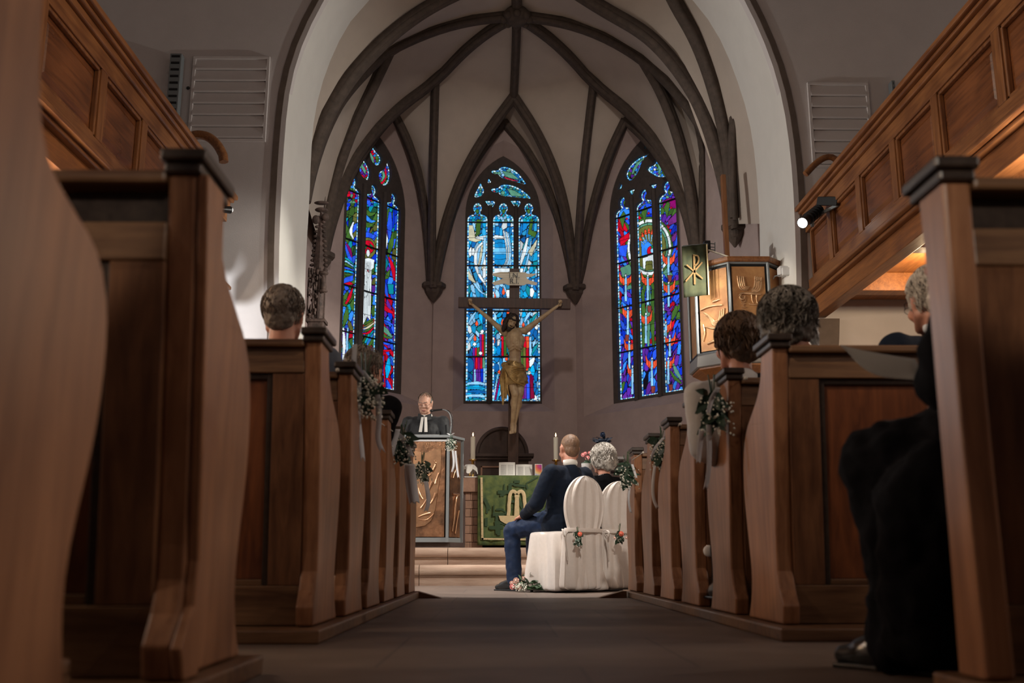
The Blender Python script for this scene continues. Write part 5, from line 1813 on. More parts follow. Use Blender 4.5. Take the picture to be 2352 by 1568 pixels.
# picture card
Y = AY + 0.12
c = W(1237, 1092, Y)
pc_ = thing('picture_card', 'upright card with rainbow coloured picture on the altar', 'card', (c.x, Y, az + 0.012))
hw, h_ = 0.052, 0.185
MB().box(-hw, hw, -0.008, 0.004, 0, h_).build('card', 'paper', pc_)
mcard, nt, b = new_mat('rainbow_print')
tc = nt.nodes.new('ShaderNodeTexCoord'); sx_ = nt.nodes.new('ShaderNodeVectorMath'); sx_.operation = 'DISTANCE'; sx_.inputs[1].default_value = (0.03, 0, 0.16)
nt.links.new(tc.outputs['Object'], sx_.inputs[0])
cr_ = nt.nodes.new('ShaderNodeValToRGB'); mr = nt.nodes.new('ShaderNodeMapRange'); mr.inputs['From Max'].default_value = 0.18
nt.links.new(sx_.outputs['Value'], mr.inputs[0]); nt.links.new(mr.outputs[0], cr_.inputs[0])
for pos, c3 in ((0.0, (0.35, 0.05, 0.4)), (0.25, (0.6, 0.05, 0.15)), (0.45, (0.8, 0.25, 0.08)), (0.62, (0.8, 0.55, 0.25)), (0.85, (0.2, 0.35, 0.7))):
    el = cr_.color_ramp.elements.new(pos); el.color = (*c3, 1)
nt.links.new(cr_.outputs[0], b.inputs['Base Color'])
M['rainbow'] = mcard
MB().box(-hw + 0.006, hw - 0.008, -0.010, -0.008, 0.004, h_ - 0.01).build('picture', 'rainbow', pc_)
Y = AY + 0.25
c = W(1266, 1092, Y)
pc2 = thing('white_card', 'small white card on the altar half hidden by the seated man', 'card', (c.x, Y, az + 0.012))
MB().box(-0.03, 0.05, -0.01, 0.002, 0, 0.11).build('card', 'paper', pc2)
# covered chalice
Y = AY + 0.14
c = W(1079, 1092, Y)
ch = thing('covered_chalice', 'chalice draped with a white cloth at the left end of the altar', 'chalice', (c.x, Y, az + 0.012))
MB().lathe([(0.05, 0), (0.05, 0.008), (0.012, 0.03), (0.01, 0.09), (0.045, 0.12), (0.05, 0.17)], (0, 0, 0), 14).build('cup', 'brass', ch, smooth=0.8)
rings = []
for i in range(9):
    v = i / 8
    ring = []
    for k in range(32):
        a = 2 * math.pi * k / 32
        r = 0.012 + 0.085 * min(1, v * 1.6) + 0.035 * max(0, v - 0.4) * math.cos(4 * a + 0.6) + 0.012 * v * math.sin(9 * a)
        ring.append((r * math.cos(a), r * math.sin(a), 0.178 - 0.10 * max(0, v - 0.35) ** 1.0 / 0.65 * (1 + 0.35 * math.cos(4 * a + 0.6))))
    rings.append(ring)
MB().loft(rings).build('cloth', 'linen', ch, smooth=True)

# dark arched reredos
RY = 15.2
rr_ = thing('reredos', 'dark sandstone tabernacle niche with round top behind the altar', 'altarpiece', (W(1150, 1090, RY).x, RY, SZ2))
rx = lambda x: W(x, 1040, RY).x
rz_ = lambda y: W(1150, y, RY).z
P = []
xc0, xr_ = rx(1153), (rx(1210) - rx(1096)) / 2
for i in range(25):
    a = math.pi * i / 24
    P.append((xc0 + xr_ * math.cos(a), rz_(1043) + (rz_(984) - rz_(1043)) * math.sin(a)))
MB().prism(P, lambda a, b_, d: (a, RY + d, b_), 0.25).build('arched_top', 'retable', rr_, world=True)
P2 = [(xc0 + (p[0] - xc0) * 0.86, rz_(1043) + (p[1] - rz_(1043)) * 0.86) for p in P]
mb = MB()
q = [Vector((p[0], RY - 0.01, p[1])) for p in P]
mb.tube(q, 0.03, 8)
mb.build('arch_moulding', 'retable', rr_, world=True, smooth=True)
mb = MB().box(rx(1080), rx(1226), RY - 0.10, RY + 0.2, rz_(1050), rz_(1042)).box(rx(1085), rx(1221), RY - 0.06, RY + 0.2, rz_(1056), rz_(1050))
mb.build('cornice', 'retable', rr_, world=True, bevel=0.01)
MB().box(rx(1092), rx(1214), RY, RY + 0.2, SZ2, rz_(1056)).build('body', 'retable', rr_, world=True)
mb = MB()
xa, xb = rx(1104), rx(1202)
mb.box(xa, xb, RY - 0.02, RY, rz_(1074), rz_(1070)); mb.box(xa, xa + 0.03, RY - 0.02, RY, rz_(1130), rz_(1070)); mb.box(xb - 0.03, xb, RY - 0.02, RY, rz_(1130), rz_(1070))
mb.build('panel_frame', 'altar_stone', rr_, world=True, bevel=0.005)
# small shelf with a white edge at the right wall
P = W(1425, 1053, 15.2)
t = thing('wall_shelf', 'small white topped wall shelf behind the seated woman', 'shelf', tuple(P))
MB().box(P.x - 0.14, P.x + 0.06, 15.1, 15.5, P.z - 0.015, P.z + 0.02).build('shelf_top', 'white', t, world=True)
MB().box(P.x - 0.12, P.x - 0.02, 15.15, 15.5, P.z - 0.2, P.z - 0.015).build('bracket', 'retable', t, world=True)

# ================================================================= PEWS
FRONT = [(0.16, 0.965), (0.175, 0.90), (0.22, 0.84), (0.33, 0.785), (0.42, 0.74), (0.475, 0.68), (0.50, 0.60), (0.505, 0.50), (0.49, 0.40), (0.465, 0.30), (0.45, 0.21), (0.465, 0.13), (0.505, 0.07), (0.525, 0.045)]
REAR = [(0.055, 0.045), (0.03, 0.10), (0.09, 0.17), (0.10, 0.25), (0.075, 0.45), (0.035, 0.75), (0.0, 0.965)]


def pew_end_profile(front, rear):
    f = smooth_path([(y, z, 0) for y, z in front], 30)
    r = smooth_path([(y, z, 0) for y, z in rear], 16)
    return [(p.x, p.y) for p in f] + [(p.x, p.y) for p in r]


def make_pew(side, text, length=2.3, front=FRONT, rear=REAR, narrow=False, gap=False):
    """side=-1 extends to the left of the aisle; origin at the aisle-side rear corner on the floor"""
    s = side
    t = thing('pew', text, 'pew')

    def bx(mb, x0, x1, y0, y1, z0, z1):
        a, b_ = sorted((s * x0, s * x1))
        return mb.box(a, b_, y0, y1, z0, z1)
    TH = 0.055
    prof = pew_end_profile(front, rear)
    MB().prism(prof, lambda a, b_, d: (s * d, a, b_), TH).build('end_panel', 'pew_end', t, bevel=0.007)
    ft = front[0][0]
    mb = MB()
    bx(mb, -0.02, TH + 0.012, -0.022, ft + 0.03, 0.985, 1.01)
    bx(mb, -0.01, TH + 0.006, -0.012, ft + 0.02, 0.962, 0.985)
    mb.build('cap', 'pew_dark', t, bevel=0.006)
    # back seen from behind: rails, stiles and a sunk panel
    z_b = 0.86 if not gap else 0.80
    mb = MB(); bx(mb, TH, length, -0.01, 0.06, 0.945, 0.972)
    mb.build('top_rail', 'pew_x', t, bevel=0.008)
    mb = MB(); bx(mb, TH, length, 0.015, 0.045, z_b, 0.945 if not gap else 0.875)
    mb.build('upper_board', 'pew_x', t, bevel=0.004)
    if gap:
        mb = MB(); bx(mb, TH, length, 0.045, 0.06, 0.86, 0.95)
        mb.build('recess_board', 'pew_dark', t)
    yb = lambda z: 0.02 + 0.09 * (z_b - z) / z_b

    def slab(name, x0, x1, z0, z1, off, th, m, bev=0.003):
        a, b_ = sorted((s * x0, s * x1))
        vs = []
        for x in (a, b_):
            for z in (z0, z1):
                for q in (0, th):
                    vs.append((x, yb(z) + off + q, z))
        o = MB().add(vs, [(0, 1, 3, 2), (4, 6, 7, 5), (0, 4, 5, 1), (2, 3, 7, 6), (0, 2, 6, 4), (1, 5, 7, 3)]).build(name, m, t, bevel=bev)
        return o
    slab('bottom_rail', TH, length, 0.045, 0.17, 0.0, 0.03, 'pew_x')
    xs_ = [TH]
    slab('stile', TH, TH + 0.105, 0.17, z_b, 0.0, 0.03, 'pew')
    n = 2
    wpan = (length - TH - 0.105) / n
    for i in range(n):
        a = TH + 0.105 + wpan * i
        b_ = a + wpan - 0.105
        slab('stile', b_, b_ + 0.105, 0.17, z_b, 0.0, 0.03, 'pew')
        slab('panel_moulding', a, a + 0.02, 0.17, z_b, 0.008, 0.025, 'pew_dark')
        slab('panel_moulding', b_ - 0.02, b_, 0.17, z_b, 0.008, 0.025, 'pew_dark')
        slab('panel_moulding', a + 0.02, b_ - 0.02, z_b - 0.02, z_b, 0.008, 0.025, 'pew_dark')
        slab('panel_moulding', a + 0.02, b_ - 0.02, 0.17, 0.19, 0.008, 0.025, 'pew_x')
        slab('panel', a + 0.02, b_ - 0.02, 0.19, z_b - 0.02, 0.018, 0.015, 'pew_panel')
    # seat and its front board
    mb = MB(); bx(mb, TH if not narrow else 0.3, length, 0.13, 0.46, 0.42, 0.45)
    mb.build('seat', 'pew_x', t, bevel=0.01)
    mb = MB(); bx(mb, TH if not narrow else 0.3, length, 0.13, 0.16, 0.045, 0.42)
    mb.build('seat_support', 'pew_dark', t)
    if narrow:
        return t
    mb = MB(); bx(mb, TH, length, 0.52, 0.60, 0.085, 0.11)
    mb.build('foot_rail', 'pew_x', t, bevel=0.006)
    mb = MB(); bx(mb, TH, TH + 0.03, 0.44, 0.60, 0.045, 0.085)
    mb.build('rail_bracket', 'pew_x', t)
    return t


def place(t, x, y, text, grp):
    t.location = (x, y, 0)
    t['label'] = text
    if grp:
        t['group'] = grp


LY = [3.25, 3.84, 4.46, 5.12, 5.76, 6.50]
RY_ = [3.33, 3.95, 4.68, 5.36, 6.06, 6.84]
ordw = ['rearmost', 'second', 'third', 'fourth', 'fifth', 'frontmost']
pL = make_pew(-1, 'x')
place(pL, -0.60, LY[0], 'rearmost pew of the left front block, full brown back with grey haired man beyond', 'pews of the left front block')
txtL = ['', 'left pew with a flower bunch on its end, second from the cross aisle', 'left pew, third from the cross aisle, narrow lit end panel', 'left pew, fourth from the cross aisle, dark robed guest beyond it', 'left pew with long hanging ribbons, next to last before the steps', 'left pew nearest the altar steps beside the lectern']
for i in range(1, 6):
    c = copy_tree(pL)
    place(c, -0.585, LY[i], txtL[i], 'pews of the left front block')
pR = make_pew(1, 'x')
place(pR, 0.93, RY_[0], 'rearmost pew of the right front block, wide lit back panel with dark frame', 'pews of the right front block')
txtR = ['', 'right pew behind the woman in the white blouse, second from the cross aisle', 'right pew with the hanging grey ribbon beside it, third from the cross aisle', 'right pew, fourth from the cross aisle, narrow end by the white blouse sleeve', 'right pew with small flower bunch and curled ribbons, fifth from the cross aisle', 'right pew nearest the altar steps beside the covered chairs']
for i in range(1, 6):
    c = copy_tree(pR)
    place(c, 0.915, RY_[i], txtR[i], 'pews of the right front block')
# rear blocks, close to the camera
p1 = make_pew(-1, 'big near left pew with dark moulded cap and worn back board', gap=True)
p1.location = (-0.576, 1.78, 0)
P_ = [(0.0 + 0.0, 0.965), (0.105, 0.965), (0.14, 0.75), (0.18, 0.45), (0.20, 0.25), (0.17, 0.12), (0.14, 0.045)] + REAR[:-1]
MB().prism([(a, b_) for a, b_ in P_], lambda a, b_, d: (0.022 - d, a, b_), 0.022).build('end_post', 'pew_end', p1, bevel=0.005)
mb = MB()
for (a, b_), (c, e) in zip([(0.105, 0.965), (0.14, 0.75), (0.18, 0.45), (0.20, 0.25)], [(0.14, 0.75), (0.18, 0.45), (0.20, 0.25), (0.16, 0.05)]):
    mb.add([(0.003, a, b_), (0.003, a + 0.03, b_), (0.003, c + 0.03, e), (0.003, c, e)], [(0, 1, 2, 3)])
mb.build('groove', 'black', p1, solid=0.004)
FR0 = [(0.20, 0.965), (0.205, 0.88), (0.225, 0.79), (0.26, 0.745), (0.34, 0.715), (0.425, 0.69), (0.475, 0.645), (0.495, 0.56), (0.485, 0.43), (0.45, 0.33), (0.425, 0.245), (0.425, 0.18), (0.45, 0.09), (0.46, 0.045)]
p0 = make_pew(-1, 'nearest left pew end, large blurred bulging board at the left edge', front=FR0)
p0.location = (-0.576, 0.94, 0)
NAR = [(0.115, 0.965), (0.11, 0.85), (0.115, 0.6), (0.12, 0.3), (0.13, 0.045)]
NRE = [(0.02, 0.045), (0.02, 0.2), (0.02, 0.5), (0.01, 0.75), (0.0, 0.965)]
q1 = make_pew(1, 'big near right pew post with moulded cap in front of the robed guest', front=NAR, rear=NRE, gap=True, narrow=True)
q1.location = (0.85, 1.80, 0)

q0 = make_pew(1, 'near right pew just beyond the right edge of the picture', front=NAR, rear=NRE, gap=True, narrow=True)
q0.location = (0.85, 0.98, 0)

# wooden platforms (kerbs) under the pew blocks
def kerb(x0, x1, y0, y1, text):
    o = MB().box(x0, x1, y0, y1, 0.0, 0.042).build('pew_platform', 'pew_x', bevel=0.006)
    label(o, text, 'platform')


kerb(-3.0, -0.555, 3.17, 7.15, 'low wooden platform under the left front pews')
kerb(0.885, 3.4, 3.25, 7.45, 'low wooden platform under the right front pews')
kerb(-3.0, -0.535, 0.2, 2.36, 'low wooden platform under the near left pews')
kerb(0.83, 3.4, 0.4, 2.0, 'low wooden platform under the near right pews')


def wedge(px_, py_, sgn, text):
    c = CAMP + ray(px_, py_) * (-CH / ray(px_, py_).z)
    o = MB().prism([(0, 0), (0.20, 0), (0.20, 0.045), (0.17, 0.045)], lambda a, b_, d: (c.x - sgn * a + sgn * 0.1, c.y + d + a * 0.2, b_), 0.12).build('wooden_wedge', 'pew_x', bevel=0.003)
    label(o, text, 'wedge')


wedge(982, 1374, 1, 'small wooden wedge at the end of the left pew platform')
wedge(1408, 1373, -1, 'small wooden wedge at the end of the right pew platform')

# ================================================================= LECTERN
lx0, lx1, lx2 = W(934, 1000, 11.0).x, W(1030, 1000, 11.0).x, W(1062, 1008, 11.28).x
lzt, lzb = W(980, 999, 11.0).z, W(980, 1245, 11.0).z
lec = thing('lectern', 'steel framed lectern with bronze relief panels in front of the pastor', 'lectern', ((lx0 + lx1) / 2, 11.2, SZ2))
wside = lx2 - lx1
plan = [(lx0 - wside, 11.28), (lx0, 11.0), (lx1, 11.0), (lx2, 11.28)]
MB().prism([(x - (0.03 if i < 2 else -0.03), y - (0.03 if 0 < i < 3 else 0)) for i, (x, y) in enumerate(plan)], lambda a, b_, d: (a, b_, lzt - 0.03 + d), 0.03).build('desk_top', 'steel', lec, world=True, bevel=0.004)
MB().prism(plan, lambda a, b_, d: (a, b_, lzb + d), 0.05).build('base_frame', 'steel', lec, world=True, bevel=0.004)
MB().box(lx0 - .02, lx1 + .02, 11.06, 11.25, SZ2, lzb).build('foot', 'retable', lec, world=True)
for x, y in plan:
    MB().box(x - 0.016, x + 0.016, y - 0.016, y + 0.016, lzb, lzt - 0.03).build('frame_post', 'steel', lec, world=True)
MB().bar((lx0, 11.0, lzt - 0.06), (lx1, 11.0, lzt - 0.06), 0.02, 0.02).build('glazing_bar', 'white', lec, world=True)
MB().prism(plan, lambda a, b_, d: (a * 0.94 + 0.06 * (lx0 + lx1) / 2, b_ + 0.05, lzb + 0.05 + d), lzt - lzb - 0.12).build('inner_case', 'retable', lec, world=True)


def lpanel(a, b_, u0, u1):
    a = Vector((*a, 0)); b_ = Vector((*b_, 0))
    r = (b_ - a).normalized(); out = Vector((r.y, -r.x, 0))
    return lambda u, v, d: a.lerp(b_, u) + out * (0.004 + d) + Vector((0, 0, lzb + (lzt - lzb) * v))


f1 = lpanel(plan[1], plan[2], 0, 1)
# front panel picture coordinates 938..1023 x 1008..1240
pan = MB().prism([(0.05, 0.05), (0.93, 0.05), (0.93, 0.95), (0.05, 0.95)], lambda a, b_, d: f1(a, b_, -d), 0.012).build('front_relief', 'bronze', lec, world=True)
E1 = lambda x, y: ((x - 934) / 96, (1245 - y) / 246)
# boat / net shape
shape = [E1(*p) for p in [(945, 1032), (962, 1036), (975, 1041), (990, 1037), (1014, 1030), (1014, 1075), (1008, 1130), (1003, 1170), (995, 1195), (980, 1208), (962, 1211), (948, 1212)]]
MB().prism(shape, lambda a, b_, d: f1(a, b_, d), 0.012).build('net_shape', 'bronze_hi', pan, world=True, bevel=0.004)
st = []
for pts, ws in (([(972, 1046), (974, 1060), (980, 1070)], [.010, .006, .014]), ([(999, 1058), (1003, 1068), (994, 1085)], [.010, .016, .014]), ([(1010, 1088), (1004, 1102), (1002, 1112)], [.014, .010, .020]),
                ([(995, 1108), (990, 1120), (985, 1135)], [.018, .012, .012]), ([(962, 1122), (966, 1138), (974, 1148)], [.010, .018, .010]), ([(1004, 1134), (998, 1148), (992, 1158)], [.018, .012, .012]),
                ([(965, 1188), (978, 1182), (992, 1179)], [.008, .012, .018]), ([(985, 1066), (986, 1075), (984, 1080)], [.012, .008, .014]), ([(968, 1104), (972, 1112), (982, 1110)], [.012, .008, .01]),
                ([(984, 1148), (976, 1160), (970, 1168)], [.014, .009, .015]), ([(992, 1090), (985, 1096), (975, 1098)], [.008, .012, .008]), ([(962, 1060), (960, 1074), (965, 1085)], [.012, .008, .012]), ([(966, 1194), (985, 1196), (1000, 1180)], [.006, .007, .005])):
    st.append(([E1(*p) for p in pts], ws))
o = relief(pan, lambda u, v, d: f1(u, v, d + 0.012), st, 'bronze_hi', name='fish_relief')
text_obj('MATTH', f1(*E1(997, 1018), 0.0), (1, 0, 0), (0, 0, 1), 0.075, 'bronze_hi', pan, ext=0.004)
text_obj('13,47-48', f1(*E1(993, 1027), 0.0), (1, 0, 0), (0, 0, 1), 0.05, 'bronze_hi', pan, ext=0.004)
f2 = lpanel(plan[2], plan[3], 0, 1)
pan2 = MB().prism([(0.12, 0.05), (0.86, 0.05), (0.86, 0.95), (0.12, 0.95)], lambda a, b_, d: f2(a, b_, -d), 0.012).build('side_relief', 'bronze', lec, world=True)
st = [([(0.3, 0.1), (0.45, 0.25), (0.5, 0.42), (0.75, 0.45)], [.012, .02, .012]), ([(0.3, 0.45), (0.75, 0.45)], [.012, .012]), ([(0.75, 0.3), (0.6, 0.18), (0.5, 0.08)], [.014, .01, .014]), ([(0.3, 0.6), (0.5, 0.7), (0.7, 0.62)], [.012, .014, .012]), ([(0.6, 0.8), (0.65, 0.7), (0.8, 0.6)], [.01, .014, .01])]
relief(pan2, f2, st, 'bronze_hi', name='figure_relief')
# papers on the desk edge
o = MB().box(lx0 + 0.02, lx1 - 0.1, 10.99, 11.2, lzt, lzt + 0.004).build('sermon_sheet', 'paper')
label(o, 'white sheet of paper lying on the lectern desk', 'paper')
# gooseneck microphone
m0 = W(1034, 997, 11.1)
mic = thing('microphone', 'black gooseneck microphone curving towards the pastor', 'microphone', (m0.x, 11.1, lzt))
MB().tube(smooth_path([W(1034, 998, 11.1), W(1037, 970, 11.1), W(1034, 950, 11.1), W(1024, 941, 11.1), W(1012, 940, 11.1)], 20), 0.006, 8).build('gooseneck', 'steel', mic, world=True, smooth=True)
MB().tube(smooth_path([W(1038, 992, 11.12), W(1040, 968, 11.12), W(1038, 950, 11.12), W(1028, 941, 11.12), W(1014, 941, 11.12)], 20), 0.004, 6).build('cable', 'black', mic, world=True, smooth=True)
MB().tube([W(1016, 940, 11.1), W(1008, 941, 11.1), W(991, 943, 11.08)], [0.009, 0.010, 0.012], 10).build('capsule_body', 'black', mic, world=True, smooth=True)
MB().ell(W(991, 943, 11.08), (0.02, 0.016, 0.016)).build('windshield', 'black', mic, world=True, smooth=True)
MB().lathe([(0.03, 0), (0.03, 0.008), (0.012, 0.02)], (m0.x, 11.1, lzt), 14).build('base', 'black', mic, world=True)

# ================================================================= FLOWERS
def leaf(mb, c, d, n, L, w_, bend=0.2):
    d = Vector(d).normalized(); n = Vector(n)
    s = d.cross(n)
    if s.length < 1e-3:
        s = d.cross(Vector((1, 0, 0.2)))
    s.normalize(); n = s.cross(d)
    vs = []
    prof = [(0, 0.08), (0.25, 0.75), (0.55, 1.0), (0.82, 0.6), (1.0, 0.05)]
    for t, q in prof:
        p = Vector(c) + d * L * t - n * (bend * L * t * t)
        vs += [p - s * w_ * q * 0.5 + n * 0.06 * w_, p, p + s * w_ * q * 0.5 + n * 0.06 * w_]
    fs = []
    for i in range(4):
        a = i * 3
        fs += [(a, a + 1, a + 4, a + 3), (a + 1, a + 2, a + 5, a + 4)]
    mb.add(vs, fs)


def rose_mb(c, r, rr, axis=(0, -1, 0.2)):
    mb = MB()
    ax = Vector(axis).normalized()
    a1 = ax.cross(Vector((0, 0, 1))).normalized(); a2 = a1.cross(ax)
    c = Vector(c)
    mb.ell(c + ax * r * 0.15, (r * 0.42, r * 0.42, r * 0.42), n=10, m=7)
    for ring, (n, rad, tilt) in enumerate(((3, 0.30, 0.2), (5, 0.55, 0.0), (7, 0.8, -0.25))):
        for k in range(n):
            t = 2 * math.pi * k / n + ring * 0.5 + rr.uniform(-.15, .15)
            dr = a1 * math.cos(t) + a2 * math.sin(t)
            z = (dr * 0.5 + ax).normalized()
            x = ax.cross(dr).normalized(); y = z.cross(x)
            R = Matrix((x, y, z)).transposed()
            mb.ell(c + dr * r * rad * 0.75 + ax * r * tilt * 0.6, (r * 0.42, r * 0.10, r * 0.46), R, n=8, m=6)
    return mb


def ribbon_mb(path, w_, tw=0.6, ph=0.0, flutter=0.0):
    P = smooth_path(path, 18)
    rings = []
    for i, p in enumerate(P):
        a = ph + tw * i / 17
        d = Vector((math.cos(a), math.sin(a), 0)) * w_ / 2
        rings.append([p - d, p + Vector((-d.y, d.x, 0)) * 0.25, p + d])
    # swallow-tail
    rings[-1][1] = rings[-2][1]
    return MB().loft(rings, close=False)


def bunch(px_, py_, Y, rad, text, ribbons, seed, roses=(), nl=46, nb=90, elong=1.25, group=None, ribw=0.04):
    """hanging bunch of leaves and baby's breath"""
    rr = random.Random(seed)
    c = W(px_, py_, Y)
    t = thing('flower_bunch', text, 'flowers', tuple(c), 0, group)
    mb = MB()
    for i in range(nl):
        a = rr.uniform(0, 2 * math.pi); b_ = rr.uniform(-1, 1)
        d = Vector((math.cos(a) * rr.uniform(.4, 1), math.sin(a) * rr.uniform(.3, .9), -0.9 + rr.uniform(-0.8, 0.9)))
        leaf(mb, (rr.uniform(-.25, .25) * rad, rr.uniform(-.25, .25) * rad, rad * elong * rr.uniform(-0.3, 0.85)), d, (rr.uniform(-1, 1), -1, rr.uniform(-.3, 1)), rad * rr.uniform(0.6, 1.05), rad * rr.uniform(0.3, 0.62), rr.uniform(-.1, .4))
    mb.build('leaves', 'leaf', t, smooth=True)
    mb = MB()
    for i in range(nb):
        a = rr.uniform(0, 2 * math.pi)
        q = rad * rr.uniform(0.2, 0.95)
        mb.ell((q * math.cos(a), -abs(q * 0.8 * math.sin(a)) - rad * .1, rad * elong * rr.uniform(-0.85, 0.55)), rad * rr.uniform(0.035, 0.07), n=6, m=4)
    o = mb.build('babys_breath', 'breath', t, smooth=True)
    o['kind'] = 'stuff'
    mb = MB()
    for i in range(5):
        mb.tube([(rr.uniform(-.1, .1) * rad, 0, rad * 0.4), (rr.uniform(-.25, .25) * rad, 0, rad * (1.5 + rr.random() * .4))], rad * 0.03, 5)
    mb.build('stems', 'leaf2', t, smooth=True)
    for (dx, dy, r_, m) in roses:
        rose_mb((dx * rad, -rad * 0.75, dy * rad), r_, rr).build('rose', m, t, smooth=True)
    for k, pts in enumerate(ribbons):
        Q = [W(x, y, Y - 0.03 - 0.01 * k) - c for x, y in pts]
        ribbon_mb(Q, ribw, 0.5, rr.uniform(-.5, .3)).build('ribbon', 'ribbon', t, smooth=True, solid=0.0015)
    return t


G_ = 'flower bunches hung on the pew ends'
bunch(838, 905, 4.15, 0.095, 'ribbon wrapped bunch of baby\'s breath on a left pew end below the old woman', [[(830, 850), (868, 895), (872, 960), (866, 1010), (880, 1040)], [(825, 860), (822, 960), (829, 1010), (834, 1060)], [(815, 790), (812, 840), (826, 868)]], 1, nb=230, elong=1.35, group=G_, ribw=0.022)
bunch(925, 1030, 5.5, 0.085, 'leafy bunch with pale flowers and two broad blue-grey ribbons on a left pew end', [[(906, 990), (930, 1010), (944, 1050)], [(936, 1065), (938, 1110), (948, 1158)], [(944, 1065), (950, 1110), (957, 1156)], [(912, 985), (903, 1020), (896, 1052)]], 2, nb=120, group=G_, ribw=0.038)
bunch(968, 1085, 6.35, 0.075, 'small dark leafy bunch on the left pew end in front of the lectern panel', [[(978, 1105), (986, 1150), (978, 1175)]], 3, nb=110, group=G_, ribw=0.03)
bunch(1640, 948, 3.97, 0.085, 'large green bunch with white sprigs and long grey ribbon on a right pew end', [[(1628, 975), (1630, 1040), (1628, 1090), (1620, 1124)], [(1612, 985), (1608, 1020), (1604, 1064)], [(1650, 890), (1634, 915), (1627, 950)]], 4, nb=70, group=G_, ribw=0.022)
bunch(1518, 1042, 5.75, 0.088, 'green bunch with white sprigs and curled ribbons on a right pew end', [[(1504, 1068), (1499, 1110), (1500, 1145), (1511, 1169)], [(1524, 1078), (1526, 1110), (1536, 1138)], [(1524, 1005), (1502, 1030), (1496, 1055)]], 5, nb=100, group=G_, ribw=0.018)
bunch(1440, 1092, 6.75, 0.088, 'dark leafy bunch with tiny white flowers on the frontmost right pew end', [[(1446, 1118), (1443, 1150), (1449, 1178)], [(1452, 1066), (1458, 1085), (1462, 1098)]], 6, nb=70, group=G_, ribw=0.016)
bunch(1036, 1020, 10.9, 0.075, 'pale flower bunch with trailing ribbon on the lectern corner', [[(1040, 1035), (1043, 1065), (1038, 1085)], [(1046, 1035), (1049, 1070), (1053, 1098)], [(1028, 995), (1036, 1000), (1043, 994)]], 7, nb=170, nl=30, elong=1.2, ribw=0.022)

# strings of the garlands between the pew ends
def garland(pts, Y0, Y1, text):
    n = len(pts)
    P = [W(x, y, Y0 + (Y1 - Y0) * i / (n - 1)) for i, (x, y) in enumerate(pts)]
    t = thing('garland_string', text, 'string', tuple(P[0]))
    MB().tube(smooth_path(P, 16), 0.003, 5).build('string', 'string', t, world=True, smooth=True)
    mb = MB()
    mb.ell(P[0], 0.008, n=8, m=6)
    mb.build('bead', 'string', t, world=True, smooth=True)


garland([(775, 849), (795, 863), (812, 878)], 3.8, 4.1, 'thin beaded string tied on the second left pew end')
garland([(865, 965), (880, 975), (902, 990)], 4.9, 5.3, 'thin string between left pew ends under the flower bunch')
garland([(1713, 868), (1695, 877), (1675, 890)], 3.9, 4.2, 'thin beaded string tied on a right pew end by the white blouse')
garland([(1562, 974), (1550, 986), (1536, 998)], 5.3, 5.6, 'thin string on a right pew end above the curled ribbons')
garland([(1477, 1039), (1466, 1047), (1452, 1056)], 6.6, 6.8, 'thin string on the frontmost right pew end')

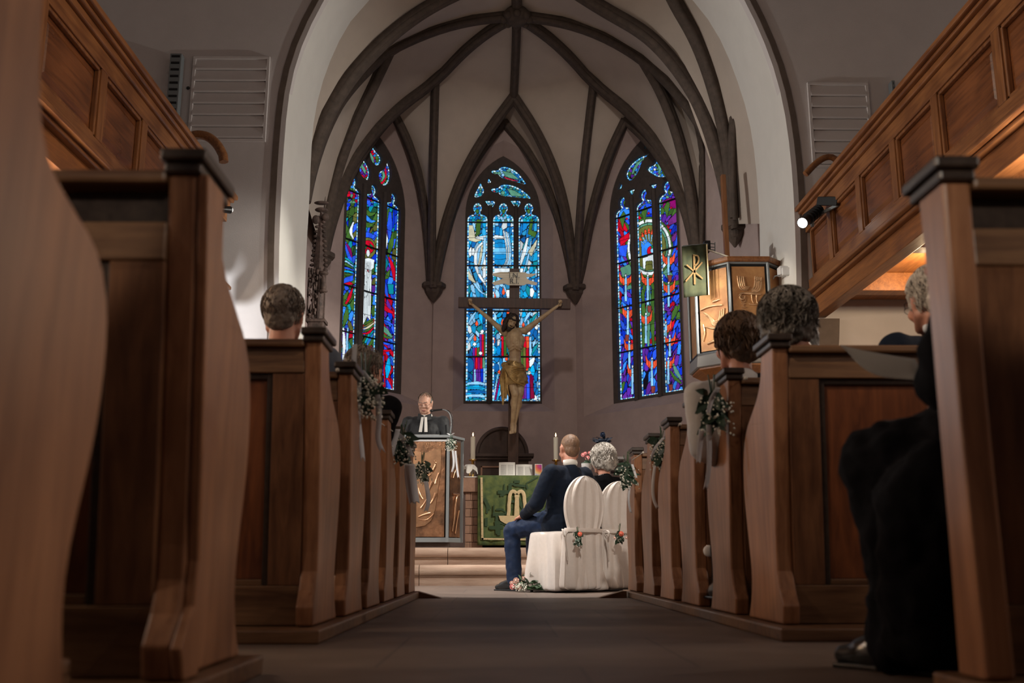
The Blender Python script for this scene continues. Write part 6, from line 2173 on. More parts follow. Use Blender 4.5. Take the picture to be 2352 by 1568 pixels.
# ================================================================= COVERED CHAIRS
def chair(loc, rz, text, hback=0.93):
    t = thing('covered_chair', text, 'chair', loc, rz, 'chairs in white covers')
    # local: +y is where the sitter faces; seat centred on origin
    n = 72
    rings = []
    for i in range(15):
        v = i / 14
        z = 0.005 + (0.47 - 0.005) * v
        fl = 1 - v
        ring = []
        for k in range(n):
            a = 2 * math.pi * k / n
            ca, sa = math.cos(a), math.sin(a)
            p = 4.5
            q = (abs(ca) ** p + abs(sa) ** p) ** (-1 / p)
            fold = 0.030 * math.sin(7 * a + 1.2) + 0.022 * math.sin(12 * a + 2.5 * v) + 0.008 * math.sin(27 * a + v * 3)
            rx_, ry_ = 0.225 + 0.035 * fl + fold * (0.25 + fl), 0.22 + 0.05 * fl + fold * (0.25 + fl)
            ring.append((q * ca * rx_, q * sa * ry_, z + 0.004 * math.sin(3 * a) * fl))
        rings.append(ring)
    rings.append([(x * 0.93, y * 0.93, 0.482) for x, y, z in rings[-1]])
    rings.append([(x * 0.4, y * 0.4, 0.486) for x, y, z in rings[-2]])
    MB().loft(rings, caps=True).build('skirt', 'cover', t, smooth=True, subd=1)
    # back: oval, gathered at the sash
    rings = []
    m = 34
    for i in range(m + 1):
        v = 1 - (1 - i / m) ** 1.25 * 1.0
        z = 0.02 + (hback - 0.02) * v
        if z < 0.48:
            w_ = 0.235 + 0.05 * (0.48 - z)
            dpt = 0.035 + 0.05 * (0.48 - z)
        else:
            u = (z - 0.48) / (hback - 0.48)
            w_ = 0.175 + 0.06 * math.sin(min(1, u / 0.45) * math.pi / 2) if u < 0.45 else 0.235 * math.sqrt(max(0.0, 1 - ((u - 0.45) / 0.55) ** 2.0))
            dpt = 0.032
            if u > 0.9:
                dpt = 0.032 * math.sqrt(max(0.1, (1 - u) / 0.1))
        w_ = max(w_, 0.012)
        ring = []
        for k in range(48):
            a = 2 * math.pi * k / 48
            ca, sa = math.cos(a), math.sin(a)
            x = (abs(ca) ** 0.75) * (1 if ca > 0 else -1)
            fold = (0.015 * math.sin(x * 15 + 0.6 + v * 1.5) + 0.009 * math.sin(x * 29 + 1)) * (1 if abs(x) < 0.95 else 0)
            lean = -0.05 * v
            ring.append((x * w_, -0.225 + lean + sa * dpt + fold * (1 if sa < 0 else -0.3), z))
        rings.append(ring)
    MB().loft(rings, caps=True).build('back_cover', 'cover', t, smooth=True, subd=1)
    # sash with bow loops
    P = []
    for k in range(41):
        a = 2 * math.pi * k / 40
        P.append((0.205 * math.cos(a) * 1.0, -0.25 + 0.062 * math.sin(a), 0.49))
    mb = MB().tube(P, 0.008, 6, flat=2.2, caps=False)
    mb.build('sash', 'cover', t, smooth=True)
    mb = MB()
    for sg in (-1, 1):
        x0 = sg * 0.225
        mb.add(ribbon_mb([(x0, -0.24, 0.49), (x0 + sg * 0.045, -0.28, 0.50), (x0 + sg * 0.03, -0.29, 0.42), (x0 + sg * 0.0, -0.25, 0.48)], 0.03).v, ribbon_mb([(x0, -0.24, 0.49), (x0 + sg * 0.045, -0.28, 0.50), (x0 + sg * 0.03, -0.29, 0.42), (x0 + sg * 0.0, -0.25, 0.48)], 0.03).f)
        r_ = ribbon_mb([(x0, -0.25, 0.49), (x0 + sg * 0.02, -0.29, 0.38), (x0 + sg * 0.01, -0.30, 0.24)], 0.025)
        mb.add(r_.v, r_.f)
    mb.build('bow', 'cover', t, smooth=True, solid=0.002)
    for sg in (-1, 1):
        MB().cap((sg * 0.19, 0.17, 0.002), (sg * 0.19, 0.17, 0.42), 0.012, 0.018).build('leg', 'black', t, smooth=True)
    return t


C1 = (0.51, 8.42, 0)
C2 = (0.865, 8.80, 0)
chair(C1, math.radians(41), 'white covered chair of the man in navy, bow and greenery on its back')
chair(C2, math.radians(34), 'white covered chair of the woman, beside the right front pew', 0.915)
bunch(1328, 1238, 7.98, 0.055, 'small greenery and pink rose pinned to the back of the man\'s chair', [], 21, roses=((0.2, 0.7, 0.022, 'rose'),), nl=34, nb=20, elong=1.5, group='small corsages on the chair backs')
bunch(1422, 1232, 8.34, 0.06, 'orange rose corsage pinned to the back of the woman\'s chair', [], 22, roses=((0.2, 0.35, 0.026, 'rose'), (0.9, -0.2, 0.014, 'blush'), (-0.7, -0.2, 0.014, 'blush')), nl=30, nb=30, elong=0.9, group='small corsages on the chair backs')
# bridal bouquet on the floor by the chair
c = CAMP + ray(1208, 1358) * (-CH / ray(1208, 1358).z)
rr = random.Random(31)
t = thing('floor_bouquet', 'bouquet of blush roses and olive leaves lying on the floor by the chair', 'bouquet', (c.x - 0.0, c.y - 0.16, 0))
t.scale = (1.2, 1.2, 1.2)
mb = MB()
for i in range(60):
    a = rr.uniform(-0.4, math.pi + 0.4)
    leaf(mb, (rr.uniform(-.05, .07), rr.uniform(-.04, .04), rr.uniform(.015, .06)), (math.cos(a) * rr.uniform(.5, 1.2) + .25, rr.uniform(-.7, .5), abs(math.sin(a)) * rr.uniform(.2, 1)), (rr.uniform(-1, 1), -1, 1), rr.uniform(.05, .10), rr.uniform(.016, .034), 0.15)
for i in range(10):
    leaf(mb, (0.05 + rr.uniform(-.02, .05), rr.uniform(-.05, .02), 0.02), (1, rr.uniform(-.4, .2), rr.uniform(-.02, .2)), (0, -0.4, 1), rr.uniform(.08, .12), 0.03, 0.05)
mb.build('leaves', 'leaf2', t, smooth=True)
for (x, y, z, r_, m) in ((-0.07, -.03, .075, .026, 'blush'), (-0.095, -.03, .035, .024, 'pink'), (-0.05, -.05, .03, .022, 'blush'), (-0.1, -.02, .06, .018, 'blush'), (-.02, -.04, .09, .018, 'blush')):
    rose_mb((x, y, z), r_, rr).build('rose', m, t, smooth=True)
mb = MB()
for i in range(70):
    mb.ell((rr.uniform(-.09, 0), rr.uniform(-.075, -.03), rr.uniform(.008, .06)), rr.uniform(.003, .006), n=6, m=4)
mb.build('babys_breath', 'breath', t, smooth=True)['kind'] = 'stuff'
# pink roses between the two seated guests (in a vase on the floor stand beyond)
P = W(1347, 1052, 9.3)
rr = random.Random(41)
t = thing('flower_stand', 'pink roses on a slim stand showing between the seated couple', 'flowers', (P.x, 9.3, 0))
MB().tube([(0, 0, 0), (0, 0, P.z - 0.08)], 0.012, 8).lathe([(0.10, 0), (0.10, 0.012), (0.02, 0.02)], (0, 0, 0), 16).build('stand', 'black', t, smooth=0.7)
MB().lathe([(0.03, -0.12), (0.045, -0.1), (0.05, -0.05)], (0, 0, P.z), 14).build('vase', 'white', t, smooth=True)
for (x, z, r_) in ((-0.03, 0.03, .026), (0.01, 0.0, .03), (-0.01, 0.045, .02), (0.05, 0.02, 0.024), (0.03, 0.05, 0.02)):
    rose_mb((x, 0, P.z + z), r_, rr).build('rose', 'pink', t, smooth=True)
mb = MB()
for i in range(24):
    a = rr.uniform(0, 6.28)
    leaf(mb, (0.03, 0, P.z - 0.04), (math.cos(a), rr.uniform(-.5, .5), rr.uniform(-.6, .6)), (0, -1, 0.3), rr.uniform(.04, .09), 0.02)
mb.build('leaves', 'leaf', t, smooth=True)

# ================================================================= CRUCIFIX
YC = 14.78
cw = lambda x, y, d=0.0: W(x, y, YC + d)
cx_ = cw(1180, 700).x
cru = thing('cross', 'tall dark wooden cross with inscribed scroll standing behind the altar', 'cross', (cw(1178, 1088).x, YC, SZ2))
mb = MB().add(*(lambda a, b_: (lambda m: (m.v, m.f))(MB().bar(a, b_, 0.155, 0.09, (0, 1, 0))))(Vector((cw(1177, 1085).x, YC + 0.05, SZ2)), cw(1182, 618, 0.05)))
mb.build('upright_beam', 'cross', cru, world=True, bevel=0.006)
MB().bar(cw(1053, 695, 0.03), cw(1310, 699, 0.03), 0.085, 0.16).build('cross_beam', 'cross', cru, world=True, bevel=0.006)
MB().box(cw(1177, 1085).x - 0.25, cw(1177, 1085).x + 0.25, YC - 0.1, YC + 0.3, SZ2, SZ2 + 0.25).build('plinth', 'retable', cru, world=True)
# scroll, INRI
sc_ = [(1131, 629), (1150, 626), (1160, 627), (1205, 627), (1212, 630), (1233, 629), (1222, 636), (1208, 638), (1214, 644), (1234, 650), (1232, 656), (1210, 653), (1203, 657), (1168, 657), (1158, 653), (1135, 656), (1130, 650), (1145, 645), (1156, 641), (1140, 636), (1131, 633)]
sp = [cw(x, y) for x, y in sc_]
MB().prism([(p.x, p.z) for p in sp], lambda a, b_, d: (a, YC - 0.03 - d - 0.02 * math.cos((a - cx_) * 9), b_), 0.015).build('scroll', 'candle', cru, world=True)
text_obj('I.N.', Vector((cw(1181, 636).x, YC - 0.07, cw(1181, 636).z)), (1, 0, 0), (0, 0, 1), 0.115, 'black', cru, ext=0.004)
text_obj('R.I.', Vector((cw(1181, 649).x, YC - 0.07, cw(1181, 649).z)), (1, 0, 0), (0, 0, 1), 0.115, 'black', cru, ext=0.004)

jc = thing('crucifix_figure', 'carved painted figure with gilded loincloth hanging on the dark cross', 'sculpture', tuple(cw(1178, 990, -0.15)))
q = lambda x, y, d: cw(x, y, d)
mb = MB()
# torso
mb.cap(q(1160, 763, -.13), q(1205, 759, -.13), .055, .055)
mb.cap(q(1182, 772, -.16), q(1183, 795, -.16), .125, .115)
mb.cap(q(1172, 780, -.17), q(1174, 792, -.17), .08, .07); mb.cap(q(1194, 780, -.17), q(1192, 792, -.17), .08, .07)
mb.cap(q(1183, 798, -.15), q(1183, 822, -.14), .10, .085)
mb.cap(q(1183, 825, -.14), q(1181, 850, -.15), .095, .12)
for i in range(4):
    for sg in (-1, 1):
        mb.cap(q(1183 + sg * 4, 780 + i * 7, -.27), q(1183 + sg * 17, 786 + i * 7, -.2), .010, .009)
mb.cap(q(1181, 768, -.15), q(1178, 752, -.17), .055, .05)
# arms
mb.cap(q(1160, 765, -.12), q(1128, 736, -.08), .055, .036); mb.cap(q(1128, 736, -.08), q(1086, 700, -.05), .038, .022)
mb.cap(q(1205, 760, -.12), q(1240, 733, -.08), .055, .036); mb.cap(q(1240, 733, -.08), q(1280, 703, -.05), .040, .023)
# hands
for sg, hx, hy in ((-1, 1081, 696), (1, 1286, 699)):
    mb.ell(q(hx, hy, -.06), (.032, .018, .032))
    for k in range(4):
        a0 = q(hx + sg * 2 - 1 + k * 2.2 - 2, hy - 5, -.07); a1 = q(hx + sg * 1 - 1 + k * 2.4 - 2.5, hy - 9 - (1 if k in (1, 2) else 0), -.10); a2 = q(hx + k * 2.0 - 3, hy - 6, -.12)
        mb.cap(a0, a1, .0085, .008, 8); mb.cap(a1, a2, .008, .0065, 8)
    mb.cap(q(hx - sg * 3, hy, -.08), q(hx - sg * 1, hy - 5, -.12), .010, .008, 8)
# legs
mb.cap(q(1172, 858, -.16), q(1183, 905, -.26), .088, .058); mb.cap(q(1183, 905, -.26), q(1177, 975, -.16), .055, .030)
mb.ell(q(1183, 905, -.27), (.055, .055, .06)); mb.ell(q(1180, 925, -.20), (.052, .06, .10))
mb.cap(q(1196, 858, -.14), q(1194, 906, -.20), .088, .056); mb.cap(q(1194, 906, -.20), q(1181, 977, -.13), .052, .030)
mb.ell(q(1192, 925, -.15), (.05, .06, .10))
# feet, crossed
mb.cap(q(1177, 975, -.17), q(1176, 992, -.24), .034, .028); mb.cap(q(1182, 977, -.13), q(1182, 991, -.18), .034, .028)
for k in range(5):
    mb.cap(q(1171 + k * 2.2, 990 + (k % 3), -.25), q(1170.5 + k * 2.3, 996 - abs(k - 1) * 0.5, -.27), .010, .008, 8)
# head, bowed to the left shoulder
hc = q(1175, 738, -.22)
R = Euler((0.5, 0.32, 0.35)).to_matrix()
hp = lambda x, y, z: hc + R @ Vector((x, y, z))
mb.ell(hp(0, 0.01, 0.02), (.078, .09, .09), R); mb.ell(hp(0, -0.035, -0.04), (.058, .06, .075), R); mb.ell(hp(0, -0.06, -0.085), (.03, .03, .03), R)
mb.cap(hp(0, -.095, .01), hp(0, -.112, -.03), .010, .015, 8); mb.cap(hp(-.035, -.085, .022), hp(.035, -.085, .022), .012, .012, 8)
mb.cap(hp(-.035, -.075, -.03), hp(-.02, -.08, -.035), .02, .02, 8); mb.cap(hp(.035, -.075, -.03), hp(.02, -.08, -.035), .02, .02, 8)
mb.build('body', 'corpus', jc, world=True, vox=0.007, smi=3)
mb = MB()
mb.ell(hp(0, .03, .04), (.10, .10, .085), R); mb.ell(hp(-.085, .0, -.03), (.035, .06, .09), R); mb.cap(hp(-.08, -.02, -.05), hp(-.07, -.04, -.17), .045, .03); mb.cap(hp(.085, .02, 0), hp(.085, .02, -.08), .03, .02)
mb.cap(hp(-.06, .03, -.05), hp(-.05, .02, -.16), .05, .035)
mb.build('hair', 'darkhair', jc, world=True, vox=0.012, smi=1, disp=(0.03, 0.03))
mb = MB()
for k in range(26):
    a = 2 * math.pi * k / 26
    p = hp(.105 * math.cos(a), .02 + .105 * math.sin(a), .055 + .012 * math.sin(5 * a))
    p2 = hp(.105 * math.cos(a + .3), .02 + .105 * math.sin(a + .3), .055 + .012 * math.sin(5 * a + 2))
    mb.tube([p, p2], 0.012, 6)
    if k % 3 == 0:
        mb.tube([p, p + (p - hc) * 0.35], [0.006, 0.001], 5)
mb.build('thorn_crown', 'darkhair', jc, world=True)
mb = MB().ell(hp(0, -.062, -.105), (.042, .035, .05), R).cap(hp(-.05, -.05, -.06), hp(-.02, -.065, -.1), .018, .02, 8).cap(hp(.05, -.05, -.06), hp(.02, -.065, -.1), .018, .02, 8).cap(hp(-.02, -.10, -.052), hp(.02, -.10, -.052), .007, .007, 8)
mb.build('beard', 'darkhair', jc, world=True, vox=0.006, disp=(0.012, 0.02))
# loincloth with draped folds
rings = []
for i in range(13):
    v = i / 12
    ring = []
    for k in range(40):
        a = 2 * math.pi * k / 40
        fold = 0.010 * math.sin(9 * (v * 3 + a * 0.9)) + 0.006 * math.sin(21 * v + 7 * a)
        yc = 832 + (884 - 832) * v + 10 * math.cos(a) * (1 - 2 * v) * 0.4
        cxp = 1182 + 3 * v
        base = q(cxp, yc, -.15)
        r_ = .118 + .062 * math.sin(v * math.pi * 0.62)
        ring.append(base + Vector(((r_ + fold) * math.cos(a), (r_ * 0.95 + fold) * math.sin(a), 0)))
    rings.append(ring)
MB().loft(rings, caps=True).build('loincloth', 'gold', jc, world=True, smooth=True)
mb = MB()
rr = random.Random(8)
for k in range(12):
    x0 = 1160 + rr.uniform(-8, 6)
    mb.tube(smooth_path([q(1163 + rr.uniform(-4, 4), 832 + rr.uniform(0, 8), -.26), q(x0 - 3, 860, -.28 + rr.uniform(0, .05)), q(x0, 885 + rr.uniform(0, 15), -.24), q(x0 + rr.uniform(-2, 6), 905 + rr.uniform(0, 25), -.22)], 12), [0.03] * 6 + [0.024] * 4 + [0.016, .01], 8, flat=0.6)
mb.ell(q(1160, 838, -.24), (.06, .05, .05))
for k in range(9):
    mb.tube(smooth_path([q(1158, 838, -.27), q(1175, 842 + 4 * k, -.36), q(1205, 845 + 5 * k, -.24)], 12), 0.016, 8)
mb.build('loincloth_drape', 'gold', jc, world=True, smooth=True)

# round white disc seen in the gap between two right pews
P = W(1628, 1265, 4.75)
o = MB().ell(P, (0.027, 0.012, 0.027)).build('white_disc', 'white', smooth=True)
M['disc'] = mat('white_enamel', (0.9, 0.9, 0.9), 0.4)
o.data.materials[0] = M['disc']
label(o, 'small round white disc showing in the gap between two right pews', 'disc')
light('disc_gap_light', 'POINT', (P.x - 0.1, P.y - 0.3, P.z), (0, 0, 0), 0.0, (1, 1, 1), 0.02) if False else None

# ================================================================= PEOPLE
def V3(*a):
    return Vector(a)


def add_hand(mb, wr, d, up, side, curl=0.5, s=1.0):
    """palm plus five separate fingers; d = pointing direction, up = back of the hand"""
    d = Vector(d).normalized(); up = Vector(up)
    sd = d.cross(up).normalized() * side
    up = sd.cross(d) * side
    up.normalize()
    palm = wr + d * 0.045 * s
    mb.cap(wr, wr + d * 0.03 * s, 0.026 * s, 0.028 * s, 10)
    for k in range(4):
        o = (k - 1.5) * 0.020 * s
        b0 = wr + d * 0.02 * s + sd * o * 0.7
        k1 = wr + d * 0.085 * s + sd * o
        mb.cap(b0, k1, 0.014 * s, 0.0115 * s, 8)
        L = (0.042, 0.047, 0.043, 0.034)[k] * s
        a = curl * 0.9
        d1 = (d * math.cos(a) - up * math.sin(a)).normalized()
        k2 = k1 + d1 * L
        d2 = (d * math.cos(a * 2) - up * math.sin(a * 2)).normalized()
        k3 = k2 + d2 * L * 0.75
        mb.cap(k1, k2, 0.0095 * s, 0.0088 * s, 8)
        mb.cap(k2, k3, 0.0088 * s, 0.0075 * s, 8)
    t0 = wr + d * 0.025 * s - sd * 0.022 * s
    t1 = t0 + (d * 0.6 - sd * 0.8 - up * 0.3).normalized() * 0.038 * s
    t2 = t1 + (d * 0.95 - sd * 0.2 - up * 0.3).normalized() * 0.03 * s
    mb.cap(t0, t1, 0.013 * s, 0.011 * s, 8); mb.cap(t1, t2, 0.011 * s, 0.009 * s, 8)


def head_prims(mb, c, R, s=1.0, male=True):
    h = lambda x, y, z: c + R @ Vector((x * s, y * s, z * s))
    E3 = lambda *a: tuple(q * s for q in a)
    mb.ell(h(0, -0.018, 0.032), E3(.076, .094, .086), R, 20, 14)
    mb.ell(h(0, 0.025, -0.012), E3(.066, .072, .092), R, 20, 14)
    mb.ell(h(0, 0.045, -0.062), E3(.052, .048, .052), R)
    mb.ell(h(0, 0.066, -0.098), E3(.028, .024, .020), R)
    for sg in (-1, 1):
        mb.ell(h(sg * .040, .070, -.035), E3(.024, .022, .024), R)
        mb.cap(h(sg * .058, .0, -.06), h(sg * .035, .055, -.095), .022 * s, .018 * s)
        mb.ell(h(sg * .077, -.004, -.010), E3(.010, .020, .033), R)
        mb.ell(h(sg * .081, -.012, .004), E3(.010, .019, .022), R)
        mb.ell(h(sg * .078, .002, -.036), E3(.008, .010, .012), R)
        mb.ell(h(sg * .031, .083, .002), E3(.017, .012, .010), R)
        mb.ell(h(sg * .013, .100, -.031), E3(.009, .010, .008), R)
    mb.cap(h(-.042, .080, .022), h(-.012, .090, .020), .011 * s, .011 * s, 8); mb.cap(h(.042, .080, .022), h(.012, .090, .020), .011 * s, .011 * s, 8)
    mb.cap(h(0, .090, .008), h(0, .110, -.026), .008 * s, .0115 * s, 8)
    mb.ell(h(0, .086, -.066), E3(.026, .013, .014), R)
    return h


def hair_cap(parent, c, R, s, m, prims, disp=(0.012, 0.02), name='hair', vox=0.007):
    h = lambda p: c + R @ (Vector(p) * s)
    mb = MB()
    for p in prims:
        if p[0] == 'e':
            mb.ell(h(p[1]), tuple(q * s for q in p[2]), R, 18, 12)
        else:
            mb.cap(h(p[1]), h(p[2]), p[3] * s, p[4] * s)
    return mb.build(name, m, parent, vox=vox, disp=disp)


def locks(parent, c, R, s, m, n, rad, seed, L=0.05, w_=0.004, fall=0.8, swirl=0.0, ymax=0.03, zmin=-0.03, centre=(0, -0.018, 0.032), name='hair_locks', lift=0.004):
    """many small tapered locks laid over the hair"""
    rr = random.Random(seed)
    mb = MB()
    C0 = Vector(centre)
    k = 0
    while k < n:
        a = rr.uniform(0, 2 * math.pi); zz = rr.uniform(-0.6, 1)
        r_ = math.sqrt(max(0, 1 - zz * zz))
        nrm = Vector((r_ * math.cos(a), r_ * math.sin(a), zz))
        p = C0 + Vector((nrm.x * rad[0], nrm.y * rad[1], nrm.z * rad[2]))
        if p.y > ymax + max(0, (p.z - 0.06)) * 1.2 or p.z < zmin:
            continue
        k += 1
        tang = Vector((0, -0.25, -1)) * fall + Vector((swirl * rr.uniform(-1, 1), swirl * rr.uniform(-1, 1), rr.uniform(-.3, .3))) + Vector((rr.uniform(-.35, .35), rr.uniform(-.35, .35), 0))
        tang -= nrm * tang.dot(nrm)
        if tang.length < 1e-3:
            continue
        tang.normalize()
        pts = []
        q = p.copy()
        for i in range(4):
            pts.append(c + R @ ((q + nrm * lift * math.sin(math.pi * i / 3) * 1.5) * s))
            q = q + tang * L / 3
            d = q - C0
            f = math.sqrt((d.x / rad[0]) ** 2 + (d.y / rad[1]) ** 2 + (d.z / rad[2]) ** 2)
            if d.z > -0.04:
                q = C0 + d / f
            tang = (tang + Vector((rr.uniform(-.3, .3) * (1 + swirl), rr.uniform(-.3, .3) * (1 + swirl), -0.1))).normalized()
        mb.tube(pts, [w_ * s, w_ * s * 1.2, w_ * s, w_ * s * 0.3], 4, flat=0.5)
    o = mb.build(name, m, parent, smooth=True, fixn=False)
    o['kind'] = 'stuff'
    return o


def joints_seated(hs=0.45, lean=0.04, w_=0.19, s=1.0, knee=0.42, kz=0.05, turn=0.0):
    J = dict(pelvis=V3(0, 0, hs + .11), waist=V3(0, lean * .3 - 0.01, hs + .25), chest=V3(0, lean, hs + .40), neck=V3(0, lean + 0.0, hs + .55), head=V3(0, lean + .035, hs + .70))
    for sg, n in ((-1, 'L'), (1, 'R')):
        J['sh' + n] = V3(sg * w_, lean, hs + .485)
        J['el' + n] = V3(sg * (w_ + .05), lean + .04, hs + .22)
        J['wr' + n] = V3(sg * (w_ - .04), lean + .24, hs + .17)
        J['hip' + n] = V3(sg * .09, 0.02, hs + .10)
        J['kn' + n] = V3(sg * .11, knee, hs + kz)
        J['an' + n] = V3(sg * .11, knee + .02, .09)
        J['toe' + n] = V3(sg * .12, knee + .17, .03)
    return J


def joints_standing(h=1.75):
    k = h / 1.75
    J = dict(pelvis=V3(0, 0, .93), waist=V3(0, 0, 1.10), chest=V3(0, 0, 1.28), neck=V3(0, .0, 1.46), head=V3(0, .03, 1.62))
    for sg, n in ((-1, 'L'), (1, 'R')):
        J['sh' + n] = V3(sg * .19, 0, 1.41)
        J['el' + n] = V3(sg * .25, .02, 1.13)
        J['wr' + n] = V3(sg * .16, .22, 1.12)
        J['hip' + n] = V3(sg * .09, 0, .90)
        J['kn' + n] = V3(sg * .10, .02, .49)
        J['an' + n] = V3(sg * .10, 0, .09)
        J['toe' + n] = V3(sg * .11, .15, .03)
    return {a: b * k for a, b in J.items()}


def body_mesh(root, J, Rh, skin, s=1.0, hands=0.4, handdir=None, vox=0.009, hs=1.0, fem=False):
    mb = MB()
    f = 0.9 if fem else 1.0
    mb.cap(J['pelvis'] + V3(-.05, 0, 0), J['pelvis'] + V3(.05, 0, 0), .11 * f, .11 * f)
    mb.cap(J['pelvis'], J['waist'], .095 * f, .085 * f); mb.cap(J['waist'], J['chest'], .085 * f, .095 * f)
    mb.cap(J['shL'] * .8 + J['chest'] * .2, J['shR'] * .8 + J['chest'] * .2, .065 * f, .065 * f)
    mb.cap(J['chest'] + V3(-.05, 0, 0), J['chest'] + V3(.05, 0, 0), .08 * f, .08 * f)
    mb.cap(J['neck'] - V3(0, 0, .04), J['head'] + Rh @ V3(0, -.015, -.06), .058 * f, .053 * f)
    for n, sg in (('L', -1), ('R', 1)):
        mb.cap(J['sh' + n], J['el' + n], .048 * f, .038 * f); mb.cap(J['el' + n], J['wr' + n], .038 * f, .026 * f)
        mb.cap(J['hip' + n], J['kn' + n], .082 * f, .055 * f); mb.cap(J['kn' + n], J['an' + n], .053 * f, .034 * f)
        mb.cap(J['an' + n] + V3(0, 0, -.03), J['toe' + n], .034, .026)
        d = handdir[n] if handdir else (J['wr' + n] - J['el' + n])
        add_hand(mb, J['wr' + n], d, V3(0, 0, 1), -sg, hands)
    head_prims(mb, J['head'], Rh, hs)
    return mb.build('body', skin, root, vox=vox, smi=2)


def top_mesh(root, J, m, name='jacket', th=0.018, sleeves=True, skirt=0.10, fem=False, disp=(0.014, 0.10), vox=0.013, collar=True, shoulder=0.075, smi=4):
    mb = MB()
    f = 0.92 if fem else 1.0
    t = th
    P, Wt, C_ = J['pelvis'], J['waist'], J['chest']
    mb.cap(P + V3(-.06, 0, -.02), P + V3(.06, 0, -.02), .125 * f + t, .125 * f + t)
    mb.cap(P, Wt, .13 * f + t, .12 * f + t); mb.cap(Wt + V3(-.03, 0, 0), C_ + V3(-.055, 0, .02), .105 * f + t, .105 * f + t); mb.cap(Wt + V3(.03, 0, 0), C_ + V3(.055, 0, .02), .105 * f + t, .105 * f + t)
    a = J['shL'].lerp(J['chest'], .12); b_ = J['shR'].lerp(J['chest'], .12)
    mb.cap(a, b_, shoulder, shoulder)
    nk = J['neck']
    mb.cap(nk + V3(0, -.012, -.05), a.lerp(b_, .5) + V3(0, 0, .0), .075 + t * .4, .09)
    mb.cap(nk + V3(-.02, 0, -.055), J['shL'] + V3(0.01, 0, 0.0), .062, .066); mb.cap(nk + V3(.02, 0, -.055), J['shR'] + V3(-.01, 0, 0.0), .062, .066)
    if sleeves:
        for n in 'LR':
            mb.cap(J['sh' + n], J['el' + n], .060 * f + t * .8, .050 * f + t * .6)
            w2 = J['el' + n].lerp(J['wr' + n], .93)
            mb.cap(J['el' + n], w2, .050 * f + t * .6, .036 * f + t * .5)
    o = mb.build(name, m, root, vox=vox, smi=smi, disp=disp)
    return o


def legs_mesh(root, J, m, name='trousers', t=0.014, disp=(0.012, 0.06)):
    mb = MB()
    for n in 'LR':
        mb.cap(J['pelvis'] + V3(0, 0, -.02), J['hip' + n], .10, .095 + t)
        mb.cap(J['hip' + n], J['kn' + n], .088 + t, .062 + t); mb.cap(J['kn' + n], J['an' + n] + V3(0, 0, .0), .060 + t, .050 + t)
    return mb.build(name, m, root, vox=0.012, smi=2, disp=disp)


def shoes(root, J, m='shoe'):
    for n in 'LR':
        a, b_ = J['an' + n], J['toe' + n]
        d = (b_ - a); d.z = 0; d.normalize()
        lift = max(0.0, b_.z - .03)
        mb = MB()
        heel = V3(a.x, a.y, 0.045 + lift) - d * 0.03
        mb.cap(heel, V3(b_.x, b_.y, .034 + lift) - d * .03, .044, .042); mb.cap(V3(b_.x, b_.y, .032 + lift) - d * .05, V3(b_.x, b_.y, .028 + lift) + d * .035, .042, .026); mb.cap(a + V3(0, 0, -.01), V3(b_.x, b_.y, .04 + lift) - d * .02, .044, .036)
        mb.cap(heel + V3(0, 0, .01), a + V3(0, 0, .01), .042, .040)
        sh = mb.build('shoe', m, root, vox=0.008, smi=2)
        mb = MB()
        q = heel - d * .04; q2 = V3(b_.x, b_.y, 0) + d * .05
        mb.bar(V3(q.x, q.y, .006 + lift), V3(q2.x, q2.y, .006 + lift), .07, .012)
        mb.build('sole', 'black', sh, bevel=0.004)


def person(text, loc, rz, group=None):
    return thing('person', text, 'person', loc, rz, group)


Rz = lambda p=0, r=0, y=0: Euler((math.radians(p), math.radians(r), math.radians(y)), 'XYZ').to_matrix()

# ---- man in navy on the covered chair
J = joints_seated(0.47, 0.0, 0.195)
J['head'] = V3(.02, -.09, 1.165); J['neck'] = V3(0, -.10, 1.02); J['chest'] = V3(0, -.08, .87); J['waist'] = V3(0, -.03, .72)
for n, sg in (('L', -1), ('R', 1)):
    J['sh' + n] = V3(sg * .20, -.09, .955)
J['elR'] = V3(.25, -.02, .68)
J['elL'] = V3(-.27, .02, .70); J['wrL'] = V3(-.17, .27, .62)
J['knL'] = V3(-.14, .45, .50); J['anL'] = V3(-.14, .42, .09); J['toeL'] = V3(-.15, .58, .03)
J['knR'] = V3(.10, .44, .50); J['anR'] = V3(.12, .42, .09); J['toeR'] = V3(.13, .58, .03)
man = person('seated man in navy suit with close-cropped hair on a white covered chair', (C1[0] - .01, C1[1] + 0.0, 0), math.radians(42))
R = Rz(-4, 0, -22)
body_mesh(man, J, R, 'skin2', hands=0.5)
top_mesh(man, J, 'navy', disp=(0.02, 0.09))
legs_mesh(man, J, 'navy_tr', disp=(0.018, 0.05))
shoes(man, J)
hc = J['head']
hair_cap(man, hc, R, 1.0, 'h_buzz', [('e', (0, -.026, .036), (.0775, .0925, .0865)), ('e', (0, -.055, -.01), (.064, .055, .07))], disp=(0.002, 0.01), name='cropped_hair')
mb = MB()
P = []
for k in range(25):
    a = math.pi * (1.1 + 1.0 * k / 24) + 0.0
    P.append(J['neck'] + V3(.070 * math.cos(a), .012 + .066 * math.sin(a), .018 - .012 * math.sin(a)))
mb.tube(P, 0.016, 8, flat=1.6)
mb.build('shirt_collar', 'linen', man, smooth=True)

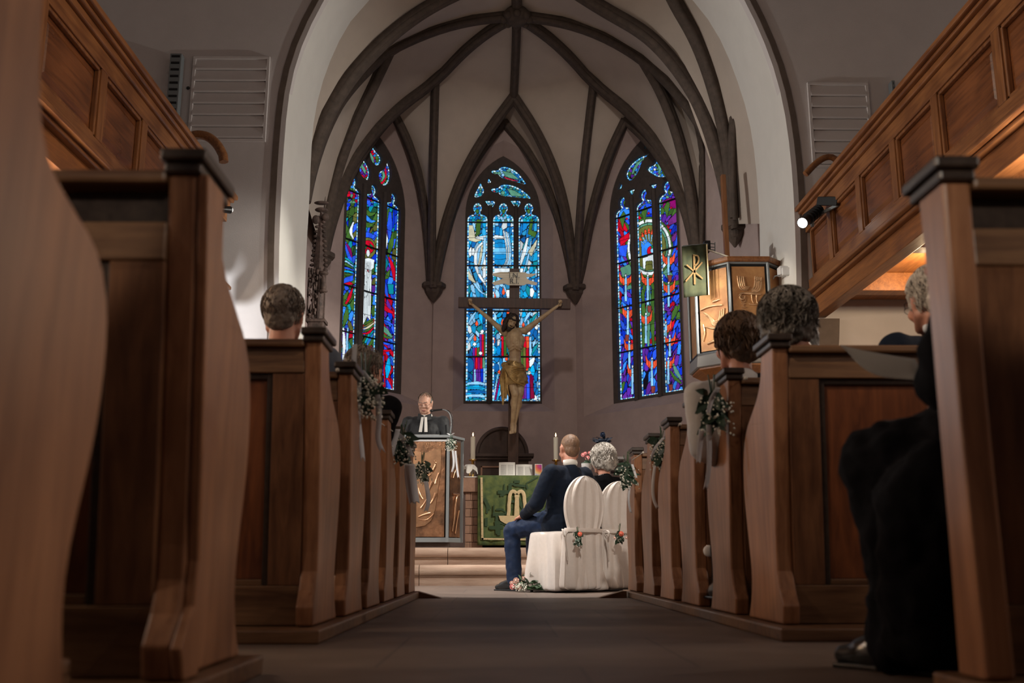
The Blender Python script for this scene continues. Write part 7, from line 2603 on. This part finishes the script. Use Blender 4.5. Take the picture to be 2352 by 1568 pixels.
# ---- woman with the fascinator
J = joints_seated(0.46, 0.0, 0.17)
J['head'] = V3(0.0, -.06, 1.115); J['neck'] = V3(0, -.08, .97); J['chest'] = V3(0, -.06, .84)
for n, sg in (('L', -1), ('R', 1)):
    J['sh' + n] = V3(sg * .17, -.07, .90)
wom = person('seated woman with silver hair, navy fascinator and black dress', (C2[0] - .0, C2[1] + 0.0, 0), math.radians(25))
R = Rz(-8, 0, 10)
body_mesh(wom, J, R, 'skin2', fem=True)
mb_top = top_mesh(wom, J, 'blackcloth', name='dress', fem=True, shoulder=0.062, th=0.014)
mb = MB().cap(J['pelvis'], V3(0, .40, .50), .16, .14).cap(V3(0, .40, .50), V3(0, .42, .14), .14, .15)
mb.build('skirt', 'blackcloth', wom, vox=0.014, smi=3, disp=(.02, .08))
shoes(wom, J)
hc = J['head']
hair_cap(wom, hc, R, 1.05, 'h_silver', [('e', (0, -.025, .035), (.096, .105, .098)), ('e', (0, -.065, -.025), (.088, .065, .085)), ('e', (-.05, -.02, -.02), (.05, .06, .07)), ('e', (.05, -.02, -.02), (.05, .06, .07))], disp=(0.03, 0.035))
locks(wom, hc, R, 1.05, 'h_silver', 620, (.103, .112, .105), 5, L=.075, w_=.0042, swirl=.9, zmin=-.03)
rr = random.Random(6)
fas = thing('fascinator', 'navy feather and flower fascinator on the silver haired woman', 'hair ornament', tuple(wom.location + Matrix.Rotation(math.radians(25), 3, 'Z') @ (hc + R @ V3(0, -.02, .145))), math.radians(25))
mb = MB()
for i in range(46):
    a = rr.uniform(0, 6.28)
    leaf(mb, (rr.uniform(-.05, .05), rr.uniform(-.03, .03), rr.uniform(-.005, .015)), (math.cos(a), rr.uniform(-.6, .6), rr.uniform(.0, .9)), (rr.uniform(-1, 1), -1, 1), rr.uniform(.045, .09), .022, .3)
mb.ell((0, 0, .015), (.05, .035, .025)).ell((.02, 0, .06), (.014, .012, .04))
mb.build('feathers', 'navy', fas, smooth=True)
rose_mb((.0, -.01, .07), .03, rr).build('ribbon_flower', 'navy_tr', fas, smooth=True)
mb = MB()
for k in range(6):
    a = k * 1.0
    mb.tube(smooth_path([V3(0, 0, 0), V3(.04 * math.cos(a), 0, .05), V3(.085 * math.cos(a), .01, .01 + .01 * k)], 10), .0016, 5)
mb.build('wire_loops', 'navy', fas, smooth=True)
mb = MB()
for k in range(30):
    a = 2 * math.pi * k / 30
    mb.ell(J['neck'] + V3(.066 * math.cos(a), .01 + .062 * math.sin(a), -.005 - .015 * math.sin(a)), .0045, n=6, m=5)
mb.build('necklace', 'linen', wom, smooth=True)

# ---- pastor
J = joints_standing(1.80)
J['neck'] = V3(0, .01, 1.52); J['head'] = V3(0, .055, 1.665)
for n, sg in (('L', -1), ('R', 1)):
    J['sh' + n] = V3(sg * .20, 0, 1.44); J['el' + n] = V3(sg * .27, .04, 1.17); J['wr' + n] = V3(sg * .15, .20, 1.12)
pp = W(977, 1000, 11.6)
pas = person('pastor in black robe and white bands reading at the lectern', (pp.x, 11.6, SZ2), math.pi - 0.08)
R = Rz(-20, 0, -6)
body_mesh(pas, J, R, 'skin', hands=.4, vox=.0065)
top_mesh(pas, J, 'robe', name='robe', th=.028, disp=(.014, .05), vox=.011)
mb = MB().cap(V3(0, 0, .95), V3(0, 0, .2), .20, .30)
mb.build('robe_skirt', 'robe', pas, vox=.02, smi=2, disp=(.05, .10))
shoes(pas, J)
hc = J['head']
h = lambda x, y, z: hc + R @ V3(x, y, z)
hair_cap(pas, hc, R, 1.0, 'h_grey', [('e', (0, -.045, .022), (.085, .078, .080)), ('e', (-.058, -.02, .012), (.029, .045, .05)), ('e', (.058, -.02, .012), (.029, .045, .05))], disp=(.006, .012))
locks(pas, hc, R, 1.0, 'h_grey', 260, (.082, .098, .088), 8, L=.035, w_=.0028, zmin=-.03, ymax=-.02)
locks(pas, hc, R, 1.0, 'h_grey', 60, (.079, .098, .088), 9, L=.04, w_=.0016, zmin=.075, ymax=.05)
for sg in (-1, 1):
    MB().ell(h(sg * .031, .0905, -.001), (.0135, .006, .0055), R).build('eyelid', 'skin2', pas, smooth=True)
    MB().cap(h(sg * .018, .0955, -.006), h(sg * .043, .0885, -.005), .0013, .0013, 6).build('eyelash_line', 'darkhair', pas, smooth=True)
    MB().cap(h(sg * .016, .100, .0255), h(sg * .046, .089, .026), .0035, .0025, 6).build('eyebrow', 'h_grey', pas, smooth=True)
mb = MB().cap(h(-.020, .0975, -.067), h(.020, .0975, -.067), .0032, .0032, 8).cap(h(-.014, .098, -.073), h(.014, .098, -.073), .0042, .0042, 8)
mb.build('lips', 'lip', pas, smooth=True)
mb = MB()
for sg in (-1, 1):
    P = [h(sg * .032 + .019 * math.cos(a * math.pi / 8), .113, -.014 + .012 * math.sin(a * math.pi / 8)) for a in range(17)]
    mb.tube(P, .0011, 5, caps=False)
    mb.tube([h(sg * .051, .112, -.012), h(sg * .079, .06, .0), h(sg * .083, .0, .005)], .0011, 5)
mb.tube([h(-.013, .113, -.012), h(0, .118, -.009), h(.013, .113, -.012)], .0011, 5)
mb.build('spectacles', 'black', pas)
# collar and bands
mb = MB()
P = []
for k in range(21):
    a = math.pi * (0.0 + 1.0 * k / 20)
    P.append(J['neck'] + V3(.068 * math.cos(a), .01 + .070 * math.sin(a), .0 - .02 * math.sin(a)))
mb.tube(P, .014, 8, flat=1.5)
mb.build('clerical_collar', 'linen', pas, smooth=True)
mb = MB()
for sg in (-1, 1):
    z0, z1 = J['neck'].z - .03, J['neck'].z - .21
    a = [V3(sg * .004, .118, z0), V3(sg * .034, .114, z0), V3(sg * .052, .168, z1), V3(sg * .014, .172, z1)]
    mb.add(a, [(0, 1, 2, 3)])
mb.build('preaching_bands', 'linen', pas, solid=.004)
mb = MB()
for sg in (-1, 1):
    mb.add([V3(sg * .01, .105, J['neck'].z - .01), V3(sg * .075, .07, J['neck'].z + .02), V3(sg * .085, .09, J['neck'].z - .055), V3(sg * .02, .125, J['neck'].z - .07)], [(0, 1, 2, 3)])
mb.build('robe_collar', 'robe', pas, solid=.008)
mb = MB()
for k in range(22):
    x = -.17 + .34 * k / 21
    mb.cap(V3(x, .128 - abs(x) * .25, 1.33), V3(x * 1.1, .15 - abs(x) * .2, 1.16), .006, .008, 6)
mb.build('robe_pleats', 'robe', pas, smooth=True)
mb = MB()
for k in range(12):
    a = k / 11
    mb.cap(V3(-.23 - .03 * a, .05 + .06 * (a - .5), 1.40), V3(-.28, .06 + .09 * (a - .5), 1.15), .007, .009, 6)
    mb.cap(V3(.23 + .03 * a, .05 + .06 * (a - .5), 1.40), V3(.28, .06 + .09 * (a - .5), 1.15), .007, .009, 6)
mb.build('sleeve_pleats', 'robe', pas, smooth=True)


# ---- guests in the pews (backs of heads and shoulders above the benches)
def guest(text, headpx, Y, rz, hair, hairm, top, skin='skin2', topname='jacket', lean=.0, low=0.0, arm=1.3, tor=0.0, fem=False, wsh=.19, headR=(0, 0, 0), hs=1.0, seat=.45, lockn=500, lock=None, drop=0.0):
    hp_ = W(headpx[0], headpx[1], Y)
    a = math.radians(rz)
    J = joints_seated(seat, lean, wsh, knee=.33)
    for k in ('elL', 'elR', 'wrL', 'wrR'):
        J[k] = J[k] + V3(low * (arm if k[0] == 'e' else 1.6) - (.03 if k[-1] == 'R' else -.03) + tor, 0, 0.03)
    for k in ('shL', 'shR', 'chest', 'neck'):
        J[k] = J[k] + V3(tor * (.5 if k == 'neck' else 1), 0, 0)
    for k in ('pelvis', 'waist', 'hipL', 'hipR', 'knL', 'knR', 'anL', 'anR', 'toeL', 'toeR'):
        J[k] = J[k] + V3(low * (.5 if k == 'waist' else 1), 0, .08 if k[:2] in ('an', 'to') else 0)
    # shift the seat so that the head lands where it is seen
    dz = hp_.z - J['head'].z
    for k in ('head', 'neck', 'chest', 'shL', 'shR', 'elL', 'elR', 'waist'):
        J[k] = J[k] + V3(0, 0, dz * (1 if k not in ('waist', 'elL', 'elR') else .6) - (drop if k in ('shL', 'shR', 'chest') else 0))
    off = Matrix.Rotation(a, 3, 'Z') @ J['head']
    g = person(text, (hp_.x - off.x, hp_.y - off.y, 0), a)
    R = Rz(*headR)
    body_mesh(g, J, R, skin, hs=hs, fem=fem)
    top_mesh(g, J, top, name=topname, fem=fem)
    legs_mesh(g, J, 'blackcloth')
    shoes(g, J)
    hair_cap(g, J['head'], R, hs, hairm, hair[0], disp=hair[1])
    if lockn:
        locks(g, J['head'], R, hs, hairm, lockn, hair[2], 11, **(lock or {}))
    return g, J, R


SHORT = [('e', (0, -.03, .036), (.083, .097, .090)), ('e', (0, -.062, -.01), (.072, .052, .075))]
g, J, R = guest('grey haired man seen from behind over the left pew back', (652, 722), 4.08, 0, (SHORT, (.012, .02), (.087, .102, .094)), 'h_grey', 'greycloth', lock=dict(L=.035, w_=.0032, swirl=.3, zmin=-.05), headR=(4, 0, -3), hs=.97)
g, J, R = guest('old woman with wispy grey hair and veil-like scarf in a left pew', (838, 850), 5.36, -6, ([('e', (0, -.03, .03), (.090, .105, .092)), ('e', (0, -.06, -.02), (.075, .055, .07))], (.02, .025), (.098, .112, .098)), 'h_grey', 'blackcloth', topname='cardigan', fem=True, low=-.08, lock=dict(L=.05, w_=.0026, swirl=.6, zmin=-.05), headR=(-10, 0, -30), wsh=.15)
mb = MB()
ps = smooth_path([W(815, 835, 4.62), W(824, 860, 4.60), W(848, 872, 4.6), W(858, 884, 4.62)], 12)
ribbon_mb(ps, .03, .4, .2).build('scarf', 'ribbon', g, world=False, solid=.002) if False else None
g, J, R = guest('guest in blue-grey jacket, only the shoulder showing between left pew ends', (730, 790), 4.7, 0, (SHORT, (.012, .02), (.087, .102, .094)), 'h_dgrey', 'greycloth', headR=(-35, 0, 0), lockn=200) if False else (None, None, None)
g, J, R = (None, None, None) if True else guest('dark dressed guest bent forward near the lectern in a left pew', (905, 978), 5.62, 0, (SHORT, (.012, .02), (.087, .102, .094)), 'h_dgrey', 'blackcloth', headR=(-10, 0, 0), lockn=200)
g, J, R = guest('woman with short brown hair, pearl necklace and white blouse in a right pew', (1693, 788), 4.22, 6, ([('e', (0, -.03, .035), (.092, .108, .096)), ('e', (0, -.062, -.015), (.085, .06, .085)), ('e', (.045, -.01, -.005), (.05, .06, .07)), ('e', (-.045, -.03, -.0), (.05, .06, .06))], (.016, .03), (.097, .114, .103)), 'h_brown', 'whitecloth', topname='blouse', fem=True, low=.12, arm=.3, lock=dict(L=.07, w_=.0042, swirl=.35, zmin=-.04), headR=(0, 0, 12), wsh=.19, drop=.03)
mb = MB()
for k in range(34):
    a = 2 * math.pi * k / 34
    mb.ell(J['neck'] + V3(.066 * math.cos(a), -.0 + .064 * math.sin(a), .012 + .012 * math.sin(a)), .0045, n=6, m=5)
mb.build('pearl_necklace', 'linen', g, smooth=True)
g, J, R = guest('guest with tousled dark grey hair and dark jacket behind the lit right pew rail', (1806, 738), 3.62, 4, ([('e', (0, -.02, .025), (.100, .108, .092)), ('e', (0, -.05, -.03), (.095, .07, .08)), ('e', (.06, 0, -.02), (.05, .06, .07)), ('e', (-.06, 0, -.02), (.05, .06, .07))], (.025, .03), (.108, .118, .100)), 'h_dgrey', 'blackcloth', fem=False, low=.16, tor=.12, lock=dict(L=.06, w_=.0036, swirl=1.0, zmin=-.06), lockn=800, headR=(0, 0, 0), hs=.97, wsh=.13)
guest('guest in navy jacket leaning beside the brown haired woman, mostly hidden', (1834, 800), 4.2, 0, (SHORT, (.012, .02), (.087, .102, .094)), 'h_dgrey', 'navy', headR=(-12, 0, 0), lockn=0, wsh=.17, drop=-.03)
g, J, R = guest('white haired man with glasses and navy jacket beside the pendant lamp', (2142, 690), 3.62, 12, (SHORT, (.014, .022), (.088, .103, .095)), 'h_white', 'navy', lock=dict(L=.045, w_=.0034, swirl=.5, zmin=-.05), lockn=650, headR=(-6, 0, -6), hs=1.03)
hc = J['head']; h = lambda x, y, z: hc + R @ V3(x * 1.03, y * 1.03, z * 1.03)
mb = MB().tube([h(-.083, .0, .008), h(-.078, .06, .004), h(-.052, .105, 0)], .0016, 6)
mb.tube([h(-.032 + .02 * math.cos(a * math.pi / 6), .113, -.002 + .014 * math.sin(a * math.pi / 6)) for a in range(13)], .0014, 5)
mb.build('spectacles', 'black', g)
P = []
for k in range(21):
    a = math.pi * (1.0 + 1.0 * k / 20)
    P.append(J['neck'] + V3(.066 * math.cos(a), .005 + .062 * math.sin(a), .03))
MB().tube(P, .010, 8, flat=1.6).build('shirt_collar', 'ribbon', g, smooth=True)

# ---- robed guest in the near right pew, bent over a song sheet
J = joints_seated(0.43, 0.05, .18)
J['chest'] = V3(0, .06, .80); J['neck'] = V3(0, .14, .93); J['head'] = V3(0, .25, .97)
J['waist'] = V3(0, .0, .63)
for n, sg in (('L', -1), ('R', 1)):
    J['sh' + n] = V3(sg * .185, .08, .90)
J['elL'] = V3(-.24, .15, .665); J['wrL'] = V3(.02, .28, .60); J['elR'] = V3(.24, .14, .68); J['wrR'] = V3(.12, .30, .66)
J['knL'] = V3(-.12, .42, .47); J['anL'] = V3(-.13, .40, .09); J['toeL'] = V3(-.14, .54, .03)
rob = person('large dark guest in long black robe in the near right pew holding a sheet', (1.27, 2.10, 0), math.radians(34))
R = Rz(-30, 0, 0)
body_mesh(rob, J, R, 'skin2')
top_mesh(rob, J, 'blackcloth', name='robe', th=.03, disp=(.03, .1), shoulder=.085)
mb = MB()
mb.cap(J['pelvis'] + V3(0, -.02, 0), V3(-.13, .42, .46), .17, .115); mb.cap(J['pelvis'], V3(.12, .42, .46), .17, .11)
mb.cap(V3(-.13, .43, .46), V3(-.12, .40, .16), .105, .085); mb.cap(V3(.12, .43, .46), V3(.12, .40, .16), .11, .13)
mb.cap(V3(-.02, .44, .44), V3(0, .40, .12), .11, .12); mb.cap(V3(-.05, .05, .42), V3(-.02, .14, .12), .18, .16)
mb.cap(V3(-.06, .22, .40), V3(-.04, .25, .14), .15, .13); mb.cap(V3(.16, .10, .40), V3(.2, .2, .12), .16, .15); mb.cap(V3(-.13, .42, .14), V3(-.15, .44, .07), .09, .06); mb.cap(V3(.0, .42, .14), V3(.05, .44, .07), .10, .07); mb.cap(V3(.14, .40, .40), V3(.14, .40, .10), .13, .12)
mb.cap(V3(.0, -.02, .5), V3(.0, .05, .85), .19, .15)
mb.cap(V3(-.15, .36, .10), V3(-.18, .42, .055), .07, .05); mb.cap(V3(-.22, .24, .38), V3(-.20, .30, .12), .13, .11)
mb.build('robe_skirt', 'blackcloth', rob, vox=.013, smi=3, disp=(.05, .09))
for k in range(0):
    pass
mb = MB().cap(J['elL'] + V3(.0, .0, .02), J['wrL'], .085, .055).cap(J['elL'], J['elL'] + V3(.02, .05, -.03), .085, .07).cap(J['shL'], J['elL'], .085, .085)
mb.build('wide_sleeve', 'blackcloth', rob, vox=.012, smi=3, disp=(.02, .06))
shoes(rob, J)
hair_cap(rob, J['head'], R, 1.0, 'h_dgrey', SHORT, disp=(.01, .02))
# the song sheet
a0, a1, a2, a3 = W(1932, 792, 2.95), W(2100, 826, 2.62), W(2116, 872, 2.5), W(1990, 866, 2.72)
sh = thing('song_sheet', 'large curled grey song sheet held up by the robed guest', 'paper', tuple((a0 + a2) / 2))
rings = []
for i in range(11):
    u = i / 10
    p = a0.lerp(a1, u); q2 = a0.lerp(a3, min(1, u * 1.2)) if u < .5 else a0.lerp(a3, .6).lerp(a2, (u - .5) * 2)
    q2 = smooth_path([a0, a3, a2], 11)[i]
    rings.append([p.lerp(q2, j / 6) + V3(0, .01 * math.sin(u * 4 + j * .5), 0) for j in range(7)])
MB().loft(rings, close=False).build('sheet', 'sheetgrey', sh, world=True, smooth=True, solid=.0012)

# lower legs and shoes of kneeling guests seen between right pew ends
def kneeler(px_, py_, Y, text):
    c = W(px_, py_, Y)
    t = person(text, (c.x, c.y, 0), 0)
    return t
